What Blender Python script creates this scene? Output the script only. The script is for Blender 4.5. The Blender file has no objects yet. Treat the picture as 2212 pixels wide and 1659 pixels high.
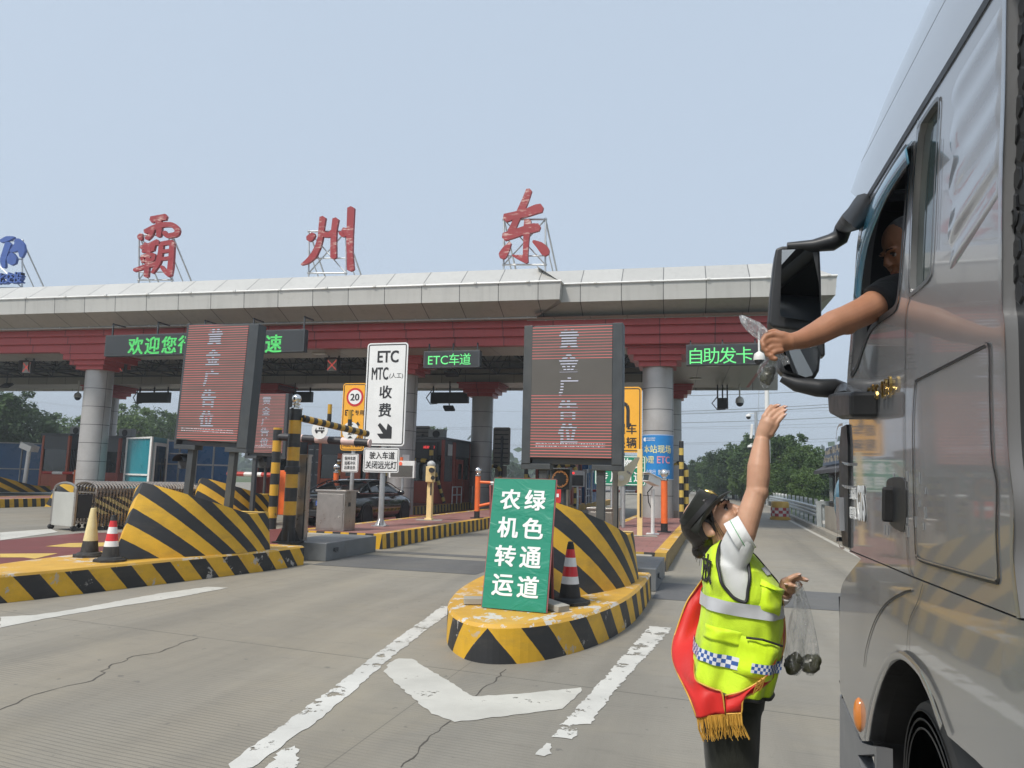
import bpy, bmesh, math, random
from mathutils import Vector, Matrix, noise
from math import radians as rad, sin, cos, pi, hypot

sc = bpy.context.scene
COL = sc.collection
random.seed(7)

# ------------------------------------------------------------------ camera
# calibrated on a 2212 x 1659 grid of the photograph
F, CX, CY, H = 1615.0, 1106.0, 829.5, 1.6
PITCH, ROLL, YAW = rad(7.2), rad(1.41), rad(15.5)
fwd = Vector((-sin(YAW)*cos(PITCH), cos(YAW)*cos(PITCH), sin(PITCH)))
_r0 = Vector((cos(YAW), sin(YAW), 0.0))
_u0 = _r0.cross(fwd)
RT = _r0*cos(ROLL) + _u0*sin(ROLL)
UP = -_r0*sin(ROLL) + _u0*cos(ROLL)
EYE = Vector((0, 0, H))
cam_d = bpy.data.cameras.new("camera")
cam = bpy.data.objects.new("camera", cam_d)
COL.objects.link(cam)
cam_d.sensor_width = 36.0
cam_d.lens = 36.0*F/2212.0
cam_d.clip_start, cam_d.clip_end = 0.05, 3000
cam.matrix_world = Matrix((RT, UP, -fwd)).transposed().to_4x4()
cam.location = EYE
sc.camera = cam

# ------------------------------------------------------------------ sky and sun
SUN_EL, SUN_AZ = rad(52), rad(205)      # azimuth: clockwise from +Y, where the sun stands
w = bpy.data.worlds.new("World"); sc.world = w; w.use_nodes = True
wn = w.node_tree; wn.nodes.clear()
sky = wn.nodes.new("ShaderNodeTexSky"); sky.sky_type = 'NISHITA'; sky.sun_disc = False
sky.sun_elevation = SUN_EL; sky.sun_rotation = SUN_AZ
sky.air_density = 1.0; sky.dust_density = 3.0; sky.ozone_density = 1.5; sky.altitude = 20
hs = wn.nodes.new("ShaderNodeHueSaturation"); hs.inputs['Saturation'].default_value = 0.55
mx = wn.nodes.new("ShaderNodeMix"); mx.data_type = 'RGBA'; mx.inputs['Factor'].default_value = 0.72
mx.inputs['B'].default_value = (4.25, 5.1, 6.15, 1)
bg = wn.nodes.new("ShaderNodeBackground"); bg.inputs['Strength'].default_value = 0.12
wo = wn.nodes.new("ShaderNodeOutputWorld")
wn.links.new(sky.outputs[0], hs.inputs['Color']); wn.links.new(hs.outputs[0], mx.inputs['A'])
wn.links.new(mx.outputs['Result'], bg.inputs[0]); wn.links.new(bg.outputs[0], wo.inputs[0])
sun_d = bpy.data.lights.new("sun", 'SUN'); sun_d.energy = 3.0; sun_d.angle = rad(9); sun_d.color = (1, .95, .87)
sun = bpy.data.objects.new("sun", sun_d); COL.objects.link(sun)
sd = Vector((sin(SUN_AZ)*cos(SUN_EL), cos(SUN_AZ)*cos(SUN_EL), sin(SUN_EL)))
sun.rotation_euler = sd.to_track_quat('Z', 'Y').to_euler()
sun.location = (0, -5, 30)
sc.view_settings.view_transform = 'Standard'; sc.view_settings.look = 'None'
sc.view_settings.exposure = 0.32; sc.view_settings.gamma = 1.0
sc.cycles.max_bounces = 8; sc.cycles.transparent_max_bounces = 24
sc.cycles.use_denoising = True
sc.cycles.caustics_reflective = False; sc.cycles.caustics_refractive = False

# ------------------------------------------------------------------ pixel -> world (real points on known planes)
def ray(px, py): return fwd + RT*((px-CX)/F) + UP*((CY-py)/F)
def G(px, py, z=0.0):
    d = ray(px, py); return EYE + d*((z-H)/d.z)
def PY(px, py, y):
    d = ray(px, py); return EYE + d*(y/d.y)
def PX(px, py, x):
    d = ray(px, py); return EYE + d*(x/d.x)

# ------------------------------------------------------------------ mesh helpers
ORG = {}
class MB:
    def __init__(s): s.v, s.f, s.m, s.u = [], [], [], []
    def add(s, vs, fs, mi=0, uv=None):
        b = len(s.v); s.v += [Vector(p) for p in vs]
        for k, f in enumerate(fs):
            s.f.append([b+i for i in f]); s.m.append(mi)
            s.u.append([uv[i] for i in f] if uv else None)
        return s
    def box(s, c, size, rot=None, mi=0, uv=None):
        c = Vector(c); x, y, z = (q/2 for q in size)
        vs = [Vector((i, j, k)) for i in (-x, x) for j in (-y, y) for k in (-z, z)]
        if rot is not None:
            R = Matrix.Rotation(rot, 3, 'Z') if isinstance(rot, (int, float)) else rot
            vs = [R @ p for p in vs]
        return s.add([c+p for p in vs], [(0,1,3,2),(4,6,7,5),(0,4,5,1),(2,3,7,6),(0,2,6,4),(1,5,7,3)], mi, uv)
    def bar(s, a, b, wd, ht=None, mi=0, up=(0,0,1)):
        a, b = Vector(a), Vector(b); ht = ht or wd
        d = (b-a); L = d.length; d.normalize(); u = Vector(up)
        if abs(d.dot(u)) > .98: u = Vector((0,1,0))
        x = d.cross(u).normalized(); u = x.cross(d)
        R = Matrix((x, d, u)).transposed()
        return s.box((a+b)/2, (wd, L, ht), R, mi)
    def tube(s, pts, r, seg=10, mi=0, cap=True, phase=None):
        pts = [Vector(p) for p in pts]; n = len(pts)
        rs = r if isinstance(r, (list, tuple)) else [r]*n
        d0 = (pts[1]-pts[0]).normalized()
        u = Vector((0,0,1)) if abs(d0.z) < .95 else Vector((0,1,0))
        x = d0.cross(u).normalized(); vs, uv = [], []; L = 0
        for i, p in enumerate(pts):
            if i == 0: d = d0
            elif i == n-1: d = (pts[-1]-pts[-2]).normalized()
            else: d = ((pts[i]-pts[i-1]).normalized()+(pts[i+1]-pts[i]).normalized()).normalized()
            if i: L += (p-pts[i-1]).length
            x = (x - d*x.dot(d)).normalized(); y = d.cross(x)
            for k in range(seg):
                a = 2*pi*k/seg; vs.append(p+(x*cos(a)+y*sin(a))*rs[i]); uv.append((L/phase if phase else L, k/seg))
        fs = [(i*seg+k, i*seg+(k+1)%seg, (i+1)*seg+(k+1)%seg, (i+1)*seg+k) for i in range(n-1) for k in range(seg)]
        if cap: fs += [tuple(range(seg))[::-1], tuple((n-1)*seg+k for k in range(seg))]
        return s.add(vs, fs, mi, uv)
    def cyl(s, a, b, r, r2=None, seg=16, mi=0, phase=None):
        return s.tube([a, b], [r, r if r2 is None else r2], seg, mi, True, phase)
    def lathe(s, c, prof, seg=20, mi=0, axis=None):
        c = Vector(c); R = Matrix.Identity(3) if axis is None else Vector((0,0,1)).rotation_difference(Vector(axis)).to_matrix()
        vs = [c + R @ Vector((r*cos(2*pi*k/seg), r*sin(2*pi*k/seg), z)) for r, z in prof for k in range(seg)]
        n = len(prof)
        fs = [(i*seg+k, i*seg+(k+1)%seg, (i+1)*seg+(k+1)%seg, (i+1)*seg+k) for i in range(n-1) for k in range(seg)]
        if prof[0][0] > 1e-5: fs.append(tuple(range(seg))[::-1])
        if prof[-1][0] > 1e-5: fs.append(tuple((n-1)*seg+k for k in range(seg)))
        return s.add(vs, fs, mi)
    def sphere(s, c, r, seg=16, rings=10, mi=0, sc3=(1,1,1), R=None):
        c = Vector(c); vs = []
        for i in range(rings+1):
            t = pi*i/rings
            for k in range(seg):
                a = 2*pi*k/seg
                p = Vector((sin(t)*cos(a)*sc3[0], sin(t)*sin(a)*sc3[1], cos(t)*sc3[2]))*r
                vs.append(c + (R @ p if R else p))
        fs = [(i*seg+k, (i+1)*seg+k, (i+1)*seg+(k+1)%seg, i*seg+(k+1)%seg) for i in range(rings) for k in range(seg)]
        return s.add(vs, fs, mi)
    def prism(s, pts, d, mi=0, mside=None):
        # planar polygon of world points pushed along vector d
        pts = [Vector(p) for p in pts]; n = len(pts); d = Vector(d)
        s.add(pts+[p+d for p in pts], [tuple(range(n))[::-1], tuple(range(n, 2*n))], mi)
        b = len(s.v)-2*n
        for i in range(n):
            j = (i+1) % n; s.f.append([b+i, b+j, b+n+j, b+n+i]); s.m.append(mi if mside is None else mside); s.u.append(None)
        return s
    def loft(s, rings, mi=0, closed=True, cap=True, uvs=None):
        n = len(rings[0]); vs = [p for r in rings for p in r]
        kk = n if closed else n-1
        fs = [(i*n+k, i*n+(k+1)%n, (i+1)*n+(k+1)%n, (i+1)*n+k) for i in range(len(rings)-1) for k in range(kk)]
        if cap and closed: fs += [tuple(range(n))[::-1], tuple((len(rings)-1)*n+k for k in range(n))]
        return s.add(vs, fs, mi, [q for r in uvs for q in r] if uvs else None)
    def build(s, name, mats, parent=None, smooth=None, bevel=0, seg=2, subsurf=0, fix=True):
        me = bpy.data.meshes.new(name)
        o0 = ORG.get(parent.name, Vector()) if parent else Vector()
        me.from_pydata([p-o0 for p in s.v], [], s.f)
        mats = mats if isinstance(mats, (list, tuple)) else [mats]
        for m in mats: me.materials.append(m)
        me.polygons.foreach_set('material_index', s.m)
        if any(s.u):
            ul = me.uv_layers.new(name="UVMap"); i = 0
            for fu, f in zip(s.u, s.f):
                for k in range(len(f)):
                    ul.data[i].uv = fu[k] if fu else (0, 0); i += 1
        if fix:
            bm = bmesh.new(); bm.from_mesh(me); bmesh.ops.recalc_face_normals(bm, faces=bm.faces); bm.to_mesh(me); bm.free()
        if smooth is not None:
            me.shade_smooth()
            if smooth < 180: me.set_sharp_from_angle(angle=rad(smooth))
        o = bpy.data.objects.new(name, me); COL.objects.link(o)
        if parent: o.parent = parent; ORG[o.name] = o0
        if bevel:
            b = o.modifiers.new("bevel", 'BEVEL'); b.width = bevel; b.segments = seg; b.limit_method = 'ANGLE'; b.angle_limit = rad(35)
        if subsurf:
            b = o.modifiers.new("sub", 'SUBSURF'); b.levels = b.render_levels = subsurf
        return o

def tag(o, label, cat, group=None, kind=None):
    if label: o['label'] = label
    if cat: o['category'] = cat
    if group: o['group'] = group
    if kind: o['kind'] = kind
    return o
def thing(name, label, cat, loc=(0,0,0), rz=0, group=None, world=True):
    """an Empty at the base of a thing; with world=True its parts are written in world coordinates"""
    o = bpy.data.objects.new(name, None); COL.objects.link(o); o.empty_display_size = .2
    o.location = loc; o.rotation_euler = (0, 0, rz)
    ORG[o.name] = Vector(loc) if world else Vector()
    return tag(o, label, cat, group)
def struct(o, kind='structure'): o['kind'] = kind; return o
def dup(root, loc, rz=0.0, label=None, scale=None):
    r = root.copy(); COL.objects.link(r); r.location = loc; r.rotation_euler = (0, 0, rz)
    if scale: r.scale = (scale,)*3
    if label: r['label'] = label
    for ch in list(root.children):
        c = ch.copy(); COL.objects.link(c); c.parent = r
        for g in ch.children:
            d = g.copy(); COL.objects.link(d); d.parent = c
    return r

# ------------------------------------------------------------------ lettering (turned into real meshes)
def _glyphs(s, bold, depth):
    cu = bpy.data.curves.new("t", 'FONT'); cu.body = s; cu.size = 1; cu.offset = bold; cu.extrude = depth
    cu.align_x = 'CENTER'; cu.align_y = 'CENTER'; cu.resolution_u = 3; cu.space_line = 1.05
    o = bpy.data.objects.new("t", cu); COL.objects.link(o)
    me = o.to_mesh()
    vs = [v.co.copy() for v in me.vertices]; fs = [tuple(p.vertices) for p in me.polygons]
    o.to_mesh_clear(); bpy.data.objects.remove(o); bpy.data.curves.remove(cu)
    return vs, fs
def put_text(mb, s, c, xd, ud, size, bold=.02, depth=.003, mi=0, sx=1.0, fit=None):
    """adds the string, centred on c, reading along xd with ud up; fit=(w,h) stretches it to a box"""
    xd = Vector(xd).normalized(); ud = Vector(ud).normalized(); n = xd.cross(ud)
    vs, fs = _glyphs(s, 0.0, depth/size)
    if not vs: return
    x0, x1 = min(v.x for v in vs), max(v.x for v in vs); y0, y1 = min(v.y for v in vs), max(v.y for v in vs)
    mxx, my = (x0+x1)/2, (y0+y1)/2
    kx, ky = size*sx, size
    if fit: kx, ky = fit[0]/max(x1-x0+2*bold, 1e-4), fit[1]/max(y1-y0+2*bold, 1e-4)
    b = bold*.75
    for i, (ox, oy) in enumerate(((0, 0),) if bold < .012 else ((0, 0), (b, b*.6), (-b, -b*.6), (-b, b*.6), (b, -b*.6))):
        mb.add([Vector(c)+xd*((v.x-mxx+ox)*kx)+ud*((v.y-my+oy)*ky)+n*(v.z*size+.0004*i) for v in vs], fs, mi)

# ------------------------------------------------------------------ material helpers
class NT:
    def __init__(s, name):
        s.m = bpy.data.materials.new(name); s.m.use_nodes = True; s.t = s.m.node_tree; s.t.nodes.clear()
        s.out = s.t.nodes.new('ShaderNodeOutputMaterial'); s.b = s.n('ShaderNodeBsdfPrincipled')
        s.l(s.b.outputs[0], s.out.inputs[0])
    def n(s, typ, **kw):
        q = s.t.nodes.new(typ)
        for k, v in kw.items(): setattr(q, k, v)
        return q
    def l(s, a, b): s.t.links.new(a, b)
    def val(s, i, v):
        if hasattr(v, 'is_output') or isinstance(v, bpy.types.NodeSocket): s.l(v, i)
        else: i.default_value = v
    def math(s, op, a, b=0.0, c=None, clamp=False):
        q = s.n('ShaderNodeMath', operation=op, use_clamp=clamp); s.val(q.inputs[0], a); s.val(q.inputs[1], b)
        if c is not None: s.val(q.inputs[2], c)
        return q.outputs[0]
    def mix(s, f, a, b, mode='MIX'):
        q = s.n('ShaderNodeMix', data_type='RGBA', blend_type=mode); s.val(q.inputs['Factor'], f)
        for nm, v in (('A', a), ('B', b)):
            s.val(q.inputs[nm], v if not isinstance(v, tuple) else (*v[:3], 1))
        return q.outputs['Result']
    def noise(s, scale, detail=4, vec=None, rough=.55, dist=0):
        q = s.n('ShaderNodeTexNoise'); q.inputs['Scale'].default_value = scale; q.inputs['Detail'].default_value = detail
        q.inputs['Roughness'].default_value = rough; q.inputs['Distortion'].default_value = dist
        if vec is not None: s.l(vec, q.inputs['Vector'])
        return q.outputs['Fac']
    def ramp(s, fac, lo, hi, a=0.0, b=1.0):
        q = s.n('ShaderNodeMapRange', clamp=True); s.val(q.inputs[0], fac)
        for i, v in enumerate((lo, hi, a, b)): q.inputs[i+1].default_value = v
        return q.outputs[0]
    def pos(s, kind='Object'): return s.n('ShaderNodeTexCoord').outputs[kind]
    def wpos(s): return s.n('ShaderNodeNewGeometry').outputs['Position']
    def sep(s, v):
        q = s.n('ShaderNodeSeparateXYZ'); s.l(v, q.inputs[0]); return q.outputs
    def scale(s, v, k):
        q = s.n('ShaderNodeVectorMath', operation='MULTIPLY'); s.l(v, q.inputs[0]); q.inputs[1].default_value = k; return q.outputs[0]
    def bump(s, h, strength=.3, dist=.01):
        q = s.n('ShaderNodeBump'); q.inputs['Strength'].default_value = strength; q.inputs['Distance'].default_value = dist
        s.l(h, q.inputs['Height']); s.l(q.outputs[0], s.b.inputs['Normal'])
    def set(s, col=None, rough=None, metal=None, coat=None, spec=None):
        if col is not None: s.val(s.b.inputs['Base Color'], (*col[:3], 1) if isinstance(col, tuple) else col)
        if rough is not None: s.val(s.b.inputs['Roughness'], rough)
        if metal is not None: s.val(s.b.inputs['Metallic'], metal)
        if coat is not None: s.val(s.b.inputs['Coat Weight'], coat)
        if spec is not None: s.val(s.b.inputs['Specular IOR Level'], spec)
        return s.m

def mat(name, col, rough=.6, metal=0.0, var=.18, vs=2.5, bump=0.0, bs=60, coat=0.0, grime=None, gs=1.3, spec=.5):
    """colour with soft real-world variation, optional worn / dirty patches and fine relief"""
    t = NT(name); p = t.wpos()
    f = t.noise(vs, 5, p); c = tuple(col)
    a = tuple(min(1, x*(1-var)) for x in c); b = tuple(min(1, x*(1+var*.7)) for x in c)
    cc = t.mix(t.ramp(f, .3, .7), a, b)
    if grime is not None:
        g = t.noise(gs, 8, t.scale(p, (1, 1, .45)), .68)
        cc = t.mix(t.ramp(g, .52, .7, 0, .75), cc, tuple(grime))
    t.set(cc, t.ramp(t.noise(vs*2, 3, p), .2, .8, max(0, rough-.08), min(1, rough+.08)), metal, coat, spec)
    if bump: t.bump(t.noise(bs, 3, p), bump, .004)
    return t.m
def emis(name, col, strength, base=(.02,.02,.02)):
    t = NT(name); t.set(base, .5); t.b.inputs['Emission Color'].default_value = (*col, 1); t.b.inputs['Emission Strength'].default_value = strength
    return t.m
def stripes(name, ca, cb, wear=None, rough=.55, amount=.62, bump=.25):
    """two paint colours alternating with the first UV coordinate, chipped and scuffed"""
    t = NT(name); uv = t.n('ShaderNodeUVMap').outputs[0]; x = t.sep(uv)[0]; p = t.wpos()
    wob = t.math('MULTIPLY_ADD', t.noise(9, 2, p), .03, -.015)
    k = t.math('LESS_THAN', t.math('FRACT', t.math('ADD', x, wob)), .5)
    v = t.ramp(t.noise(3, 6, p), .3, .75, .78, 1.12)
    col = t.mix(k, ca, cb); col = t.mix(1.0, col, t.mix(v, (.0,.0,.0), (1,1,1)), 'MULTIPLY')
    scuff = t.ramp(t.noise(2.2, 10, t.scale(p, (1, 1, 3)), .7), .5, .8, 0, .35)
    col = t.mix(scuff, col, (.12,.10,.07))
    if wear:
        h = t.ramp(t.noise(5.5, 9, p, .7), amount, amount+.015)
        h2 = t.ramp(t.noise(1.1, 4, p, .5), .42, .55)
        col = t.mix(t.math('MULTIPLY', h, h2), col, wear)
    t.set(col, rough); t.bump(t.noise(45, 4, p), bump, .004)
    return t.m
# ================================================================== shared materials
YEL, BLK = (.70, .40, .025), (.022, .023, .025)
M_ = {}
M_['steel'] = mat('brushed_steel', (.42, .39, .36), .32, .9, .12, 6, .05, 120, grime=(.30, .25, .2), gs=2.5)
M_['chrome'] = mat('chrome', (.75, .74, .72), .12, 1.0, .05)
M_['galv'] = mat('galvanised_steel', (.50, .52, .53), .42, .75, .12, 7, .05, 90, grime=(.36, .34, .31))
M_['dark_steel'] = mat('dark_painted_steel', (.050, .057, .063), .5, .1, .2, 4, .08, 60, grime=(.085, .085, .08))
M_['black'] = mat('black_plastic', (.018, .018, .019), .5, 0, .2, 5)
M_['rubber'] = mat('black_rubber', (.026, .026, .026), .75, 0, .25, 9, .1, 40, grime=(.09, .085, .075), gs=5)
M_['white'] = mat('white_paint', (.74, .74, .72), .42, 0, .06, 3, grime=(.58, .56, .52))
M_['white_sign'] = mat('white_sign_sheet', (.76, .77, .76), .38, 0, .05, 3, grime=(.66, .66, .64), gs=.9)
M_['ink'] = mat('black_sign_film', (.02, .02, .022), .5, 0, .1)
M_['white_film'] = mat('white_sign_film', (.80, .81, .80), .42, 0, .05)
M_['orange_sign'] = mat('orange_yellow_sign_sheet', (.86, .42, .035), .4, 0, .06)
M_['red_film'] = mat('red_sign_film', (.55, .03, .03), .42, 0, .08)
M_['green_sign'] = mat('green_sign_sheet', (.005, .22, .115), .4, 0, .08)
M_['orange'] = mat('orange_paint', (.80, .15, .03), .45, 0, .12, 4, grime=(.5, .13, .05))
M_['cream'] = mat('cream_paint', (.78, .58, .27), .42, 0, .08, 5)
M_['blue_hoarding'] = mat('blue_plastic_panel', (.012, .105, .27), .3, 0, .18, .8, spec=.6)
M_['teal'] = mat('teal_plastic_panel', (.012, .20, .25), .3, 0, .14, .8)
M_['glass_dark'] = mat('dark_glass', (.02, .03, .032), .08, 0, .3, 1.2, spec=.8)
M_['booth_red'] = mat('booth_red_paint', (.34, .065, .04), .42, 0, .14, 1.5, grime=(.22, .05, .035))
M_['booth_orange'] = mat('booth_orange_paint', (.50, .11, .045), .42, 0, .12, 1.5, grime=(.33, .08, .04))
M_['booth_grey'] = mat('booth_grey_panel', (.10, .112, .125), .45, 0, .15, 1.2)
M_['light_grey'] = mat('light_grey_paint', (.45, .46, .46), .5, 0, .1, 2, grime=(.33, .32, .3))
M_['stripe'] = stripes('hazard_stripe_paint', YEL, BLK, rough=.5)
M_['stripe_worn'] = stripes('hazard_stripe_worn_paint', YEL, BLK, wear=(.40, .38, .35), rough=.55, amount=.60)
M_['stripe_dull'] = stripes('hazard_stripe_dull_paint', (.44, .29, .06), (.05, .048, .044), wear=(.30, .27, .22), amount=.6)
M_['stripe_pole'] = stripes('striped_pole_paint', (.60, .33, .03), BLK, wear=(.09, .07, .05), rough=.4, amount=.63)
M_['gold_pole'] = stripes('gold_black_pole_film', (.62, .45, .10), (.02, .02, .022), rough=.35)
M_['stripe_tape'] = stripes('hazard_tape', (.62, .50, .20), BLK, rough=.5)
M_['barrier_rw'] = stripes('red_white_barrier_film', (.75, .74, .72), (.45, .04, .03), rough=.45)
M_['pink_black'] = stripes('faded_pink_black_film', (.72, .52, .48), (.025, .025, .03), rough=.5)
M_['cone_red'] = mat('red_reflective_film', (.62, .03, .035), .35, 0, .12, 6)
M_['cone_white'] = mat('white_reflective_film', (.74, .74, .74), .35, 0, .06, 6)

def concrete_mat(name, base, tine=True):
    t = NT(name); p = t.wpos(); s = t.sep(p)
    big = t.ramp(t.noise(.35, 5, p, .6), .3, .72)
    col = t.mix(big, tuple(c*.88 for c in base), tuple(c*1.1 for c in base))
    warm = t.ramp(t.noise(.16, 4, t.scale(p, (1, .4, 1)), .6), .45, .7, 0, .55)
    col = t.mix(warm, col, (base[0]*1.12, base[1]*1.02, base[2]*.86))
    # tyre tracks drawn out along the lanes and oily specks
    tr = t.ramp(t.noise(.9, 6, t.scale(p, (1.2, .09, 1)), .62), .44, .72, 0, .46)
    col = t.mix(tr, col, tuple(c*.52 for c in base))
    scr = t.ramp(t.noise(7, 9, t.scale(p, (.28, 1.6, 1)), .72), .53, .74, 0, .42)
    col = t.mix(scr, col, tuple(c*.50 for c in base))
    # rubber laid down along the wheel paths of each lane
    for lx in (-5.9, -4.2, .35, 2.15):
        wl = t.ramp(t.math('ABSOLUTE', t.math('SUBTRACT', t.math('ADD', s[0], t.math('MULTIPLY', t.noise(.25, 2, p), .5)), lx+.25)), .05, .55, 1, 0)
        col = t.mix(t.math('MULTIPLY', wl, t.ramp(t.noise(1.5, 6, t.scale(p, (1.5, .12, 1)), .65), .38, .72, 0, .42)), col, tuple(c*.45 for c in base))
    tan = t.ramp(t.noise(.5, 5, p, .65), .5, .72, 0, .45); col = t.mix(tan, col, (base[0]*1.25, base[1]*1.17, base[2]*.98))
    sp = t.ramp(t.noise(9, 3, p, .5), .69, .73, 0, .5)
    col = t.mix(sp, col, (.09, .085, .08))
    fine = t.ramp(t.noise(120, 4, p, .75), .25, .8, .76, 1.2)
    col = t.mix(1.0, col, t.mix(fine, (0,0,0), (1,1,1)), 'MULTIPLY')
    h = t.noise(60, 4, p, .7)
    if tine:
        yy = t.math('ADD', s[1], t.math('MULTIPLY', s[0], .11))
        q = t.math('MULTIPLY', t.math('ADD', yy, t.math('MULTIPLY', t.noise(.8, 2, p), .05)), 2*pi/.042)
        wv = t.ramp(t.math('SINE', q), .55, 1, 0, 1)
        msk = t.ramp(t.noise(.75, 4, t.scale(p, (1, .6, 1)), .6), .42, .58)
        near = t.ramp(s[1], 4.5, 10.5, 1, 0)
        g = t.math('MULTIPLY', t.math('MULTIPLY', wv, msk), near)
        col = t.mix(t.math('MULTIPLY', g, .62), col, tuple(c*.45 for c in base))
        # joints between the slabs
        a = t.math('ABSOLUTE', t.math('SUBTRACT', t.math('FRACT', t.math('DIVIDE', t.math('ADD', yy, -5.92+50), 5.0)), .5))
        j = t.math('GREATER_THAN', a, .5-.0013)
        jw = t.math('MULTIPLY', j, t.ramp(t.noise(2, 4, p), .3, .5, .35, .9))
        b = t.math('ABSOLUTE', t.math('SUBTRACT', t.math('FRACT', t.math('DIVIDE', t.math('ADD', s[0], 5.1+40), 4.3)), .5))
        j2 = t.math('GREATER_THAN', b, .5-.0011)
        col = t.mix(t.math('MULTIPLY', t.math('MAXIMUM', jw, t.math('MULTIPLY', j2, .55)), .85), col, (.07, .065, .055))
        h = t.math('SUBTRACT', h, t.math('MULTIPLY', g, .6))
    t.set(col, t.ramp(t.noise(3, 3, p), .2, .8, .62, .85)); t.bump(h, .35, .004)
    return t.m
M_['road'] = concrete_mat('road_concrete', (.262, .243, .205))
M_['kerb_concrete'] = concrete_mat('kerb_concrete', (.36, .34, .30), False)

def paint_mat(name, col, amount=.60, sc=3.2):
    """road paint that has flaked away in places so that the road shows through"""
    t = NT(name); p = t.wpos()
    n = t.noise(sc, 10, p, .72); hole = t.math('LESS_THAN', n, amount)
    v = t.ramp(t.noise(1.6, 6, p, .6), .3, .75, .80, 1.08)
    c = t.mix(1.0, col, t.mix(v, (0,0,0), (1,1,1)), 'MULTIPLY')
    scr = t.ramp(t.noise(9, 8, t.scale(p, (.4, 1.3, 1)), .7), .55, .75, 0, .35)
    c = t.mix(scr, c, tuple(x*.55 for x in col))
    t.set(c, .6); t.l(hole, t.b.inputs['Alpha']); t.bump(t.noise(70, 3, p), .25, .003)
    return t.m
M_['line_white'] = paint_mat('white_road_paint', (.54, .525, .475), .635)
M_['line_white_worn'] = paint_mat('worn_white_road_paint', (.58, .57, .53), .57, 4.5)
M_['line_yellow'] = paint_mat('yellow_road_paint', (.62, .42, .10), .66)
M_['red_lane'] = paint_mat('red_road_coating', (.17, .045, .04), .74)
M_['patch'] = concrete_mat('grey_patch_asphalt', (.125, .125, .125), False)

def brick_mat():
    t = NT('red_paving'); p = t.wpos()
    b = t.n('ShaderNodeTexBrick'); t.l(p, b.inputs['Vector']); b.inputs['Scale'].default_value = 1.0
    b.inputs['Brick Width'].default_value = .40; b.inputs['Row Height'].default_value = .40; b.inputs['Mortar Size'].default_value = .008
    b.inputs['Color1'].default_value = (.24, .10, .085, 1); b.inputs['Color2'].default_value = (.29, .13, .115, 1); b.inputs['Mortar'].default_value = (.13, .08, .07, 1)
    c = t.mix(t.ramp(t.noise(2.0, 8, p, .7), .42, .72, 0, .5), b.outputs['Color'], (.33, .22, .19))
    c = t.mix(t.ramp(t.noise(.8, 5, p, .6), .5, .75, 0, .6), c, (.13, .07, .06))
    t.set(c, .75); t.bump(t.noise(40, 4, p), .2, .004); return t.m
M_['paving'] = brick_mat()
def yellow_top():
    """yellow kerb paint flaked down to a whitish undercoat and concrete"""
    t = NT('flaked_yellow_paint'); p = t.wpos()
    c = t.mix(t.ramp(t.noise(2.5, 6, p), .3, .7), (.52, .285, .03), (.62, .36, .05))
    d = t.ramp(t.noise(1.4, 8, p, .7), .48, .75, 0, .5); c = t.mix(d, c, (.33, .22, .08))
    f = t.math('MULTIPLY', t.ramp(t.noise(7, 9, t.scale(p, (1, .6, 1)), .72), .535, .55), t.ramp(t.noise(.9, 3, p, .5), .44, .56))
    c = t.mix(f, c, (.55, .52, .47)); t.set(c, .6); t.bump(t.math('SUBTRACT', t.noise(40, 4, p), t.math('MULTIPLY', f, .5)), .3, .005); return t.m
M_['yellow_top'] = yellow_top()

def grass_mat():
    t = NT('rough_grass'); p = t.wpos()
    c = t.mix(t.ramp(t.noise(.5, 8, p, .7), .35, .65), (.045, .075, .022), (.10, .13, .045))
    c = t.mix(t.ramp(t.noise(.05, 5, p), .5, .7, 0, .6), c, (.16, .14, .09))
    t.set(c, .9); t.bump(t.noise(8, 6, p, .8), .8, .1); return t.m
M_['grass'] = grass_mat()

# ================================================================== the ground
def sheet(name, pts, z, m, kind='structure'):
    mb = MB(); mb.add([(p[0], p[1], z) for p in pts], [tuple(range(len(pts)))])
    o = mb.build(name, m, fix=False)
    if o.data.polygons[0].normal.z < 0: o.data.flip_normals()
    return struct(o, kind)
def gpoly(pix): return [G(*p) for p in pix]
def jag(pts, step=.05, amp=.012):
    out = []
    for i, a in enumerate(pts):
        b = pts[(i+1) % len(pts)]; a, b = Vector(a), Vector(b); n = max(1, int((b-a).length/step))
        nr = Vector((-(b-a).y, (b-a).x, 0)).normalized()
        for k in range(n):
            q = a.lerp(b, k/n); out.append(q + nr*(random.uniform(-amp, amp) if k else 0))
    return out
sheet('ground', [(-900, -200), (900, -200), (900, 1500), (-900, 1500)], -.03, M_['grass'])
sheet('road', [(-75, -25), (3.75, -25), (3.75, 48), (3.6, 62), (1.8, 95), (-4, 150), (-14, 230), (-60, 230), (-75, 60)], 0.0, M_['road'])
# red coated lane between the second and third islands
sheet('red_lane', [(-9.42, 13.2), (-9.42, 60), (-12.2, 60), (-12.2, 18.6), (-13.4, 17.2), (-15.2, 15.35), (-14.95, 12.9), (-11.5, 8.2), (-9.6, 8.0)], .004, M_['red_lane'])
sheet('lane_marking', gpoly([(0, 1151), (110, 1143), (125, 1150), (0, 1168)]), .008, M_['line_white'])
sheet('lane_marking', gpoly([(98, 1181), (150, 1174), (330, 1170), (336, 1177), (160, 1183)]), .008, M_['line_yellow'])
sheet('lane_marking', gpoly([(0, 1197), (125, 1196), (75, 1208), (50, 1205), (0, 1205)]), .008, M_['line_yellow'])
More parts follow.
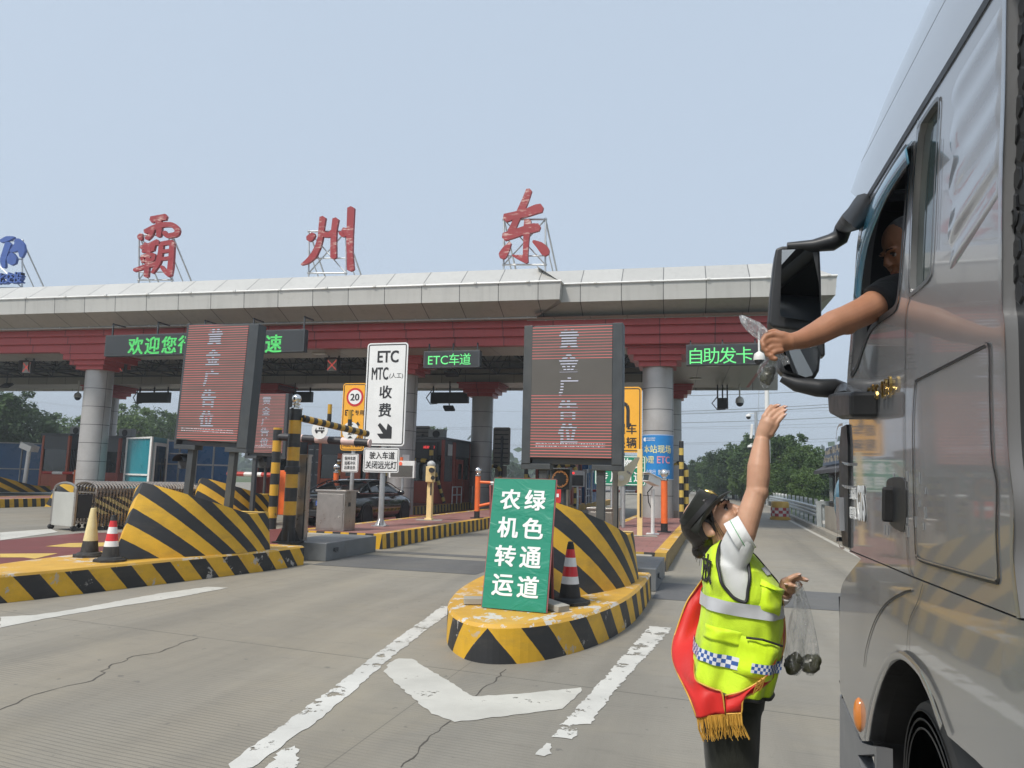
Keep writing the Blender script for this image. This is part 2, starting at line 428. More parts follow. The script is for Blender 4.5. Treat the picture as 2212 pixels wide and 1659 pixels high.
# white edge lines and the chevron in front of the middle island
sheet('lane_marking', jag(gpoly([(493, 1652), (528, 1624), (640, 1545), (713, 1491), (830, 1400), (955, 1310), (986, 1312), (840, 1425), (713, 1537), (575, 1636), (545, 1659), (505, 1668)])), .004, M_['line_white_worn'])
sheet('lane_marking', jag(gpoly([(575, 1665), (603, 1625), (637, 1612), (647, 1639), (640, 1665)]), .03, .02), .004, M_['line_white_worn'])
sheet('chevron_marking', jag(gpoly([(828, 1452), (842, 1432), (862, 1423), (890, 1424), (1022, 1505), (1120, 1500), (1255, 1486), (1257, 1492), (1215, 1532), (1110, 1545), (982, 1561), (932, 1543)])), .004, M_['line_white'])
sheet('lane_marking', jag(gpoly([(1404, 1353), (1452, 1357), (1389, 1426), (1349, 1471), (1322, 1498), (1292, 1543), (1277, 1565), (1240, 1568), (1247, 1590), (1235, 1598), (1191, 1593), (1218, 1562), (1250, 1523), (1285, 1485), (1307, 1466), (1339, 1426)]), .04, .015), .004, M_['line_white_worn'])
sheet('lane_marking', jag(gpoly([(1181, 1606), (1191, 1608), (1192, 1629), (1176, 1635), (1156, 1631)]), .03, .012), .004, M_['line_white_worn'])
sheet('lane_marking', jag(gpoly([(0, 1333), (78, 1329), (159, 1317), (345, 1282), (450, 1268), (493, 1270), (389, 1290), (240, 1313), (102, 1336), (0, 1357)]), .06, .012), .004, M_['line_white'])
sheet('lane_marking', [(3.05, -10), (3.2, -10), (3.2, 45), (3.05, 45)], .004, M_['line_white'])
# plates and patches set across the lanes
sheet('road_patch', [(-.9, 10.75), (3.0, 10.75), (3.0, 12.5), (-.9, 12.5)], .004, M_['patch'])
sheet('road_patch', [(-6.95, 12.1), (-3.9, 12.1), (-3.9, 14.1), (-6.95, 14.1)], .004, M_['patch'])
sheet('road_patch', [(-6.9, 14.6), (-3.3, 14.6), (-3.3, 15.0), (-6.9, 15.0)], .004, M_['patch'])
crack_m = mat('crack_dirt', (.085, .077, .066), .9)
def crack(pix, wd):
    pts = [G(*p) for p in pix]; L, R = [], []
    fine = []
    for a, b in zip(pts, pts[1:]):
        n = max(2, int((b-a).length/.07))
        for k in range(n): fine.append(a.lerp(b, k/n)+Vector((random.uniform(-.02, .02), random.uniform(-.02, .02), 0)))
    fine.append(pts[-1])
    for i, p in enumerate(fine):
        d = (fine[min(i+1, len(fine)-1)]-fine[max(i-1, 0)]); n = Vector((-d.y, d.x, 0)).normalized()
        q = wd*random.uniform(.35, 1.1); L.append(p+n*q); R.append(p-n*q)
    mb = MB(); vs = [Vector((p.x, p.y, .0025)) for p in L+R]; m = len(L)
    mb.add(vs, [(i, i+1, m+i+1, m+i) for i in range(m-1)]); struct(mb.build('road_crack', crack_m))
crack([(0, 1536), (30, 1520), (70, 1502), (150, 1482), (205, 1470), (235, 1440), (290, 1418), (340, 1410), (380, 1394), (428, 1378)], .007)
crack([(860, 1659), (900, 1625), (932, 1590), (980, 1556), (1000, 1530), (1022, 1506), (1055, 1480), (1085, 1455), (1093, 1446)], .006)

# ================================================================== toll islands
KZ = .33
def kerb_loop(mb, outline, z0, z1, tip, period, slant, mi=0, closed=True):
    """vertical kerb face; the stripe phase runs away from the tip on both sides"""
    pts = [Vector((x, y, 0)) for x, y in outline]
    if closed: pts = pts+[pts[0]]
    Ls = [0]
    for a, b in zip(pts, pts[1:]): Ls.append(Ls[-1]+(b-a).length)
    L0 = Ls[tip]
    for i in range(len(pts)-1):
        n = max(1, int((Ls[i+1]-Ls[i])/.08))
        for k in range(n):
            p, q = pts[i].lerp(pts[i+1], k/n), pts[i].lerp(pts[i+1], (k+1)/n)
            la, lb = abs(Ls[i]+(Ls[i+1]-Ls[i])*k/n-L0), abs(Ls[i]+(Ls[i+1]-Ls[i])*(k+1)/n-L0)
            f = lambda l, v: (l-slant*(1-v))/period+20.5
            mb.add([(p.x, p.y, z0), (q.x, q.y, z0), (q.x, q.y, z1), (p.x, p.y, z1)], [(0, 1, 2, 3)], mi,
                   [(f(la, 0), 0), (f(lb, 0), 0), (f(lb, 1), 1), (f(la, 1), 1)])
def flat(mb, outline, z, mi):
    mb.add([(x, y, z) for x, y in outline], [tuple(range(len(outline)))], mi)
def offset_in(outline, d):
    c = Vector((sum(p[0] for p in outline)/len(outline), sum(p[1] for p in outline)/len(outline)))
    out = []
    for x, y in outline:
        v = Vector((x, y))-c; out.append((c.x+v.x*(1-d/max(abs(v.x), .5)*.9) if abs(v.x) > .3 else x, c.y+v.y*(1-d/max(v.length, .5))))
    return out
NOSE = [(-.93, 10.95), (-.92, 9.6), (-.98, 8.5), (-1.14, 7.6), (-1.36, 7.0), (-1.6, 6.62), (-1.83, 6.46), (-2.03, 6.44), (-2.25, 6.58), (-2.5, 6.95), (-2.72, 7.5), (-2.92, 8.4), (-3.02, 9.6), (-3.04, 10.95)]
def smooth_outline(pts, it=2):
    for _ in range(it):
        q = [pts[0]]
        for a, b in zip(pts, pts[1:]):
            q += [(a[0]*.75+b[0]*.25, a[1]*.75+b[1]*.25), (a[0]*.25+b[0]*.75, a[1]*.25+b[1]*.75)]
        pts = q+[pts[-1]]
    return pts
NOSE = smooth_outline(NOSE)
NTIP = min(range(len(NOSE)), key=lambda i: NOSE[i][1])
LEFT = smooth_outline([(-7.08, 12.05), (-7.1, 11.3), (-7.28, 10.4), (-7.55, 9.3), (-7.85, 8.1), (-8.1, 7.15), (-8.35, 6.6), (-8.6, 6.45), (-8.85, 6.8), (-9.05, 7.6), (-9.2, 8.8), (-9.24, 10.2), (-9.25, 12.05)])
def nose_island(dx, dy, label, worn, outline=None):
    out = outline or [(x+dx, y+dy) for x, y in NOSE]
    NTIP = min(range(len(out)), key=lambda i: out[i][1])
    root = thing('traffic_island', label, 'traffic island', (-2.0+dx, 8.5+dy, 0))
    mb = MB(); kerb_loop(mb, out, -.02, KZ-.03, NTIP, .60, .29)
    inn = [(x+(-2.0+dx-x)*.025, y+(9.0+dy-y)*.012) for x, y in out]
    n = len(out)                           # chamfer to the top
    mb.build('kerb', M_['stripe_worn' if worn else 'stripe'], root)
    mt = MB(); mt.add([(x, y, KZ-.03) for x, y in out]+[(x, y, KZ) for x, y in inn], [(i, (i+1) % n, n+(i+1) % n, n+i) for i in range(n)])
    flat(mt, inn, KZ, 0); mt.build('island_top', M_['yellow_top'], root, smooth=30)
    return root
nose_island(0, 0, 'rounded striped island nose carrying the green sandwich board and one cone', True)
nose_island(-6.15, 1.05, 'striped island nose carrying the faded yellow cone and a red and white cone', True, LEFT)
nose_island(-12.1, 9.2, 'striped island nose beyond the stretch gate under the small red board', False)

def platform(x0, x1, y0, y1, label, worn='stripe', end=True):
    root = thing('toll_island', label, 'toll island', ((x0+x1)/2, y0, 0))
    mb = MB(); o = [(x1, y1), (x1, y0), (x0, y0), (x0, y1)]
    kerb_loop(mb, o, -.02, KZ, 1, .40, .06)
    for a, b in ((x0, x0+.22), (x1-.22, x1)): flat(mb, [(a, y0), (b, y0), (b, y1), (a, y1)], KZ, 1)
    mb.build('kerb', [M_[worn], M_['yellow_top']], root)
    mp = MB(); flat(mp, [(x0+.22, y0), (x1-.22, y0), (x1-.22, y1), (x0+.22, y1)], KZ-.004, 0); mp.build('paving', M_['paving'], root)
    ed = MB(); ed.box(((x0+x1)/2, y0-.07, .14), (x1-x0-.5, .14, .30)); ed.build('concrete_edge', M_['kerb_concrete'], root, bevel=.015)
    return root
platform(-3.05, -.92, 14.05, 46, 'red paved toll island with the blue banner column and the white camera', 'stripe_dull')
platform(-9.25, -7.08, 15.25, 52, 'red paved toll island carrying the tall white ETC sign and steel cabinet')
platform(-14.6, -12.25, 23.5, 54, 'toll island with the red and grey booth behind the black sedan', 'stripe_dull')
platform(-22.0, -19.8, 24, 56, 'toll island with the leftmost red booth behind the stretch gate')
platform(-29.2, -26.6, 22, 56, 'toll island in front of the dark blue hoarding')

# steel boxes closing the gap between nose and platform
def gap_box(x0, x1, y0, y1, label):
    r = thing('steel_box', label, 'utility box', ((x0+x1)/2, y0, 0))
    mb = MB(); mb.box(((x0+x1)/2, (y0+y1)/2, .165), (x1-x0, y1-y0, .33)); mb.build('body', mat('grey_box_paint', (.16, .17, .175), .5, .1, .2, 3, grime=(.11, .10, .09)), r, bevel=.012)
    h = MB(); h.box((x1+.012, y0+.35, .2), (.02, .16, .06)); h.tube([(x1+.01, y0+.3, .17), (x1+.05, y0+.3, .15), (x1+.05, y0+.4, .15), (x1+.01, y0+.4, .17)], .008, 6); h.build('handle', M_['dark_steel'], r)
    return r
gap_box(-1.75, -.9, 11.45, 13.3, 'low grey steel box between the middle island nose and its red paving')
gap_box(-8.0, -6.98, 12.65, 14.75, 'long low grey steel box beside the stainless cabinet')

# ================================================================== crash blocks
def crash_block(cx, y0, L, label, sc=1.0, zt=1.08, zr=.60, hw=.98):
    r = thing('crash_block', label, 'crash barrier', (cx, y0+L/2, KZ))
    nu, nt = 36, 12
    zf = lambda u: zt-(zt-zr)*min(1, u/.78)**1.05
    def P(u, t, sg):
        wb = hw*(1-(1-min(1, u*1.08))**2.0)**.97
        return Vector((cx+sg*wb*(1-.07*t), y0+L*u+.46*t*max(0, 1-u*1.6)**1.6, KZ+zf(u)*t))
    def ph(u, t): return (KZ+zf(u)*t+1.35*u+.55*u*u)/.42+.02
    mb = MB()
    for sg in (-1, 1):
        mb.loft([[P(i/nu, j/nt, sg) for j in range(nt+1)] for i in range(nu+1)], 0, closed=False, cap=False,
                uvs=[[(ph(i/nu, j/nt), 0) for j in range(nt+1)] for i in range(nu+1)])
    mb.loft([[P(i/nu, 1, -1), P(i/nu, 1, 1)] for i in range(nu+1)], 1, closed=False, cap=False)
    ring = [P(1, j/nt, -1) for j in range(nt+1)]+[P(1, j/nt, 1) for j in range(nt, -1, -1)]
    mb.add(ring, [tuple(range(len(ring)))], 1)
    bm_ = mb.build('block_shell', [M_['stripe'], mat('yellow_block_paint', (.62, .36, .04), .5, 0, .1, 3)], r, smooth=40)
    lip = MB(); lip.add([(cx-.86, y0+L*.90, KZ+zr+.012), (cx+.90, y0+L*.90, KZ+zr+.012), (cx+.90, y0+L+.02, KZ+zr+.012), (cx-.86, y0+L+.02, KZ+zr+.012)], [(0, 1, 2, 3)])
    lip.build('top_plate', mat('yellow_plate_paint', (.66, .42, .06), .5, 0, .12, 3, grime=(.55, .5, .42)), r)
    return r
crash_block(-8.2, 8.85, 2.35, 'yellow and black striped crash block behind the yellow cone')
crash_block(-2.0, 7.75, 2.45, 'yellow and black striped crash block behind the green sandwich board', hw=.97)
crash_block(-14.25, 18.0, 2.7, 'farther striped crash block, seen past the left one under the small red board', hw=1.0)
crash_block(-20.9, 19.5, 2.6, 'striped crash block with V pattern at the inner end of the stretch gate', zt=.75, zr=.5)
crash_block(-34.2, 27.6, 3.6, 'low striped crash block at the far left in front of the blue hoarding', zt=.95, zr=.3, hw=1.1)
# ================================================================== the toll canopy
CO, CA = Vector((-2.2, 27.9, 0)), rad(3.0)
E1, E2 = Vector((cos(CA), sin(CA), 0)), Vector((-sin(CA), cos(CA), 0))
def C(a, b, z): return CO + E1*a + E2*b + Vector((0, 0, z))
RC = Matrix.Rotation(CA, 3, 'Z')

def panel_mat(name, base, dx, streak=.35, rough=.45, metal=.25, joint=(.05, .05, .05), rows=None):
    """sheet-metal cladding: panel joints every dx along the canopy, rain streaks, slight tone change per panel"""
    t = NT(name); p = t.wpos(); s = t.sep(p)
    x = t.math('DIVIDE', t.math('ADD', t.math('MULTIPLY', s[0], cos(CA)), t.math('MULTIPLY', s[1], sin(CA))), dx)
    fr = t.math('FRACT', t.math('ADD', x, 100.3)); cell = t.math('FLOOR', t.math('ADD', x, 100.3))
    wnz = t.n('ShaderNodeTexWhiteNoise', noise_dimensions='1D'); t.l(cell, wnz.inputs['W'])
    tone = t.ramp(wnz.outputs['Value'], 0, 1, .90, 1.05)
    st = t.ramp(t.noise(1, 7, t.scale(p, (5, 5, .35)), .65), .48, .8, 0, streak)
    col = t.mix(st, base, tuple(c*.55 for c in base))
    bl = t.ramp(t.noise(.7, 6, p, .65), .45, .75, 0, .3); col = t.mix(bl, col, tuple(c*.8 for c in base))
    col = t.mix(1.0, col, t.mix(tone, (0,0,0), (1,1,1)), 'MULTIPLY')
    j = t.math('LESS_THAN', t.math('MINIMUM', fr, t.math('SUBTRACT', 1.0, fr)), .011)
    if rows:
        rz = t.math('FRACT', t.math('DIVIDE', s[2], rows)); j = t.math('MAXIMUM', j, t.math('LESS_THAN', rz, .03))
    col = t.mix(t.math('MULTIPLY', j, .8), col, joint)
    t.set(col, rough, metal); return t.m
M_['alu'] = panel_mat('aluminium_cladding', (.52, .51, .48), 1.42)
M_['alu_shaded'] = panel_mat('aluminium_cladding_shaded', (.40, .385, .355), 1.42, .45)  # darker copy of the cladding, with the shade under the eave in its colour
M_['red_panel'] = panel_mat('red_aluminium_panel', (.43, .062, .060), 1.9, .25, .4, .1, (.08, .015, .015))
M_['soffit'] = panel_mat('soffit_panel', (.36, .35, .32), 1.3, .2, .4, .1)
M_['col_clad'] = mat('column_cladding', (.43, .42, .41), .42, .3, .1, 1.2, grime=(.34, .32, .30), gs=1.0)
M_['groove'] = mat('joint_groove', (.05, .05, .05), .7)
M_['truss'] = mat('truss_paint', (.07, .075, .08), .6, 0, .2)
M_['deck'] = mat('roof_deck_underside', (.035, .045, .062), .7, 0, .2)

canopy = thing('toll_canopy', 'long toll plaza canopy with silver sloped fascia and stepped red beam on round columns', 'canopy', CO)
ZP = 8.38
# profile of the eave: (set back, height)
PROF = [(1.0, 9.18), (0, ZP), (.03, ZP-.32), (.05, 7.78), (1.02, 7.38)]
def eave(a0, a1, b0, right_hip, prof=PROF):
    rings = []
    for st, z in prof:
        rings.append([C(a0, b0+st, z), C(a1-(st if right_hip else 0), b0+st, z)])
    return rings
roof, under, band = MB(), MB(), MB()
segs = [(-62, -3.15, -3.05), (-4.6, 5.85, -2.6)]
for a0, a1, b0 in segs:
    r = eave(a0, a1, b0, True)
    roof.add([r[0][0], r[0][1], r[1][1], r[1][0]], [(0, 1, 2, 3)])
    band.add([r[1][0], r[1][1], r[2][1], r[2][0], r[3][1], r[3][0]], [(0, 1, 2, 3), (3, 2, 4, 5)])
    under.add([r[3][0], r[3][1], r[4][1], r[4][0]], [(0, 1, 2, 3)])
    # hipped return at the right-hand end
    L = 14 if a1 > 0 else .6
    q = [[C(a1-st, b0+st, z), C(a1-st, b0+L, z)] for st, z in PROF]
    roof.add([q[0][0], q[0][1], q[1][1], q[1][0]], [(0, 1, 2, 3)])
    band.add([q[1][0], q[1][1], q[2][1], q[2][0], q[3][1], q[3][0]], [(0, 1, 2, 3), (3, 2, 4, 5)])
    under.add([q[3][0], q[3][1], q[4][1], q[4][0]], [(0, 1, 2, 3)])
roof.add([C(-62, -1.6, 9.17), C(4.8, -1.6, 9.17), C(4.8, 11.4, 9.17), C(-62, 11.4, 9.17)], [(0, 1, 2, 3)])
roof.add([C(-62, 11.4, 9.17), C(5.8, 11.4, 9.17), C(5.8, 12, 6.4), C(-62, 12, 6.4)], [(0, 1, 2, 3)])
roof.build('roof', M_['alu'], canopy, fix=False); band.build('fascia_band', M_['alu'], canopy, fix=False); under.build('fascia_underside', M_['alu_shaded'], canopy, fix=False)
gut = MB()
for a0, a1, b0 in segs:
    gut.tube([C(a0, b0-.03, ZP+.03), C(a1, b0-.03, ZP+.03), C(a1+.03, b0+.5, ZP+.03)], .035, 6)
    a = a0+.7
    while a < a1: gut.box(C(a, b0-.04, ZP+.05), (.10, .09, .07), RC); a += 1.9
gut.build('light_strip', M_['white'], canopy)
gl = MB()
for a0, a1, b0 in segs:
    gl.tube([C(a0, b0+1.0, 7.36), C(a1-1.0, b0+1.0, 7.36)], .03, 6)
    gl.bar(C(a0, b0+.035, ZP-.32), C(a1, b0+.035, ZP-.32), .006, .014, 1)
    a = a0+.7
    while a < a1-1: gl.box(C(a, b0+.99, 7.38), (.05, .07, .11), RC); a += 1.42
gl.build('lower_pipe', [M_['light_grey'], M_['groove']], canopy)
# soffit between eave and beam, beam in three stepped layers, soffit behind it
so = MB()
so.add([C(-62, -2.05, 7.375), C(4.9, -2.05, 7.375), C(4.9, -1.0, 7.375), C(-62, -1.0, 7.375)], [(0, 1, 2, 3)])
so.add([C(-62, -1.0, 6.5), C(4.2, -1.0, 6.5), C(4.2, 1.0, 6.5), C(-62, 1.0, 6.5)], [(0, 1, 2, 3)])
so.add([C(.15, 1.0, 6.5), C(4.2, 1.0, 6.5), C(4.2, 11.6, 6.5), C(.15, 11.6, 6.5)], [(0, 1, 2, 3)])
so.add([C(-62, 9.4, 6.5), C(.15, 9.4, 6.5), C(.15, 11.6, 6.5), C(-62, 11.6, 6.5)], [(0, 1, 2, 3)])
so.add([C(-62, 9.4, 6.5), C(.15, 9.4, 6.5), C(.15, 9.4, 7.2), C(-62, 9.4, 7.2)], [(0, 1, 2, 3)])
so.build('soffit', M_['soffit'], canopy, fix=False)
be = MB()
for k, (z0, z1) in enumerate(((7.12, 7.37), (6.82, 7.12), (6.5, 6.82))):
    b0 = -1.62+.17*k
    for aa, ab, ba, bb in ((-62, 4.35-.1*k, b0, -.95),):
        vs = [C(aa, ba, z0), C(ab, ba, z0), C(ab, ba, z1), C(aa, ba, z1), C(aa, bb, z0), C(ab, bb, z0), C(ab, bb, z1), C(aa, bb, z1)]
        be.add(vs, [(0, 1, 2, 3), (0, 4, 5, 1), (1, 5, 6, 2)])
    be.add([C(4.35-.1*k, -.95, z0), C(4.35-.1*k, 11.6, z0), C(4.35-.1*k, 11.6, z1), C(4.35-.1*k, -.95, z1)], [(0, 1, 2, 3)])
be.add([C(4.15, -.95, 6.503), C(4.35, -.95, 6.503), C(4.35, 11.6, 6.503), C(4.15, 11.6, 6.503)], [(0, 1, 2, 3)])
be.build('beam', M_['red_panel'], canopy, fix=False)
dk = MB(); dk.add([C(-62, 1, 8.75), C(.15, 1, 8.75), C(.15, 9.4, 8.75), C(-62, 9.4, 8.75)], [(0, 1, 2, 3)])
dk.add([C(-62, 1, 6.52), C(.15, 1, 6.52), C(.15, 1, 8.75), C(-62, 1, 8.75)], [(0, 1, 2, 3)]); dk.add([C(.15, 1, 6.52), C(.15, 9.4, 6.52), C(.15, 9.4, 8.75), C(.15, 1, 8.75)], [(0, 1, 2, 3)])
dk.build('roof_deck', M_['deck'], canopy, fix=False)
tr = MB(); st = 2.1
for i in range(24):
    a = .1-st*i
    for j in range(5):
        b = 1.1+j*2.05
        if i < 23: tr.tube([C(a, b, 6.95), C(a-st, b, 6.95)], .045, 5, cap=False)
        if j < 4: tr.tube([C(a, b, 6.95), C(a, b+2.05, 6.95)], .045, 5, cap=False)
        if i < 23 and j < 4:
            m = C(a-st/2, b+1.02, 8.3)
            for p in (C(a, b, 6.95), C(a-st, b, 6.95), C(a, b+2.05, 6.95), C(a-st, b+2.05, 6.95)): tr.tube([p, m], .03, 5, cap=False)
            if i < 22: tr.tube([m, C(a-st*1.5, b+1.02, 8.3)], .04, 5, cap=False)
            if j < 3: tr.tube([m, C(a-st/2, b+3.07, 8.3)], .04, 5, cap=False)
tr.build('roof_truss', M_['truss'], canopy)
lm = mat('canopy_lamp', (.6, .6, .58), .3)
for a, b, z in ((-8.6, -.2, 6.5), (-13.5, -.2, 6.5), (-22.5, -.2, 6.5), (2.2, 4.0, 6.5), (1.6, 8, 6.5), (-5.5, 4.6, 6.8), (-10.5, 5.2, 6.8), (-19.5, 5.2, 6.8), (-23.5, 5.2, 6.8)):
    k = MB(); k.box(C(a, b, z-.03), (.55, .28, .05), RC); k.build('ceiling_lamp', lm, canopy, bevel=.01)

def column(x, y, rear=False):
    r = .56; ztop = 5.8
    cb = MB(); seg = 36
    prof = [(r, KZ-.02)]; z = .93
    grooves = []
    zz = KZ
    while zz < ztop-.2:
        zz += .78; grooves.append(min(zz, ztop))
    prof = [(r, 0)]
    for g in grooves[:-1]: prof += [(r, g-.008), (r-.012, g-.006), (r-.012, g+.006), (r, g+.008)]
    prof += [(r, ztop)]
    cb.lathe((x, y, 0), prof, seg)
    co = cb.build('column', M_['col_clad'], canopy, smooth=30)
    gr = MB()
    for g in grooves[:-1]: gr.lathe((x, y, g), [(r-.002, -.011), (r+.002, -.011), (r+.002, .011), (r-.002, .011)], seg)
    for an in (rad(-15), rad(165)): gr.box((x+cos(an)*(r-.003), y+sin(an)*(r-.003), ztop/2+.1), (.012, .012, ztop-.3), an)
    gr.build('joint', M_['groove'], co)
    cp = MB()
    for hw, hd, z0, z1 in ((1.06, .98, 6.18, 6.42), (.86, .80, 5.98, 6.18), (.68, .64, 5.80, 5.98)):
        cp.box((x, y, (z0+z1)/2), (hw*2, hd*2, z1-z0), RC)
    cp.box((x, y, 6.46), (2.3, 2.1, .075), RC)
    cp.build('capital', M_['red_panel'], canopy)
for x, y in ((-2.14, 28.0), (-12.75, 29.0), (-26.0, 26.4), (-39, 26)): column(x, y)
for x, y in ((-2.35, 38.9), (-11.95, 37.4), (-24.5, 37.0), (-35.4, 36.8)): column(x, y, True)

# ================================================================== rooftop characters
def ch_mat(name, base, chip):
    t = NT(name); p = t.wpos()
    a = t.ramp(t.noise(1.0, 9, t.scale(p, (2.2, 2, 9)), .7), .53, .62); b = t.ramp(t.noise(.55, 3, p, .5), .46, .56)
    c = t.mix(t.ramp(t.noise(.8, 5, p), .3, .7), base, tuple(q*.82 for q in base))
    t.set(t.mix(t.math('MULTIPLY', a, b), c, chip), .55); return t.m
M_['char_red'] = ch_mat('weathered_red_letter', (.31, .024, .030), (.60, .42, .37))
M_['char_blue'] = ch_mat('blue_letter', (.045, .10, .34), (.05, .11, .36))
YR = 29.2
def brush(mb, strokes, ox, depth=.14):
    """calligraphy strokes (crop x, crop y, width) laid out as solid letters standing on the roof"""
    k = .248
    for n, st in enumerate(strokes):
        pts = []
        for i in range(len(st)-1):
            for q in range(5):
                f = q/5; pts.append(tuple(st[i][m]*(1-f)+st[i+1][m]*f for m in range(3)))
        pts.append(st[-1])
        for _ in range(2): pts = [pts[0]]+[tuple((pts[i-1][m]+2*pts[i][m]+pts[i+1][m])/4 for m in range(3)) for i in range(1, len(pts)-1)]+[pts[-1]]
        W = lambda x, y: PY(ox+x*k, 383.9+y*k, YR-.004*n)
        L, R = [], []
        for i, (x, y, wd) in enumerate(pts):
            x0, y0, _ = pts[max(i-1, 0)]; x1, y1, _ = pts[min(i+1, len(pts)-1)]
            dx, dy = x1-x0, y1-y0; l = hypot(dx, dy) or 1
            L.append((x-dy/l*wd/2, y+dx/l*wd/2)); R.append((x+dy/l*wd/2, y-dx/l*wd/2))
        # rounded ends
        def cap(p, q, w_):
            dx, dy = p[0]-q[0], p[1]-q[1]; l = hypot(dx, dy) or 1; return (p[0]+dx/l*w_*.25, p[1]+dy/l*w_*.25)
        e0, e1 = cap(pts[0], pts[1], pts[0][2]), cap(pts[-1], pts[-2], pts[-1][2])
        loop = [e0]+L+[e1]+R[::-1]
        m = len(L); fr = [W(*p) for p in loop]; bk = [p+Vector((0, depth, 0)) for p in fr]
        b = len(mb.v); N = len(loop)
        mb.v += fr+bk
        fs = [[0, 1, N-1], [m, m+1, m+2]]+[[1+i, 2+i, N-2-i, N-1-i] for i in range(m-1)]
        for f in fs: mb.f += [[b+i for i in f], [b+N+i for i in f[::-1]]]; mb.m += [0, 0]; mb.u += [None, None]
        for i in range(N):
            j = (i+1) % N; mb.f.append([b+i, b+j, b+N+j, b+N+i]); mb.m.append(0); mb.u.append(None)
def scaffold(root, x0, x1, ytop, ybot, ymid):
    """galvanised tube frame behind a letter, with raking braces to the roof"""
    mb = MB(); Y = YR+.28; r = .04
    W = lambda x, y: PY(x, y, Y)
    a, b, c, d = W(x0, ybot), W(x1, ybot), W(x1+.5, ytop), W(x0+.5, ytop)
    zb = 9.2
    for p in (a, b): mb.tube([Vector((p.x, p.y, zb)), p], r, 6)
    mb.tube([a, d], r, 6); mb.tube([b, c], r, 6); mb.tube([a, b], r, 6); mb.tube([d, c], r, 6)
    e, f = W(x0+.2, ymid), W(x1+.2, ymid); mb.tube([e, f], .03, 6); mb.tube([a, c], .03, 6); mb.tube([d, b], .03, 6)
    for p in (d, c): mb.tube([p, Vector((p.x+.35, p.y+2.6, zb))], r, 6); mb.tube([p.lerp(a if p is d else b, .45), Vector((p.x+.3, p.y+1.9, zb))], .03, 6)
    for p in (a, b, c, d): mb.sphere(p, .075, 8, 6)
    mb.build('support_frame', M_['galv'], root)
def rooftop(label, strokes, ox, fx, base):
    r = thing('rooftop_letter', label, 'sign letter', base, group='red characters standing on the canopy roof')
    mb = MB(); brush(mb, strokes, ox); mb.build('letter', M_['char_red'], r)
    scaffold(r, *fx); return r
DONG = [[(405,105,52),(370,200,60),(330,290,62),(295,360,55),(265,430,55),(243,470,60)], [(195,350,75),(280,325,62),(380,305,70),(470,270,80),(512,262,75)],
        [(185,515,70),(260,490,75),(350,460,70),(440,435,80),(490,430,65)], [(393,370,60),(385,450,62),(378,560,48),(372,680,45),(378,735,40)],
        [(372,705,70),(310,690,38),(258,674,10)], [(240,565,25),(205,620,62),(175,672,75),(160,685,60)], [(440,552,25),(500,590,70),(542,635,85),(545,665,65)]]
ZHOU = [[(518,490,40),(490,520,62),(468,535,50)], [(597,345,55),(585,440,48),(578,520,46),(555,600,50),(515,680,55),(460,730,40),(410,756,12)],
        [(710,358,55),(695,450,48),(690,550,50),(690,640,52),(690,695,52)], [(595,490,50),(650,498,45),(688,468,45)], [(742,478,25),(775,490,62),(805,455,75)],
        [(843,262,62),(838,380,60),(832,520,58),(832,650,52),(838,770,60),(840,800,62)]]
BA = [[(1315,365,58),(1380,350,52),(1440,340,55)], [(1375,360,55),(1385,440,50),(1378,510,40)], [(1260,470,40),(1330,435,45),(1420,405,45),(1500,407,42),(1545,450,45),(1535,492,45),(1450,508,40),(1425,470,35)],
      [(1330,450,35),(1305,500,40),(1272,530,40)], [(1228,488,25),(1215,515,50),(1228,538,28)], [(1225,607,35),(1290,592,40),(1372,557,50)], [(1265,570,35),(1272,640,40)], [(1340,562,35),(1320,630,40)],
      [(1238,642,26),(1322,627,28)], [(1230,690,33),(1290,672,32),(1338,668,32),(1332,712,32),(1252,735,32)], [(1295,600,36),(1285,700,40),(1275,800,42),(1270,860,40)], [(1165,805,30),(1240,780,38),(1340,750,40),(1380,735,28)],
      [(1402,580,42),(1396,650,42),(1376,740,46),(1322,828,22)], [(1402,575,38),(1450,565,38),(1500,560,40)], [(1497,560,42),(1490,680,46),(1480,790,50),(1475,850,38)], [(1405,642,30),(1490,632,30)], [(1396,707,30),(1486,697,30)], [(1402,772,28),(1440,820,38),(1475,848,42)], [(1232,690,30),(1245,735,30)]]
rooftop('weathered red roof character nearest the blue emblem, with many small strokes', BA, 0, (300, 372, 508, 605, 588), (-27.5, YR, 9.2))
rooftop('middle red roof character with three tall upright strokes', ZHOU, 548.6, (667, 747, 500, 590, 558), (-17.5, YR, 9.2))
rooftop('rightmost red roof character, right above the end of the projecting fascia', DONG, 1042.3, (1088, 1178, 474, 572, 553), (-7.6, YR, 9.2))
em = thing('rooftop_emblem', 'round blue emblem with blue lettering under it on the canopy roof', 'emblem', (-34, YR, 9.2))
mb = MB()
brush(mb, [[(5, 552, 30), (60, 530, 48), (118, 517, 14)], [(70, 570, 55), (45, 640, 50), (20, 720, 50), (32, 780, 30)], [(98, 655, 30), (100, 700, 92), (98, 745, 70)],
           [(140, 540, 46), (172, 590, 78), (186, 640, 62), (180, 690, 22)], [(165, 575, 70), (125, 620, 60), (85, 640, 14)], [(-75, 560, 40), (-110, 640, 60), (-70, 760, 40)]], 0)
mb.build('emblem_disc', M_['char_blue'], em)
mb = MB(); cc = PY(23, 383.9+882*.248, YR)
put_text(mb, '河北交投', PY(100*.248-.5*24+0, 602, YR)-Vector((.0, 0, 0)), (1, 0, 0), (0, 0, 1), .60, .045, .12, sx=.98)
mb.build('lettering', M_['char_blue'], em)
scaffold(em, -60, 48, 520, 622, 560)
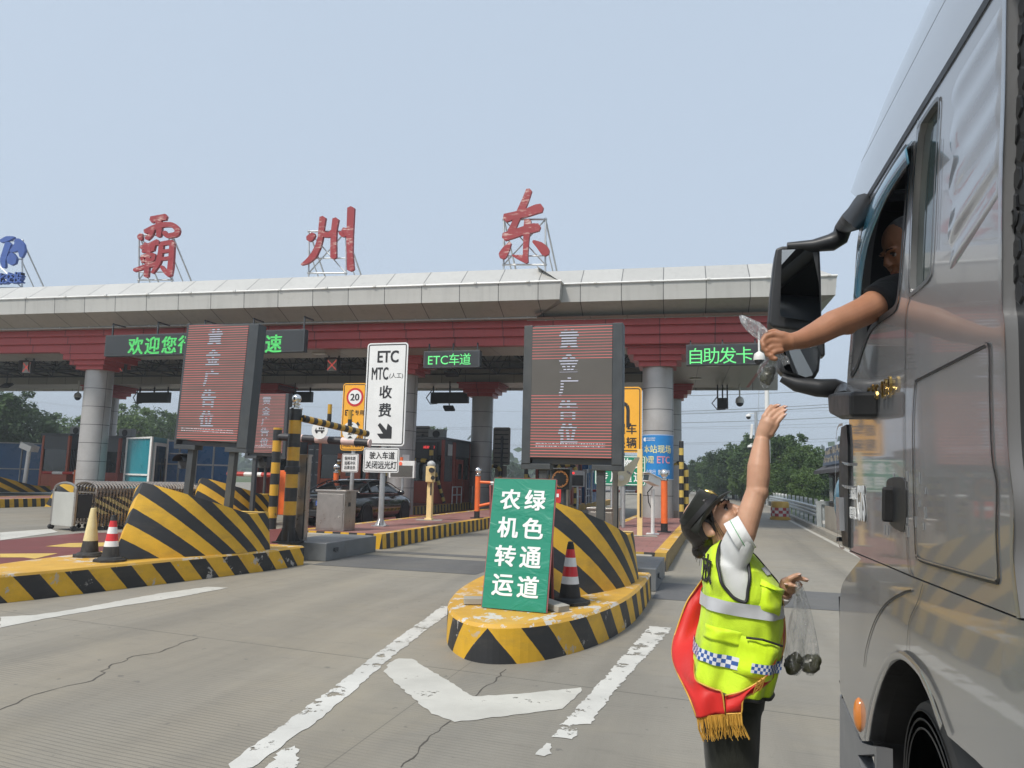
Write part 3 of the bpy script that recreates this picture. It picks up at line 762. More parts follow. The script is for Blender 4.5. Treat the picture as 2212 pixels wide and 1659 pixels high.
# ================================================================== lettered things
def led_mat(name, base, lit, pitch, duty, strength, axis=2, gap=None, off=0.0):
    """LED matrix: lit rows at a fixed pitch on a dull matrix"""
    t = NT(name); p = t.wpos(); s = t.sep(p)
    fr = t.math('FRACT', t.math('ADD', t.math('DIVIDE', s[2], pitch), off)); k = t.math('LESS_THAN', fr, duty)
    if gap:
        for g in gap: k = t.math('MULTIPLY', k, t.math('MAXIMUM', t.math('LESS_THAN', s[2], g[0]), t.math('GREATER_THAN', s[2], g[1])))
    brk = t.ramp(t.noise(.8, 2, t.scale(p, (1, 1, 6))), .3, .6, .55, 1)
    b2 = t.mix(t.ramp(t.noise(2, 4, p), .3, .7), base, tuple(c*1.15 for c in base))
    t.set(b2, .55); t.b.inputs['Emission Color'].default_value = (*lit, 1)
    t.l(t.math('MULTIPLY', t.math('MULTIPLY', k, brk), strength), t.b.inputs['Emission Strength']); return t.m
def row_text_mat(name, lit, pitch, duty, strength, off=0.0):
    t = NT(name); s = t.sep(t.wpos())
    k = t.math('LESS_THAN', t.math('FRACT', t.math('ADD', t.math('DIVIDE', s[2], pitch), off)), duty)
    t.set((.1, .1, .1), .5); t.b.inputs['Emission Color'].default_value = (*lit, 1); t.b.inputs['Emission Strength'].default_value = strength
    t.l(k, t.b.inputs['Alpha']); return t.m
M_['led_white_rows'] = row_text_mat('white_led_rows', (.72, .74, .95), .0417, .42, .95)
M_['led_green'] = row_text_mat('green_led_rows', (.02, .75, .10), .055, .74, .85)
M_['led_green_fine'] = row_text_mat('green_led_fine', (.10, .95, .22), .034, .84, .95)
M_['led_board'] = mat('led_board_face', (.026, .030, .034), .5, 0, .1, 1)

def led_sign(x0, x1, y, z0, z1, label, gap=None, posts=True, sc_=1.0, pz=0.33, lb=.10, rb=.12):
    r = thing('led_sign', label, 'led sign', ((x0+x1)/2, y, pz))
    ctr = (x0+x1)/2; d = .24
    fr = MB(); w_, h_ = x1-x0, z1-z0
    fr.box((x0+lb/2, y, (z0+z1)/2), (lb, d, h_)); fr.box((x1-rb/2, y, (z0+z1)/2), (rb, d, h_))
    fr.box((ctr, y+.02, z1-.012), (w_-lb-rb, d-.04, .024)); fr.box((ctr, y+.03, z0+.045), (w_-lb-rb, d-.06, .09)); fr.box((ctr, y+.08, (z0+z1)/2), (w_-lb-rb, .05, h_-.13))
    fr.build('frame', M_['dark_steel'], r, bevel=.006)
    sx0, sx1, sz0, sz1 = x0+lb, x1-rb, z0+.09, z1-.024
    s = MB(); s.box(((sx0+sx1)/2, y-.095, (sz0+sz1)/2), (sx1-sx0, .06, sz1-sz0))
    sm = led_mat('red_led_rows', (.085, .078, .070), (.85, .10, .10), .0417*sc_, .25, .60, gap=gap)
    so_ = s.build('screen', sm, r)
    tx = MB(); n = 5; ch = (sz1-sz0)*.155
    for i, c in enumerate('黄金广告位'):
        put_text(tx, c, ((sx0+sx1)/2-.04*sc_, y-.128, sz1-(sz1-sz0)*(.105+.178*i)), (1, 0, 0), (0, 0, 1), .3, .045, .001, fit=((sx1-sx0)*.25, ch))
    tx.build('lettering', row_text_mat('white_led_rows', (.70, .72, .88), .0417*sc_, .33, .62, .02), so_)
    cp = MB(); rr = random.Random(int(abs(x0)*10))
    for row in range(2):
        x = sx0+.09*sc_
        while x < sx1-.09*sc_:
            q = rr.uniform(.006, .022)*sc_; cp.box((x, y-.128, sz0+(.16+.04*row)*sc_), (q, .003, rr.choice((.006, .010, .012))*sc_)); x += q+rr.uniform(.006, .02)*sc_
    cp.build('caption_row', emis('white_led', (.8, .8, .85), .8), so_)
    if posts:
        pw = .115
        for sg, xe in ((1, x0), (-1, x1)):
            xp = xe+sg*(.30*w_/1.4)
            p = MB(); p.box((xp, y, (pz+z0)/2), (pw, pw, z0-pz)); p.box((xp+(-sg)*.10, y, z0-.04), (abs(.30*w_/1.4)+.12, d-.02, .08))
            p.build('post', M_['dark_steel'], r, bevel=.005)
    return r
ls = led_sign(-9.20, -7.72, 11.3, 2.03, 4.20, 'tall red striped LED board over the left crash block', lb=.05, rb=.20)
ls.rotation_euler.y = rad(2.2); ls.location.x -= .14
led_sign(-2.74, -1.29, 10.6, 1.82, 3.84, 'tall LED board with unlit grey middle band over the middle crash block', gap=[(2.82, 3.33)], lb=.13, rb=.15)
led_sign(-13.55, -12.2, 19.5, 2.08, 3.93, 'smaller red LED board farther back, half behind the left board', sc_=1.05, rb=.1)

# --- green LED banners hung from the canopy
def banner(x0, x1, y, z0, z1, label, strings, m, top):
    r = thing('led_banner', label, 'led banner', ((x0+x1)/2, y, z0))
    b = MB(); b.box(((x0+x1)/2, y, (z0+z1)/2), (x1-x0, .26, z1-z0)); hb = b.build('housing', M_['dark_steel'], r, bevel=.01)
    f = MB(); f.box(((x0+x1)/2, y-.122, (z0+z1)/2), (x1-x0-.12, .03, z1-z0-.12)); f.build('screen', M_['led_board'], r)
    tx = MB()
    for s, c, size, wd in strings: put_text(tx, s, c, (1, 0, 0), (0, 0, 1), size, wd, .002)
    tx.build('lettering', m, r)
    n = max(2, int((x1-x0)/2.2))
    for i in range(n+1):
        x = x0+.15+(x1-x0-.3)*i/n; h = MB(); h.box((x, y+.05, (z1+top)/2), (.05, .05, top-z1)); h.box((x, y+.05+(.6 if top > 7 else .0)/2, top-.03), (.05, .05+(.6 if top > 7 else 0), .05)); h.build('hanger', M_['dark_steel'], r)
    return r
Yb = 24.0
bt = [(c, PY(px, py, Yb-.142), .72, .03) for c, px, py in (('欢', 293, 747), ('迎', 329, 746), ('您', 365, 744.5), ('行', 401, 743.5), ('高', 555, 742), ('速', 591, 742))]
banner(-23.4, -14.52, Yb, 6.0, 6.84, 'wide dark LED banner with green welcome message under the canopy edge', bt, M_['led_green'], 7.36)
Ye = 25.6
def bn(px0, px1, py0, py1, Y, label, chars, m, top, size):
    a, b = PY(px0, py0, Y), PY(px1, py1, Y)
    banner(a.x, b.x, Y, b.z, a.z, label, [(c, PY(px, py, Y-.142), size, .008) for c, px, py in chars], m, top)
bn(918, 1038, 760, 794, Ye, 'small LED banner reading ETC and lane in thin green letters', [('ETC', 946, 778), ('车', 981, 776), ('道', 1005, 775.5)], M_['led_green_fine'], 6.5, .46)
bn(1482, 1642, 746, 788, 26.2, 'LED banner with four green characters at the right end of the canopy', [('自', 1503, 769), ('助', 1536, 768), ('发', 1572, 767.5), ('卡', 1608, 766.5)], M_['led_green_fine'], 6.5, .60)

# --- lane signals with a red cross
def lane_signal(px, py, Y, wpx, label):
    c = PY(px, py, Y); w = wpx*(c-EYE).dot(fwd)/F
    r = thing('lane_signal', label, 'lane signal', c, group='lane signals hung under the canopy')
    b = MB(); h = w*1.05
    b.box(c+Vector((0, .12, 0)), (w, .2, h)); b.build('housing', M_['dark_steel'], r, bevel=.01)
    v = MB(); hw = w*.36
    v.add([c+Vector((-hw, -.02, h*.40)), c+Vector((hw, -.02, h*.40)), c+Vector((w*.5, -.16, h*.50)), c+Vector((-w*.5, -.16, h*.50)), c+Vector((-w*.5, -.16, -h*.2)), c+Vector((-hw, -.02, -h*.42)), c+Vector((w*.5, -.16, -h*.2)), c+Vector((hw, -.02, -h*.42))],
          [(0, 1, 2, 3), (0, 3, 4, 5), (1, 7, 6, 2)])
    v.build('visor', M_['black'], r)
    f = MB(); f.box(c+Vector((0, .012, -.01)), (w*.80, .02, h*.86)); f.build('lens', mat('signal_lens', (.30, .31, .29), .3, 0, .1), r)
    x = MB()
    for s in (-1, 1):
        for k in range(13):
            q = (k-6)/6*.33*w; x.box(c+Vector((q, -.004, s*q-.01)), (w*.075, .01, w*.075), Matrix.Rotation(rad(45), 3, 'Y'))
    x.build('cross_light', emis('red_led_cross', (.9, .12, .10), .35, (.35, .08, .07)), r)
    for s in (-1, 1): g = MB(); g.box(Vector((c.x+s*w*.42, c.y+.14, (c.z+6.5)/2+h*.2)), (.05, .05, 6.5-c.z-h*.35)); g.build('hanger', M_['dark_steel'], r)
lane_signal(57, 793, 26.6, 26, 'leftmost lane signal with a dim red cross under the canopy')
lane_signal(256, 791, 26.8, 27, 'lane signal with a red cross beside the capital of the left column')
lane_signal(717, 788, 27.6, 29, 'lane signal with a red cross under the beam left of the tall white sign')

# --- unlit panels, cameras and lamps hung below the canopy's far edge
def rear_panel(p0, p1, q0, q1, Y, label):
    a, b = PY(p0, q0, Y), PY(p1, q1, Y)
    r = thing('rear_led_panel', label, 'led panel', ((a.x+b.x)/2, Y, b.z), group='dark panel backs under the far canopy edge')
    m = MB(); m.box(((a.x+b.x)/2, Y, (a.z+b.z)/2), (b.x-a.x, .25, a.z-b.z)); m.build('housing', M_['black'], r, bevel=.01)
    for f in (.05, .5, .93): h = MB(); h.box((a.x+(b.x-a.x)*f, Y, (a.z+6.5)/2), (.07, .07, 6.5-a.z)); h.build('hanger', M_['black'], r)
    h = MB(); h.tube([(a.x+.05, Y-.1, a.z+.1), (a.x-.25, Y-.1, (a.z+b.z)/2), (a.x, Y-.1, b.z-.05), (a.x+.4, Y-.1, b.z-.02)], .03, 6)
    h.build('cable_loop', M_['black'], r)
rear_panel(299, 366, 848, 870, 37.2, 'dark hanging panel between the leftmost column and the left LED board')
rear_panel(602, 674, 847, 869, 38.0, 'dark hanging panel behind the ball topped striped post')
rear_panel(932, 1012, 848, 871, 38.0, 'dark hanging panel left of the middle rear column')
rear_panel(1549, 1573, 860, 883, 38.6, 'small dark hanging panel near the right end of the canopy')
def dome(px, py, Y, label, ztop, s=1.0):
    c = PY(px, py, Y)
    r = thing('dome_camera', label, 'camera', c)
    b = MB(); b.cyl(c+Vector((0, 0, .15*s)), (c.x, c.y, ztop), .035*s); b.lathe(c, [(.05*s, .2*s), (.16*s, .12*s), (.19*s, 0), (.19*s, -.1*s), (.1*s, -.1*s)], 14); b.build('mount', M_['white'], r, smooth=40)
    d = MB(); d.sphere(c+Vector((0, 0, -.1*s)), .16*s, 14, 10); d.build('dome', M_['black'], r, smooth=180)
dome(168, 855, 34, 'dome camera hanging on a rod left of the leftmost column', 6.5)
dome(1640, 772, 25.0, 'white dome camera beside the right green LED banner', 6.5, .95)
dome(1598, 866, 38.4, 'dome camera hanging under the far right canopy edge', 6.5, 1.1)
def flood(px, py, Y, label, tilt=.6):
    c = PY(px, py, Y); r = thing('flood_lamp', label, 'lamp', c)
    b = MB(); b.cyl((c.x, c.y, c.z+.1), (c.x, c.y, 6.5), .03, seg=8); b.build('rod', M_['dark_steel'], r)
    h = MB(); h.box(c, (.55, .38, .12), Matrix.Rotation(tilt, 3, 'X')); h.build('lamp_head', M_['black'], r, bevel=.015)
flood(14, 833, 30, 'black flood lamp hanging at the far left under the canopy')
flood(970, 882, 36, 'black flood lamp hanging below the dark panel by the middle column', -.5)
flood(975, 808, 29, 'pale flood lamp under the ETC lane banner', -.3)
flood(634, 893, 36, 'black flood lamp hanging behind the ball topped post', -.5)

# --- sheet signs on posts
def rr_outline(w, h, rad_, n=6):
    o = []
    for cx, cy, a0 in ((w/2-rad_, h/2-rad_, 0), (-w/2+rad_, h/2-rad_, 90), (-w/2+rad_, -h/2+rad_, 180), (w/2-rad_, -h/2+rad_, 270)):
        for k in range(n+1):
            a = rad(a0+90*k/n); o.append((cx+rad_*cos(a), cy+rad_*sin(a)))
    return o
def plate(r, name, c, w, h, mface, mborder, rad_=.06, bw=.02, inset=.025, mrim=None):
    """rounded sheet facing -Y with an inset border line"""
    b = MB(); b.prism([c+Vector((x, 0, z)) for x, z in rr_outline(w, h, rad_)], (0, .02, 0)); o = b.build(name, mface, r)
    if mborder:
        q = MB(); a1 = rr_outline(w-2*inset, h-2*inset, max(.01, rad_-inset)); a2 = rr_outline(w-2*inset-2*bw, h-2*inset-2*bw, max(.008, rad_-inset-bw)); n = len(a1)
        q.add([c+Vector((x, -.003, z)) for x, z in a1]+[c+Vector((x, -.003, z)) for x, z in a2], [(i, (i+1) % n, n+(i+1) % n, n+i) for i in range(n)]); q.build('border_line', mborder, o)
    return o
def text_on(o, name, items, m, y):
    tx = MB()
    for s, p, fit, bold in items: put_text(tx, s, Vector((p[0], y, p[1])), (1, 0, 0), (0, 0, 1), .3, bold, .001, fit=fit)
    return tx.build(name, m, o)
# tall white sign
Yw = 17.5
def wp(px, py, Y): p = PY(px, py, Y); return (p.x, p.z)
k17 = 17.5/F*1.09
sg = thing('lane_sign', 'tall white sign lettered ETC and MTC with a black slanting arrow on a grey post', 'road sign', (-8.25, Yw+.1, KZ))
ctr = PY(833, 851, Yw); W_, H_ = 1.14, 2.66
o = plate(sg, 'sign_plate', Vector((ctr.x, Yw, ctr.z)), W_, H_, M_['white_sign'], M_['ink'], .09, .028, .035)
X = lambda f: ctr.x+W_*f
Z = lambda f: ctr.z+H_/2-H_*f
text_on(o, 'lettering', [('ETC', (X(.02), Z(.135)), (.60, .33), .035), ('MTC', (X(-.16), Z(.30)), (.47, .34), .03), ('(人工)', (X(.24), Z(.325)), (.38, .16), .01),
                         ('收', (X(.0), Z(.48)), (.35, .34), .025), ('费', (X(.0), Z(.655)), (.36, .36), .025)], M_['ink'], Yw-.004)
a = MB(); ac = Vector((X(.02), Yw-.004, Z(.855)))
ar = [(-.155, .19), (-.225, .10), (-.06, -.09), (-.22, -.105), (-.14, -.20), (.19, -.20), (.19, .15), (.10, .21), (.085, .065), (.09, .06)]
ar = [(-.20, .14), (-.14, .205), (.045, .02), (.075, .19), (.195, .09), (.195, -.20), (-.11, -.20), (-.215, -.075), (-.045, -.07)]
a.add([ac+Vector((x, 0, z)) for x, z in ar], [tuple(range(len(ar)))[::-1]]); a.build('arrow', M_['ink'], o)
o = plate(sg, 'lower_plate', Vector((ctr.x-.045, Yw, ctr.z-H_/2-.36)), .98, .62, M_['white_sign'], M_['ink'], .05, .016, .022)
text_on(o, 'lettering', [('驶入车道', (ctr.x-.02, ctr.z-H_/2-.24), (.70, .19), .02), ('关闭远光灯', (ctr.x-.04, ctr.z-H_/2-.48), (.86, .20), .02)], M_['ink'], Yw-.004)
p = MB(); p.cyl((ctr.x-.02, Yw+.09, KZ), (ctr.x-.02, Yw+.09, ctr.z+1.0), .07, seg=16); p.box((ctr.x-.02, Yw+.09, KZ+.012), (.34, .34, .024))
for s in (-1, 1): p.prism([(ctr.x-.02, Yw+.09+s*.06, KZ+.02), (ctr.x-.02, Yw+.09+s*.16, KZ+.02), (ctr.x-.02, Yw+.09+s*.06, KZ+.2)], (.012, 0, 0)); p.prism([(ctr.x-.02+s*.06, Yw+.09, KZ+.02), (ctr.x-.02+s*.16, Yw+.09, KZ+.02), (ctr.x-.02+s*.06, Yw+.09, KZ+.2)], (0, .012, 0))
p.build('post', M_['galv'], sg, smooth=40)
# speed limit sign behind it
Yy = 20.2
ys = thing('speed_sign', 'orange sign with a round 20 limit and a small white warning plate below', 'road sign', (PY(762, 1120, Yy).x, Yy+.1, KZ))
c = PY(763.5, 900, Yy); ky = (c-EYE).dot(fwd)/F; W_, H_ = 56*ky, 146*ky
o = plate(ys, 'sign_plate', c, W_, H_, M_['orange_sign'], M_['ink'], .09, .022, .03)
d = MB(); d.lathe(Vector((c.x+.02, Yy-.003, c.z+H_*.29)), [(.28, .0), (.28, .003), (0, .003)], 40, axis=(0, -1, 0)); d.build('limit_ring', M_['red_film'], o)
d = MB(); d.lathe(Vector((c.x+.02, Yy-.007, c.z+H_*.29)), [(.215, .0), (.215, .003), (0, .003)], 40, axis=(0, -1, 0)); d.build('limit_disc', M_['white_film'], o)
text_on(o, 'lettering', [('20', (c.x+.02, c.z+H_*.29), (.30, .22), .03), ('ETC', (c.x-.14, c.z+H_*.06), (.28, .17), .02), ('专用', (c.x+.19, c.z+H_*.06), (.30, .16), .01), ('保持车距', (c.x+.02, c.z-H_*.29), (.62, .15), .01), ('间距', (c.x-.16, c.z-H_*.41), (.28, .16), .01), ('10m', (c.x+.17, c.z-H_*.41), (.28, .16), .025)], M_['ink'], Yy-.012)
a = MB()
for dx in (-.02, .15): a.add([c+Vector((dx+x, -.004, -H_*.13+z)) for x, z in ((-.035, -.25), (.035, -.25), (.035, 0), (.09, 0), (0, .12), (-.09, 0), (-.035, 0))], [tuple(range(7))])
a.build('arrow', M_['ink'], o)
c2 = PY(756, 1000, Yy); o = plate(ys, 'lower_plate', Vector((c2.x, Yy, c2.z)), 39*ky, 39*ky, M_['white_sign'], M_['ink'], .04, .012, .015)
text_on(o, 'lettering', [(s, (c2.x, c2.z+.135-.135*i), (.36, .11), .012) for i, s in enumerate(('保持车距', '追尾冲关', '后果自负'))], M_['ink'], Yy-.004)
p = MB(); p.cyl((c2.x+.05, Yy+.08, KZ), (c2.x+.05, Yy+.08, c.z+.8), .06, seg=14); p.build('post', M_['galv'], ys, smooth=40)
# oversize-vehicle sign and the green passage sign by the right-hand column
Yo = 22.0
os_ = thing('lane_sign', 'orange sign with a bent black arrow partly behind the middle LED board', 'road sign', (-2.9, Yo+.1, KZ))
a0, b0 = PY(1318, 836, Yo), PY(1386, 978, Yo); c = (a0+b0)/2; W_, H_ = b0.x-a0.x, a0.z-b0.z
o = plate(os_, 'sign_plate', Vector((c.x, Yo, c.z)), W_, H_, M_['orange_sign'], M_['ink'], .12, .03, .04)
cx_ = lambda px, py: wp(px, py, Yo)
text_on(o, 'lettering', [('超', cx_(1341, 926), (.27, .32), .03), ('车', cx_(1364, 926), (.30, .33), .03), ('限', cx_(1341, 956), (.27, .32), .03), ('辆', cx_(1364, 956), (.30, .33), .03)], M_['ink'], Yo-.004)
a = MB(); p0 = PY(1347, 905, Yo); pts = [(.13, -.25), (.13, .28), (.10, .40), (0, .46), (-.12, .46), (-.24, .40), (-.28, .28), (-.28, .05)]
for i, (q, q2) in enumerate(zip(pts, pts[1:])): a.bar((p0.x+q[0], Yo-.006-.001*i, p0.z+q[1]), (p0.x+q2[0], Yo-.006-.001*i, p0.z+q2[1]), .10, .004, 0, (0, 1, 0))
a.add([(p0.x-.42, Yo-.006, p0.z+.06), (p0.x-.14, Yo-.006, p0.z+.06), (p0.x-.28, Yo-.006, p0.z-.16)], [(0, 1, 2)]); a.build('arrow', M_['ink'], o)
p = MB(); p.cyl((c.x-.1, Yo+.09, KZ), (c.x-.1, Yo+.09, c.z+.6), .07, seg=14); p.build('post', M_['galv'], os_, smooth=40)
Yg = 21.0
gs_ = thing('passage_sign', 'green road sign for emergency supplies beside the blue banner column', 'road sign', (-2.8, Yg+.1, KZ))
a0, b0 = PY(1285, 983, Yg), PY(1395, 1050, Yg); c = (a0+b0)/2
o = plate(gs_, 'sign_plate', Vector((c.x, Yg, c.z)), b0.x-a0.x, a0.z-b0.z, M_['green_sign'], M_['white_film'], .07, .022, .02)
tx = [(s, wp(1303+25.5*i, 1001 if j == 0 else 1030, Yg), (.28, .30), .03) for j, row in enumerate(('应急物资', '专用通道')) for i, s in enumerate(row)]
text_on(o, 'lettering', tx, M_['white_film'], Yg-.004)
for px in (1322, 1346): q = PY(px, 1040, Yg); p = MB(); p.cyl((q.x, Yg+.08, KZ), (q.x, Yg+.08, c.z+.3), .055, seg=12); p.build('post', M_['galv'], gs_, smooth=40)
# backs of two signs beyond
def sign_back(px0, px1, py0, py1, pyb, Y, label):
    a, b = PY(px0, py0, Y), PY(px1, py1, Y); c = (a+b)/2
    r = thing('sign_back', label, 'road sign', (c.x, Y, KZ)); mb_ = mat('sign_back_sheet', (.30, .285, .26), .5, .2, .1, 3, grime=(.18, .17, .15))
    plate(r, 'sign_plate', Vector((c.x, Y, c.z)), b.x-a.x, a.z-b.z, mb_, None, .1)
    e = PY((px0+px1)/2, pyb, Y); m = MB(); m.box((c.x, Y, (b.z+e.z)/2), ((b.x-a.x)*.68, .03, b.z-e.z-.06)); m.build('lower_plate', mb_, r)
    m = MB()
    for i in range(8): m.box((c.x, Y-.02, a.z-(a.z-b.z)*(i+.6)/8.2), ((b.x-a.x)*.80, .04, .05))
    m.build('stiffener', M_['dark_steel'], r)
    m = MB(); m.cyl((c.x+.05, Y-.1, KZ), (c.x+.05, Y-.1, a.z-.5), .07, seg=10); m.build('post', M_['dark_steel'], r)
sign_back(1066, 1101, 923, 1005, 1031, 39, 'grey ribbed back of a tall sign right of the middle rear column')
sign_back(897, 927, 920, 990, 1010, 41, 'stained grey back of a sign just right of the front middle column')
# blue banner wrapped on the right-hand column, two notices
r = thing('column_banner', 'blue poster with yellow and pink lettering wrapped round the right front column', 'poster', (-2.14, 27.43, 2.4))
cxc, cyc, rr_ = -2.14, 28.0, .566
zt_, zb_ = PY(1418, 938, 27.45).z, PY(1418, 1036, 27.45).z
def on_col(px, z, dr=0.0):
    x = PY(px, 990, 27.5).x-cxc; s = max(-.999, min(.999, x/rr_)); an = math.asin(s); return Vector((cxc+sin(an)*(rr_+dr), cyc-cos(an)*(rr_+dr), z))
m = MB(); n = 24
def arcp(i, z, dr=0.): an = rad(-86+172*i/n); return Vector((cxc+sin(an)*(rr_+dr), cyc-cos(an)*(rr_+dr), z))
m.add([arcp(i, z) for z in (zb_, zt_) for i in range(n+1)], [(i, i+1, n+2+i, n+1+i) for i in range(n)]); o = m.build('poster_sheet', mat('blue_poster', (.02, .22, .56), .4, 0, .08), r, smooth=180)
m = MB()
for z in (zt_-.02, zb_+.02): m.add([arcp(i, z+q, .002) for q in (-.008, .008) for i in range(n+1)], [(i, i+1, n+2+i, n+1+i) for i in range(n)])
m.build('edge_line', M_['white_film'], o, smooth=180)
def curved(s, cpx, z, fit, bold, m_, nm):
    mb_ = MB(); put_text(mb_, s, (0, 0, 0), (1, 0, 0), (0, 0, 1), .3, bold, .001, fit=fit)
    x0 = PY(cpx, 990, 27.5).x-cxc; a0 = math.asin(max(-.99, min(.99, x0/rr_)))
    mb_.v = [Vector((cxc+sin(a0+v.x/rr_)*(rr_+.004-v.y), cyc-cos(a0+v.x/rr_)*(rr_+.004-v.y), z+v.z)) for v in mb_.v]; mb_.build(nm, m_, o)
zz_ = lambda py: PY(1418, py, 27.45).z
M_['poster_yellow'] = mat('poster_yellow', (.75, .70, .32), .45); M_['poster_pink'] = mat('poster_pink', (.70, .28, .36), .45)
curved('河北交投集团', 1405, zz_(946.5), (.36, .06), .01, M_['white_film'], 'lettering'); curved('HEBTIG', 1405, zz_(951), (.34, .045), .02, M_['white_film'], 'lettering')
m = MB(); q = on_col(1393, zz_(949), .004); m.lathe(q, [(.075, 0), (.075, .002), (0, .002)], 20, axis=(-.55, -.83, 0)); m.build('logo', M_['white_film'], o)
curved('本站现场', 1420, zz_(970), (1.10, .30), .02, M_['poster_yellow'], 'lettering')
curved('办理', 1400, zz_(993), (.46, .28), .02, M_['poster_yellow'], 'lettering'); curved('ETC', 1434, zz_(993), (.50, .27), .03, M_['poster_pink'], 'lettering')
curved('国企发行', 1402, zz_(1020), (.52, .19), .01, M_['white_film'], 'lettering'); curved('售后便捷', 1435, zz_(1020), (.46, .19), .01, M_['white_film'], 'lettering')
def notice(cx0, cy0, rr0, an, z, w, h, label, band):
    r = thing('paper_notice', label, 'notice', (cx0+sin(an)*rr0, cy0-cos(an)*rr0, z-h/2))
    m = MB(); m.box((cx0+sin(an)*(rr0+.008), cy0-cos(an)*(rr0+.008), z), (w, .006, h), an); o = m.build('paper', M_['white_film'], r)
    if band: m = MB(); m.box((cx0+sin(an)*(rr0+.013), cy0-cos(an)*(rr0+.013), z+band[1]), (w*.75, .004, band[0]), an); m.build('printed_block', mat('print_'+band[2], band[3], .5), o)
notice(-2.14, 28.0, .56, rad(28), zz_(1051), .16, .27, 'small white notice below the blue poster on the column', None)
notice(-12.75, 29.0, .56, rad(42), PY(890, 995, 28.5).z, .30, .48, 'pale notice with a blue foot on the front middle column', (.12, -.17, 'blue', (.15, .4, .6)))
# ================================================================== cones, board, posts, cabinets
def cone(loc, kind, label, s=1.0, rz=0.0):
    r = thing('traffic_cone', label, 'traffic cone', loc, rz, 'traffic cones on the island noses', world=False); r.scale = (s,)*3
    b = MB(); o = [(.20*cos(2*pi*k/8+pi/8)*(1.08), .20*sin(2*pi*k/8+pi/8)*1.08) for k in range(8)]
    b.prism([(x, y, .001) for x, y in o], (0, 0, .028)); b.lathe((0, 0, .028), [(.165, 0), (.155, .022), (.118, .034)], 24); b.build('base', M_['rubber'], r, smooth=35)
    H_, r0, r1 = .60, .115, .034
    R = lambda z: r0+(r1-r0)*(z-.05)/(H_-.05)
    bands = [(.05, .20, 'rubber'), (.20, .275, 'w'), (.275, .375, 'r'), (.375, .465, 'w'), (.465, .55, 'r'), (.55, .60, 'rubber')] if kind == 'rw' else [(.05, .215, 'rubber'), (.215, .66, 'y')]
    if kind != 'rw': H_ = .66
    names = {'w': ('white_band', M_['cone_white']), 'r': ('red_band', M_['cone_red']), 'rubber': ('cone_body', M_['rubber']), 'y': ('faded_body', mat('faded_yellow_plastic', (.66, .56, .30), .5, 0, .15, 6, grime=(.70, .66, .52), gs=4))}
    for z0, z1, m in bands:
        c = MB(); c.lathe((0, 0, 0), [(R(z0), z0), (R(z1), z1)] if z1 < H_-.001 else [(R(z0), z0), (R(z1), z1), (R(z1)*.6, z1+.004), (0, z1+.004)], 24)
        if m == 'w' or m == 'r': c.v = [v*1.0+Vector((v.x, v.y, 0))*.012 for v in c.v]
        c.build(names[m][0], names[m][1], r, smooth=40)
    if kind == 'rw':
        c = MB(); c.lathe((0, 0, .6), [(.030, 0), (.030, .02), (.02, .028), (0, .028)], 14); c.build('cap', M_['black'], r, smooth=40)
    return r
cone((-1.50, 7.86, KZ+.003), 'rw', 'red and white banded cone beside the green sandwich board', 1.0)
cone((-8.80, 9.05, KZ+.003), 'y', 'faded yellow cone with a black foot on the left island nose', 1.04)
cone((-8.12, 8.72, KZ+.003), 'rw', 'red and white cone next to the faded yellow cone', 1.0, .6)

# green sandwich board
gb = thing('sandwich_board', 'green sandwich board with eight white characters weighed down by paving slabs', 'notice board', (-2.0, 7.2, KZ))
B0, B1, T0 = G(1036, 1316, KZ), G(1166, 1326, KZ), None
B0 = Vector((B0.x, 7.22, KZ+.01)); B1 = Vector((B0.x+.66, 7.16, KZ+.01))
xd = (B1-B0).normalized(); ud = Vector((.02, .19, 1)).normalized(); nn = xd.cross(ud)
wd_, ht_ = .66, 1.28
def board(B, ud, m_, nm, push=0.0, th=.014):
    n2 = xd.cross(ud); m = MB(); m.prism([B+n2*push, B+xd*wd_+n2*push, B+xd*wd_+ud*ht_+n2*push, B+ud*ht_+n2*push], -n2*th); return m.build(nm, m_, gb)
t = NT('green_vinyl'); p = t.wpos()
t.set(t.mix(t.ramp(t.noise(1.2, 4, p), .3, .7), (.012, .215, .135), (.016, .25, .16)), .38)
t.bump(t.ramp(t.noise(3.2, 3, t.scale(p, (1, 1, 2.2)), .5, 1.2), .45, .8), .45, .012); M_['green_vinyl'] = t.m
o = board(B0, ud, M_['green_vinyl'], 'front_panel')
tx = MB()
for j, col_ in enumerate(('农机转运', '绿色通道')):
    for i, c in enumerate(col_):
        put_text(tx, c, B0+xd*(wd_*(.30+.40*j))+ud*(ht_*(.835-.22*i))+nn*.002, xd, ud, .3, .035, .001, fit=(.225, .215))
tx.build('lettering', M_['white_film'], o)
bd = Vector((.0, -.15, 1)).normalized()
m = MB(); fb = B0+Vector((-.03, .46, 0))
n3 = xd.cross(bd); ht_b = 1.2
m.prism([fb, fb+xd*wd_, fb+xd*wd_+bd*ht_b, fb+bd*ht_b], n3*-.014); m.build('rear_panel', M_['dark_steel'], gb)
m = MB()
for k in (0, wd_): m.bar(B0+xd*k-nn*.02, B0+xd*k+ud*ht_-nn*.02, .022); m.bar(fb+xd*k, fb+xd*k+bd*ht_b, .022)
m.bar(B0+ud*ht_-nn*.02, B0+xd*wd_+ud*ht_-nn*.02, .022); m.build('frame', mat('red_brown_edge', (.30, .09, .09), .5), gb)
slab_m = mat('cement_slab', (.36, .345, .30), .85, 0, .15, 4, .3, 60)
def slab(c, rz, label, tilt=0):
    r = thing('cement_slab', label, 'paving slab', c); m = MB(); m.box(Vector(c)+Vector((0, 0, .032)), (.38, .17, .06), Matrix.Rotation(rz, 3, 'Z') @ Matrix.Rotation(tilt, 3, 'Y')); m.build('slab', slab_m, r, bevel=.006); return r
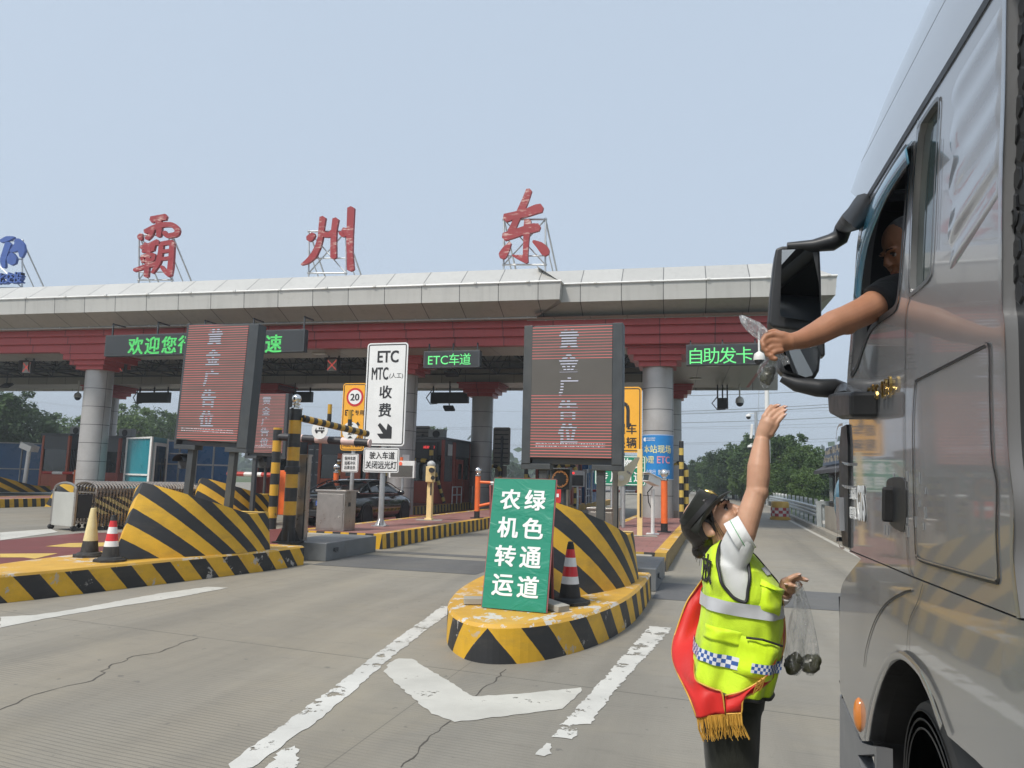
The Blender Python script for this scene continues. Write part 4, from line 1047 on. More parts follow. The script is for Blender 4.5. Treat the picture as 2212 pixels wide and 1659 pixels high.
slab((-2.32, 7.45, KZ+.005), .35, 'grey cement slab under the left foot of the sandwich board')
slab((-1.62, 7.42, KZ+.02), -.5, 'tilted grey cement slab under the right foot of the sandwich board', .12)

# round signal lights on posts
def signal(px, py, Y, wpx, label, lit, zb=KZ, yaw=0.0):
    c = PY(px, py, Y); w = wpx*(c-EYE).dot(fwd)/F; h = w*.95
    r = thing('signal_light', label, 'traffic light', (c.x, Y, zb))
    b = MB(); b.box(c, (w, .12, h)); b.box(c+Vector((0, -.16, h/2)), (w*1.02, .34, .02)); b.box(c+Vector((w/2, -.10, 0)), (.012, .16, h)); b.build('housing', M_['dark_steel'], r, bevel=.008)
    l = MB(); l.lathe(c+Vector((0, -.062, 0)), [(w*.40, 0), (w*.40, .012), (w*.36, .014), (0, .014)], 36, axis=(0, -1, 0)); l.build('lens', mat('dark_lens', (.035, .035, .037), .3), r, smooth=40)
    if lit:
        d = MB()
        for ring, n in ((.375, 40), (.335, 36), (.30, 22)):
            for k in range(n):
                if ring == .30 and k % 3: continue
                a_ = 2*pi*k/n; d.sphere(c+Vector((cos(a_)*w*ring, -.082, sin(a_)*w*ring)), w*.012, 5, 4)
        d.build('led_ring', emis('amber_led', (.95, .40, .12), .9, (.3, .12, .04)), r)
    else:
        v = MB(); n = 20
        v.loft([[c+Vector((cos(pi*k/n)*w*.41, -.065-dy, sin(pi*k/n)*w*.41)) for k in range(n+1)] for dy in (0, .22)], 0, closed=False, cap=False); v.build('visor', M_['dark_steel'], r, smooth=180)
    p = MB(); p.cyl((c.x+w*.12, Y+.02, zb), (c.x+w*.12, Y+.02, c.z-h/2), .045, seg=12); p.build('post', M_['dark_steel'], r, smooth=40)
signal(1212, 1035, 12.6, 46, 'round signal with a ring of amber dots under the middle LED board', True)
signal(404, 997, 13.0, 33, 'unlit round signal on a grey post under the left LED board', False)
signal(571, 998, 21, 27, 'small unlit round signal under the farther LED board', False)

# striped height-limit post with its arm, hanging discs and cross beam
hp = thing('height_limit_post', 'black and yellow striped post with a chrome ball top and a slanting striped arm', 'barrier post', (-7.66, 12.45, KZ))
bx, by = -7.66, 12.45; ztop = PY(648, 884, by).z
m = MB(); m.cyl((bx, by, KZ+.25), (bx, by, ztop), .115, seg=24, phase=.50); m.build('pole', M_['stripe_pole'], hp, smooth=40)
m = MB(); m.lathe((bx, by, ztop), [(.125, 0), (.125, .02), (.075, .04), (.055, .07), (.075, .085), (.075, .10), (.04, .12), (.075, .15), (.09, .20), (.075, .25), (.04, .275), (0, .285)], 24); m.build('ball_top', M_['chrome'], hp, smooth=60)
m = MB(); m.box((bx, by, KZ+.012), (.42, .42, .024)); m.cyl((bx, by, KZ), (bx, by, KZ+.27), .125, seg=20)
for k in range(4):
    d = Vector((cos(k*pi/2+.5), sin(k*pi/2+.5), 0)); m.prism([Vector((bx, by, KZ+.02))+d*.10, Vector((bx, by, KZ+.02))+d*.22, Vector((bx, by, KZ+.26))+d*.11], Vector((-d.y, d.x, 0))*.014)
m.build('base', M_['black'], hp); m = MB(); m.lathe((bx, by, 1.62), [(.14, 0), (.14, .09), (.12, .11)], 20); m.build('collar', M_['black'], hp)
A0 = PY(655, 904, by); A1 = PY(793, 937, 14.4)
m = MB(); m.tube([A0, A1], .068, 16, phase=.235); m.build('arm', M_['stripe_pole'], hp, smooth=40)
for f, pz, nm in ((.375, 861, 'first'), (.70, 874, 'second')):
    q = A0.lerp(A1, f); m = MB(); m.cyl(q, (q.x, q.y, q.z+.40), .042, seg=12, phase=.42); m.build('upright_rod', M_['stripe_pole'], hp, smooth=40)
hb = thing('height_limit_beam', 'faded pink and black horizontal height beam behind the ball topped post', 'height barrier', (-8.3, 15.2, KZ))
b0, b1 = PY(600, 943, 15.2), PY(800, 957, 15.2)
m = MB(); m.tube([b0, b1], .085, 12, phase=.66); m.build('beam', M_['pink_black'], hb, smooth=40)
q0 = PY(602, 900, 15.2); m = MB(); m.cyl((q0.x, 15.2, KZ), (q0.x, 15.2, b0.z+.2), .10, seg=16, phase=.5); m.build('pole', M_['stripe_pole'], hb, smooth=40)
def disc(px, py, Y, rpx, label, kind, items):
    c = PY(px, py, Y); rd = rpx*(c-EYE).dot(fwd)/F
    r = thing('disc_sign', label, 'road sign', c)
    m = MB(); m.lathe(c, [(rd, -.015), (rd, 0), (0, 0)], 40, axis=(0, -1, 0)); o = m.build('disc', M_['white_sign'] if kind != 'stop' else M_['red_film'], r)
    items(o, c, rd); return r
def bus_art(o, c, r_):
    m = MB(); y = c.y-.003
    def poly(pts): m.add([Vector((c.x+x*r_, y, c.z+z*r_)) for x, z in pts], [tuple(range(len(pts)))])
    poly([(-.55, .02), (-.42, .28), (-.38, .02)]); poly([(-.58, -.16), (-.58, .0), (.60, .0), (.60, -.16)])
    for k in range(3): poly([(-.12+.25*k, .08), (.08+.25*k, .08), (.08+.25*k, .30), (-.12+.25*k, .30)])
    for x in (-.36, .30): m.lathe(Vector((c.x+x*r_, y-.002, c.z-.22*r_)), [(.13*r_, -.001), (.13*r_, .002), (.0, .002)], 18, axis=(0, -1, 0))
    m.build('bus_symbol', M_['ink'], o)
def two_m(o, c, r_):
    m = MB(); y = c.y-.004
    put_text(m, '2', Vector((c.x-.10*r_, y, c.z-.10*r_)), (1, 0, 0), (0, 0, 1), .3, .03, .001, fit=(.42*r_, .62*r_)); put_text(m, 'm', Vector((c.x+.28*r_, y, c.z-.28*r_)), (1, 0, 0), (0, 0, 1), .3, .01, .001, fit=(.30*r_, .22*r_))
    m.add([Vector((c.x+x*r_, y, c.z+z*r_)) for x, z in ((-.32, .80), (.32, .80), (0, .52))], [(0, 1, 2)]); m.add([Vector((c.x+x*r_, y, c.z+z*r_)) for x, z in ((-.32, -.80), (.32, -.80), (0, -.52))], [(0, 1, 2)])
    m.build('height_symbol', M_['ink'], o)
disc(690.5, 929, 14.95, 19.5, 'white round sign with a black bus symbol hanging by the striped post', 'w', bus_art)
disc(757, 931, 14.75, 19.5, 'white round sign reading two metres with black wedges', 'w', two_m)
ne = disc(1197, 1070, 14.3, 20, 'red no entry disc with a white bar in front of the far signal post', 'stop',
     lambda o, c, r_: MB().box(c+Vector((-.1*r_, -.004, 0)), (r_*1.25, .006, r_*.36)).build('white_bar', M_['white_film'], o))
# steel housings
def steel_post(pb, pt, Y, wpx, label):
    b, tp = PY(*pb, Y), PY(*pt, Y); k = (b-EYE).dot(fwd)/F; w_ = wpx*k
    r = thing('steel_housing', label, 'steel post', (b.x, Y, KZ)); m = MB(); m.box((b.x, Y, (KZ+tp.z)/2), (w_*.72, w_*.9, tp.z-KZ), .25); m.build('body', M_['steel'], r, bevel=.006)
    m = MB(); m.box((b.x, Y, tp.z+.012), (w_*.86, w_*1.05, .03), .25); m.build('cap', M_['steel'], r, bevel=.004)
    m = MB(); m.box((b.x+w_*.34, Y-w_*.36, (KZ+tp.z)/2), (.018, .02, tp.z-KZ-.06), .25); m.build('slot', M_['black'], r); return r
steel_post((650, 1166), (661, 985), 12.95, 28, 'tall slim stainless housing just right of the striped ball post')
steel_post((1329, 1150), (1331, 1021), 12.0, 17, 'slim stainless housing with the cream pointer right of the middle LED board')
steel_post((1224, 1100), (1227, 1020), 13.6, 17, 'slim stainless housing right of the amber ring signal')
def cabinet(p0, p1, Y, dpt, label, ztop):
    a, b = PY(p0, 1150, Y).x, PY(p1, 1150, Y).x
    r = thing('steel_cabinet', label, 'cabinet', ((a+b)/2, Y, KZ)); w_ = b-a
    m = MB(); m.box(((a+b)/2, Y, (KZ+ztop)/2), (w_, dpt, ztop-KZ)); m.build('body', M_['steel'], r, bevel=.008)
    m = MB(); m.box(((a+b)/2, Y, ztop+.02), (w_+.07, dpt+.07, .04)); m.build('lid', M_['steel'], r, bevel=.006)
    m = MB(); m.box(((a+b)/2, Y-dpt/2-.006, (KZ+ztop)/2), (w_-.07, .012, ztop-KZ-.09)); dd = m.build('door', M_['steel'], r, bevel=.004)
    m = MB(); m.cyl((b-.12, Y-dpt/2-.03, (KZ+ztop)/2-.12), (b-.12, Y-dpt/2, (KZ+ztop)/2-.12), .02, seg=10); m.build('lock', M_['chrome'], dd)
    m = MB(); m.box((b+.004, Y-.05, ztop-.28), (.008, .10, .09)); m.build('label_plate', M_['black'], r); return r
cabinet(694, 754, 15.75, .55, 'stainless cabinet on red paving in front of the black sedan', 1.20)
cabinet(1276, 1334, 15.4, .6, 'stainless cabinet behind the posts of the middle LED board', 1.02)
# cream camera post, cream pole, white camera, bollards
cp = thing('camera_post', 'cream coloured square camera post with a cream head on the red paving', 'camera', (-8.31, 21.2, KZ))
q = PY(927, 1128, 20.8); X0 = q.x; Y0 = 20.8; zt2 = PY(931, 1010, Y0).z
m = MB(); m.box((X0, Y0, (KZ+zt2)/2-.2), (.15, .15, zt2-KZ-.35)); m.prism([(X0-.11, Y0-.11, KZ), (X0+.11, Y0-.11, KZ), (X0+.11, Y0+.11, KZ), (X0-.11, Y0+.11, KZ)], (0, 0, .06)); m.build('post', M_['cream'], cp, bevel=.006)
m = MB(); m.box((X0, Y0-.03, zt2-.20), (.25, .30, .46), .25); m.build('head', M_['cream'], cp, bevel=.02)
m = MB(); m.cyl((X0+.10, Y0-.24, zt2-.08), (X0+.08, Y0-.1, zt2-.08), .075, seg=16); m.cyl((X0+.14, Y0-.2, zt2-.30), (X0+.10, Y0-.1, zt2-.30), .06, seg=14); m.build('lens', M_['black'], cp, smooth=40)
m = MB(); m.lathe((X0, Y0, zt2+.03), [(.10, 0), (.13, .05), (.11, .12), (.04, .17), (0, .17)], 14); m.build('light_cap', M_['light_grey'], cp, smooth=50)
m = MB(); m.box((X0+.05, Y0-.085, KZ+.9), (.04, .02, .34)); m.build('slot', M_['black'], cp); m = MB(); m.box((X0, Y0, KZ+.006), (.75, .5, .012), .3); m.build('foot_plate', M_['kerb_concrete'], cp)
q = PY(1382, 1158, 18.1); r = thing('cream_pole', 'cream coloured flat pole with a black slot standing right of the green sign', 'barrier post', (q.x, 18.1, KZ))
m = MB(); m.box((q.x, 18.1, 1.35), (.12, .10, 2.04)); m.build('post', M_['cream'], r, bevel=.005); m = MB(); m.box((q.x+.02, 18.04, 1.05), (.04, .02, .55)); m.build('slot', M_['black'], r); m = MB(); m.box((q.x+.1, 18.1, KZ+.008), (.6, .35, .012), .2); m.build('foot_plate', M_['kerb_concrete'], r)
q = PY(1410, 1153, 18.9); r = thing('bullet_camera', 'white bullet camera on a thin white pole beside the orange bollard', 'camera', (q.x, 18.9, KZ)); zt3 = PY(1407, 1037, 18.9).z
m = MB(); m.cyl((q.x, 18.9, KZ), (q.x, 18.9, zt3-.22), .045, seg=12); m.box((q.x, 18.9, KZ+.01), (.3, .3, .02)); m.build('pole', M_['white'], r, smooth=40)
m = MB(); rot = Matrix.Rotation(rad(-28), 3, 'Z') @ Matrix.Rotation(rad(-14), 3, 'X'); m.box((q.x-.02, 18.8, zt3), (.20, .50, .19), rot); m.box((q.x-.02, 18.78, zt3+.11), (.24, .58, .02), rot); m.build('housing', M_['white'], r, bevel=.012)
m = MB(); e = Vector((q.x-.02, 18.8, zt3))+rot @ Vector((0, -.255, 0)); m.box(e, (.15, .01, .13), rot); m.build('lens', M_['glass_dark'], r)
m = MB(); m.tube([(q.x, 18.9, zt3-.15), (q.x-.12, 18.85, zt3-.3), (q.x-.1, 18.9, zt3-.55), (q.x-.03, 18.9, zt3-.7)], .014, 6); m.build('cable', M_['black'], r)
def bollard(px, py, Y, label, boom=None):
    q = PY(px, py, Y); r = thing('bollard', label, 'bollard', (q.x, Y, KZ)); zt = KZ+1.32
    m = MB(); m.cyl((q.x, Y, KZ+.22), (q.x, Y, zt), .085, seg=20); m.build('post', M_['orange'], r, smooth=40)
    m = MB(); m.cyl((q.x, Y, KZ), (q.x, Y, KZ+.22), .088, seg=20); m.box((q.x, Y, KZ+.012), (.34, .34, .02)); m.build('foot', M_['black'], r, smooth=40)
    m = MB(); m.lathe((q.x, Y, zt), [(.10, 0), (.10, .03), (.05, .05), (.045, .07), (.07, .09), (.10, .14), (.105, .18), (.09, .24), (.05, .28), (0, .29)], 20); m.build('ball_top', M_['chrome'], r, smooth=60)
    if boom:
        for x1, z0, z1 in boom: m = MB(); m.cyl((q.x+.08, Y, z0), (q.x+.42, Y, z0+(z1-z0)*.42/(x1-q.x)), .045, seg=12); m.build('arm_sleeve', M_['orange'], r, smooth=40)
        for x1, z0, z1 in boom: m = MB(); m.cyl((q.x+.4, Y, z0+(z1-z0)*.40/(x1-q.x)), (x1, Y, z1), .035, seg=12); m.build('boom', M_['white'], r, smooth=40)
    return r
bollard(1030, 1117, 22.8, 'orange bollard with a chrome ball and white boom behind the sandwich board', [(-4.6, 1.46, 1.42), (-5.9, .72, 1.0)])
bollard(1435, 1150, 19.9, 'orange bollard with a chrome ball in front of the blue banner column')
bollard(722, 1105, 22.0, 'orange bollard with a chrome ball seen behind the black sedan boot')
def pole_ball(px, py0, py1, Y, label):
    q = PY(px, py1, Y); r = thing('striped_pole', label, 'barrier post', (q.x, Y, .3)); zt = PY(px, py0, Y).z
    m = MB(); m.cyl((q.x, Y, .3), (q.x, Y, zt), .09, seg=16, phase=.5); m.build('pole', M_['stripe_pole'], r, smooth=40)
    m = MB(); m.sphere((q.x, Y, zt+.1), .10, 14, 10); m.build('ball_top', M_['chrome'], r, smooth=180)
pole_ball(727, 1000, 1090, 30, 'thin striped pole with a ball top in front of the grey locker wall')
# cream swivel pointer on the slim housing
sp = thing('swivel_pointer', 'cream swivelling pointer with a round hub pointing up to the right', 'barrier arm', PY(1340, 1036, 11.85)); hubc = PY(1345, 1036, 11.8); kk = (hubc-EYE).dot(fwd)/F
def pp(px, py): return PY(px, py, 11.8)
m = MB(); m.prism([pp(x, y) for x, y in ((1335, 1020), (1372, 990), (1378, 987), (1382, 989), (1376, 1003), (1362, 1031), (1358, 1042), (1350, 1048), (1340, 1051), (1334, 1050))], (0, .03, 0)); m.build('blade', mat('cream_plastic', (.70, .66, .52), .45, 0, .06), sp)
m = MB(); m.lathe(hubc+Vector((-.02, -.01, .02)), [(.045, 0), (.045, .035), (.035, .04), (0, .04)], 20, axis=(0, -1, 0)); m.build('hub', M_['white'], sp, smooth=40)
m = MB(); tdir = (pp(1376, 992)-pp(1340, 1036)).normalized(); put_text(m, '万方集团', pp(1361, 1023)+Vector((0, -.002, 0)), tdir.cross(Vector((0, 1, 0))), tdir, .03, .01, .001); m.build('lettering', mat('blue_print', (.05, .07, .25), .5), sp)
# message screen on a pole
a0, b0 = PY(843, 995, 27), PY(896, 1033, 27); c = (a0+b0)/2
r = thing('message_screen', 'small white framed message screen on a pole in front of the middle column', 'display', (c.x, 27, KZ))
m = MB(); m.box((c.x, 27, c.z), (b0.x-a0.x, .16, a0.z-b0.z)); o = m.build('housing', M_['white'], r, bevel=.01)
m = MB(); m.box((c.x, 26.91, c.z-.07), ((b0.x-a0.x)*.86, .02, (a0.z-b0.z)*.66)); m.build('screen', mat('dull_screen', (.10, .095, .085), .35), r)
m = MB(); m.cyl((c.x+.02, 27, .3), (c.x+.02, 27, b0.z), .05, seg=10); m.build('pole', M_['galv'], r)
m = MB(); m.lathe((c.x-.05, 26.915, a0.z-.11), [(.07, 0), (.07, .012), (0, .012)], 16, axis=(0, -1, 0)); m.build('stop_light', emis('red_cross_light', (.8, .1, .05), .5, (.5, .1, .05)), r)
m = MB(); m.cyl((c.x-.05, 27, a0.z), (c.x-.05, 27, a0.z+.14), .06, seg=12); m.build('beacon', M_['orange'], r)
# ================================================================== booths, hoardings, gate, hoops
def booth(x0, x1, y0, y1, z1, label, main, dark=True, screen=False, rails=True, zb=KZ):
    """toll booth: corner posts, window band, plinth, side door, roof slab with an air conditioner"""
    r = thing('toll_booth', label, 'toll booth', ((x0+x1)/2, y0, zb)); cx, cy = (x0+x1)/2, (y0+y1)/2
    mM, mG = M_[main], M_['booth_grey']
    zs, zw = zb+1.05, z1-.75
    m = MB(); m.box((cx, cy, (zb+zs)/2), (x1-x0-.04, y1-y0-.04, zs-zb)); m.build('plinth', mM, r, bevel=.01)
    m = MB(); m.box((cx, cy, (zw+z1)/2), (x1-x0-.04, y1-y0-.04, z1-zw)); m.build('upper_panel', mG, r, bevel=.01)
    m = MB(); m.box((cx, cy, (zs+zw)/2), (x1-x0-.12, y1-y0-.12, zw-zs)); m.build('glazing', M_['glass_dark'], r)
    for x in (x0+.06, x1-.06):
        for y in (y0+.06, y1-.06): m = MB(); m.box((x, y, (zb+z1)/2), (.14, .14, z1-zb)); m.build('corner_post', mM, r, bevel=.008)
    m = MB(); m.box((cx, cy, z1+.06), (x1-x0+.16, y1-y0+.16, .12)); m.build('roof', mG, r, bevel=.015)
    L = y1-y0
    m = MB(); m.box((x1-.01, y0+L*.58, zb+1.1), (.06, L*.26, 2.1)); d = m.build('door', mM, r, bevel=.008)
    m = MB(); m.box((x1+.022, y0+L*.58, zb+1.55), (.012, L*.12, .75)); m.build('door_window', M_['glass_dark'], d)
    m = MB(); m.box((x1+.03, y0+L*.68, zb+1.0), (.03, .03, .16)); m.build('handle', M_['chrome'], d)
    m = MB(); m.box((x1-.01, y0+L*.36, (zb+z1)/2), (.05, L*.10, z1-zb-.1)); m.box((x1-.01, y0+L*.86, zb+.6), (.05, L*.22, 1.1)); m.build('side_panel', mM, r)
    m = MB()
    for k in range(9): m.box((x1+.02, y0+.18+L*.26*k/9, (zs+zw)/2), (.015, .018, zw-zs))
    m.build('window_bars', M_['galv'], r)
    m = MB(); m.box((cx-.3, cy, z1+.37), (.85, .40, .5)); ac = m.build('air_conditioner', M_['light_grey'], r, bevel=.02)
    m = MB(); m.lathe((cx-.3, cy-.205, z1+.38), [(.19, 0), (.19, .012), (.05, .02), (0, .02)], 20, axis=(0, -1, 0)); m.build('fan_grille', M_['black'], ac)
    if screen:
        m = MB(); m.box((cx-.05, y0-.05, z1-.55), (x1-x0-.5, .10, .85)); q = m.build('message_screen', M_['led_board'], r)
        m = MB(); put_text(m, '减速慢行', (cx+.1, y0-.105, z1-.36), (1, 0, 0), (0, 0, 1), .2, .03, .001, fit=(.6, .14)); m.build('lettering', emis('red_led', (.9, .06, .06), .8), q)
        m = MB(); m.box((x1+.024, y0+L*.2, z1-.45), (.01, L*.16, .55)); m.build('paper_notice', M_['white_sign'], r)
    if rails:
        m = MB()
        for ya, yb in ((y0+L*.05, y0+L*.38), (y0+L*.80, y0+L*1.08)):
            for z in (zb+.42, zb+.80): m.tube([(x1+.42, ya, z), (x1+.42, yb, z)], .03, 8)
            for y in (ya, (ya+yb)/2, yb): m.tube([(x1+.42, y, zb), (x1+.42, y, zb+.80)], .03, 8)
        m.build('guard_rail', M_['galv'], r)
    return r
booth(-14.25, -12.6, 33.6, 37.6, 3.35, 'red and grey toll booth with a dark message screen right of the middle column', 'booth_red', screen=True)
booth(-9.05, -7.4, 37.6, 41.8, 3.3, 'red toll booth half hidden behind the legs of the middle LED board', 'booth_red', rails=True)
b3 = booth(-18.9, -16.2, 33.0, 36.5, 3.3, 'orange red booth with a door and dark grey panel behind the sedan', 'booth_orange', rails=False)
booth(-22.5, -20.3, 33.2, 36.8, 3.2, 'dark red booth behind the farther LED board', 'booth_red', rails=False)
booth(-33.2, -31.2, 33.5, 37.2, 3.25, 'red framed booth with a square window between the leftmost column and the teal booth', 'booth_red', rails=False)
booth(-36.5, -34.6, 33.5, 37.0, 3.35, 'grey booth with orange edges and an air conditioner left of the leftmost column', 'booth_orange', rails=False)
# orange front with a grey leaf on booth three
m = MB(); m.box((-17.2, 32.94, 1.5), (1.25, .05, 2.2)); d = m.build('door', M_['booth_orange'], b3, bevel=.01)
m = MB(); m.box((-17.15, 32.905, 1.95), (.38, .02, .85)); m.build('door_window', M_['glass_dark'], d)
m = MB(); m.box((-17.68, 32.9, 1.35), (.05, .03, .16)); m.build('handle', M_['chrome'], d)
# locker wall left of it
lk = thing('locker_wall', 'dark grey wall of lockers between the striped post and the orange booth', 'lockers', (-19.6, 33.5, .3))
a0, b0 = PY(672, 961, 33.4), PY(699, 1031, 33.4)
m = MB(); m.box(((a0.x+b0.x)/2, 33.4, (a0.z+.3)/2), (b0.x-a0.x, .5, a0.z-.3)); o = m.build('body', M_['booth_grey'], lk)
for i in range(2):
    for j in range(3):
        m = MB(); c = Vector((a0.x+(b0.x-a0.x)*(.25+.5*i), 33.13, a0.z-.36-.62*j)); m.box(c, ((b0.x-a0.x)*.46, .03, .56)); q = m.build('locker_door', M_['booth_grey'], lk, bevel=.01)
        m = MB(); m.box(c+Vector((0, -.025, .12)), (.22, .02, .03)); m.build('handle', M_['galv'], q)
# booth side lining in blue on the second island
r = thing('blue_panel_box', 'blue panel clad cubicle beside the booth under the middle LED board', 'cubicle', (-7.9, 44, KZ)); m = MB(); m.box((-7.9, 44.0, 1.75), (1.5, 3.2, 2.85)); o = m.build('panels', M_['blue_hoarding'], r)
m = MB()
for y in (42.5, 43.6, 44.7): m.box((-7.14, y, 1.75), (.03, .05, 2.85))
m.build('panel_joint', M_['light_grey'], o)

def hoarding(p0, p1, y0, y1, pt, pb, n, label, m_='blue_hoarding', fm='light_grey', thick=1.8, Ystep=0.0):
    a, b = PY(p0, pt, y0), PY(p1, pt, y1); zt = a.z; zb = PY(p0, pb, y0).z
    r = thing('panel_hoarding', label, 'hoarding', ((a.x+b.x)/2, (y0+y1)/2, zb)); A, B = Vector((a.x, y0, 0)), Vector((b.x, y1, 0)); d = (B-A).normalized(); nn = Vector((d.y, -d.x, 0))
    m = MB(); m.prism([A+Vector((0, 0, zb)), B+Vector((0, 0, zb)), B-nn*thick+Vector((0, 0, zb)), A-nn*thick+Vector((0, 0, zb))], (0, 0, zt-zb)); m.build('panels', M_[m_], r)
    m = MB()
    for i in range(n+1): q = A.lerp(B, i/n)+nn*.02; m.bar(q+Vector((0, 0, zb)), q+Vector((0, 0, zt)), .07, .05)
    for z in (zb+.03, zb+(zt-zb)*.46, zt-.03): m.bar(A+nn*.024+Vector((0, 0, z)), B+nn*.024+Vector((0, 0, z)), .05, .07)
    m.build('frame', M_[fm], r); return r
hoarding(-60, 104, 33.5, 35.5, 953, 1060, 3, 'dark blue panel hoarding at the far left behind the low striped block')
hoarding(352, 500, 29.0, 31.0, 950, 1046, 4, 'dark blue panel hoarding behind the left LED board')
tb = thing('teal_booth', 'teal panelled cubicle with a white framed glass door behind the stretch gate', 'cubicle', (-24.5, 27.5, .3))
A, B, Cc = PY(268, 1046, 27.6), PY(320, 1046, 26.6), PY(354, 1046, 28.4); zt, zb = PY(268, 945, 27.6).z, .2
A.z = B.z = Cc.z = zb; D_ = A+Cc-B
m = MB(); m.prism([A, B, Cc, D_], (0, 0, zt-zb)); m.build('panels', M_['teal'], tb)
m = MB()
for q in (A, B, Cc): m.bar(q, q+Vector((0, 0, zt-zb)), .09)
for z in (.04, (zt-zb)*.42, zt-zb-.04): m.bar(A+Vector((0, -.03, z)), B+Vector((0, -.03, z)), .07)
m.build('frame', M_['white'], tb)
dv = (Cc-B).normalized(); nv = Vector((dv.y, -dv.x, 0)); m = MB()
for f in (.12, .92): q = B.lerp(Cc, f)+nv*.05; m.bar(q, q+Vector((0, 0, zt-zb-.25)), .13, .08)
q0, q1 = B.lerp(Cc, .12)+nv*.05, B.lerp(Cc, .92)+nv*.05
for z in (.05, zt-zb-.3): m.bar(q0+Vector((0, 0, z)), q1+Vector((0, 0, z)), .08, .14)
dr = m.build('door_frame', M_['white'], tb)
q = B.lerp(Cc, .75)+nv*.12; m = MB(); m.bar(q+Vector((0, 0, .3)), q+Vector((0, 0, 1.9)), .05); m.build('handle', M_['chrome'], dr)
q = B.lerp(Cc, .52)+nv*.06; m = MB(); m.bar(B.lerp(Cc, .18)+nv*.045+Vector((0, 0, (zt-zb)/2-.1)), B.lerp(Cc, .86)+nv*.045+Vector((0, 0, (zt-zb)/2-.1)), .02, zt-zb-.5); m.build('glass', M_['glass_dark'], dr)

# red and white booms
def boom(pa, pb, Y, label, xp):
    a, b = PY(*pa, Y), PY(*pb, Y); r = thing('boom_barrier', label, 'barrier', (xp, Y, .3))
    m = MB(); m.tube([a, b], .075, 8, phase=1.3); m.build('boom', M_['barrier_rw'], r, smooth=40)
    m = MB(); m.box((xp, Y+.1, (.3+b.z)/2+.06), (.42, .42, b.z-.1)); m.build('drive_box', M_['orange'], r, bevel=.02)
    return r
boom((92, 1021), (165, 1022), 30.5, 'lowered red and white boom left of the leftmost column', PY(170, 1022, 30.5).x)
boom((492, 1023), (618, 1027), 21.6, 'lowered red and white boom with an orange drive box behind the farther LED board', PY(612, 1027, 21.6).x)
boom((1276, 1060), (1385, 1062), 44, 'far red and white boom across the lane behind the steel posts', PY(1270, 1062, 44).x)
# white camera on a pole far left
q = PY(52, 1046, 30); r = thing('bullet_camera', 'white camera on a thick white pole at the far left before the blue hoarding', 'camera', (q.x, 30, .3)); zt = PY(57, 966, 30).z
m = MB(); m.cyl((q.x, 30, .3), (q.x+.1, 30, zt-.15), .10, seg=12); m.build('pole', M_['white'], r, smooth=40)
m = MB(); m.box((q.x+.2, 29.9, zt), (.75, .5, .30), Matrix.Rotation(.3, 3, 'Y')); m.build('housing', M_['white'], r, bevel=.02)

# telescopic gate
gt = thing('stretch_gate', 'folded stainless telescopic gate with hazard tape and arched tops', 'gate', (-15.8, 15.4, 0))
GA = Vector((-16.28, 15.78, 0)); gd = Vector((.29, .957, 0)).normalized(); GB = GA+gd*3.45; gn = Vector((gd.y, -gd.x, 0)); hgt = 1.12
M_['gate_steel'] = mat('gate_steel', (.40, .34, .29), .28, .85, .12, 5, grime=(.24, .17, .12), gs=2)
NG = 34
for i in range(NG):
    f = .15+.85*i/(NG-1)
    c = GA.lerp(GB, f); m = MB(); ww = .53
    for s in (-1, 1): m.bar(c+gn*s*ww+Vector((0, 0, .10)), c+gn*s*ww+Vector((0, 0, hgt-.05)), .05)
    m.tube([c+gn*(ww*cos(pi*k/8))+Vector((0, 0, hgt-.05+.17*sin(pi*k/8))) for k in range(9)], .024, 6)
    for z in (.18, .66, hgt-.16): m.bar(c-gn*ww+Vector((0, 0, z)), c+gn*ww+Vector((0, 0, z)), .03)
    fr = m.build('gate_frame', M_['gate_steel'], gt)
    if i % 2 == 0:
        m = MB()
        for s in (-1, 1): m.lathe(c+gn*s*ww+Vector((0, 0, .055))-gn*s*.02, [(.055, -.02), (.055, .02), (.03, .024), (0, .024)], 12, axis=gn*s)
        m.build('wheel', M_['black'], fr)
    m = MB()
    q = c+gn*(ww+.025); u0 = i*.22
    m.add([q-gd*.034+Vector((0, 0, .42)), q+gd*.034+Vector((0, 0, .42)), q+gd*.034+Vector((0, 0, .86)), q-gd*.034+Vector((0, 0, .86))], [(0, 1, 2, 3)], 0, [(u0, 0), (u0+.2, 0), (u0+2.3, 1), (u0+2.1, 1)])
    m.build('hazard_strip', M_['stripe_tape'], fr, fix=False)
m = MB(); h0 = GA
for s in (-1, 1): m.bar(h0+gn*s*.53+Vector((0, 0, .06)), h0+gn*s*.53+Vector((0, 0, hgt-.08)), .06)
m.tube([h0+gn*(.53*cos(pi*k/10))+Vector((0, 0, hgt-.08+.17*sin(pi*k/10))) for k in range(11)], .032, 8)
hd = m.build('head_frame', M_['steel'], gt)
m = MB(); m.bar(h0-gn*.50+Vector((0, 0, .54)), h0+gn*.50+Vector((0, 0, .54)), .05, .86); m.build('head_panel', mat('pale_steel_panel', (.50, .50, .46), .4, .3, .08, 2), hd, bevel=.01)
m = MB(); m.bar(h0+gd*.27+gn*.48+Vector((0, 0, .62)), h0+gd*.27-gn*.48+Vector((0, 0, .62)), .36, .6); m.build('control_box', M_['black'], hd)
m = MB()
for s in (-1, 1): m.lathe(h0+gn*s*.55+Vector((0, 0, .07)), [(.07, -.04), (.07, .04), (0, .04)], 14, axis=gn)
m.build('wheel', M_['rubber'], hd)

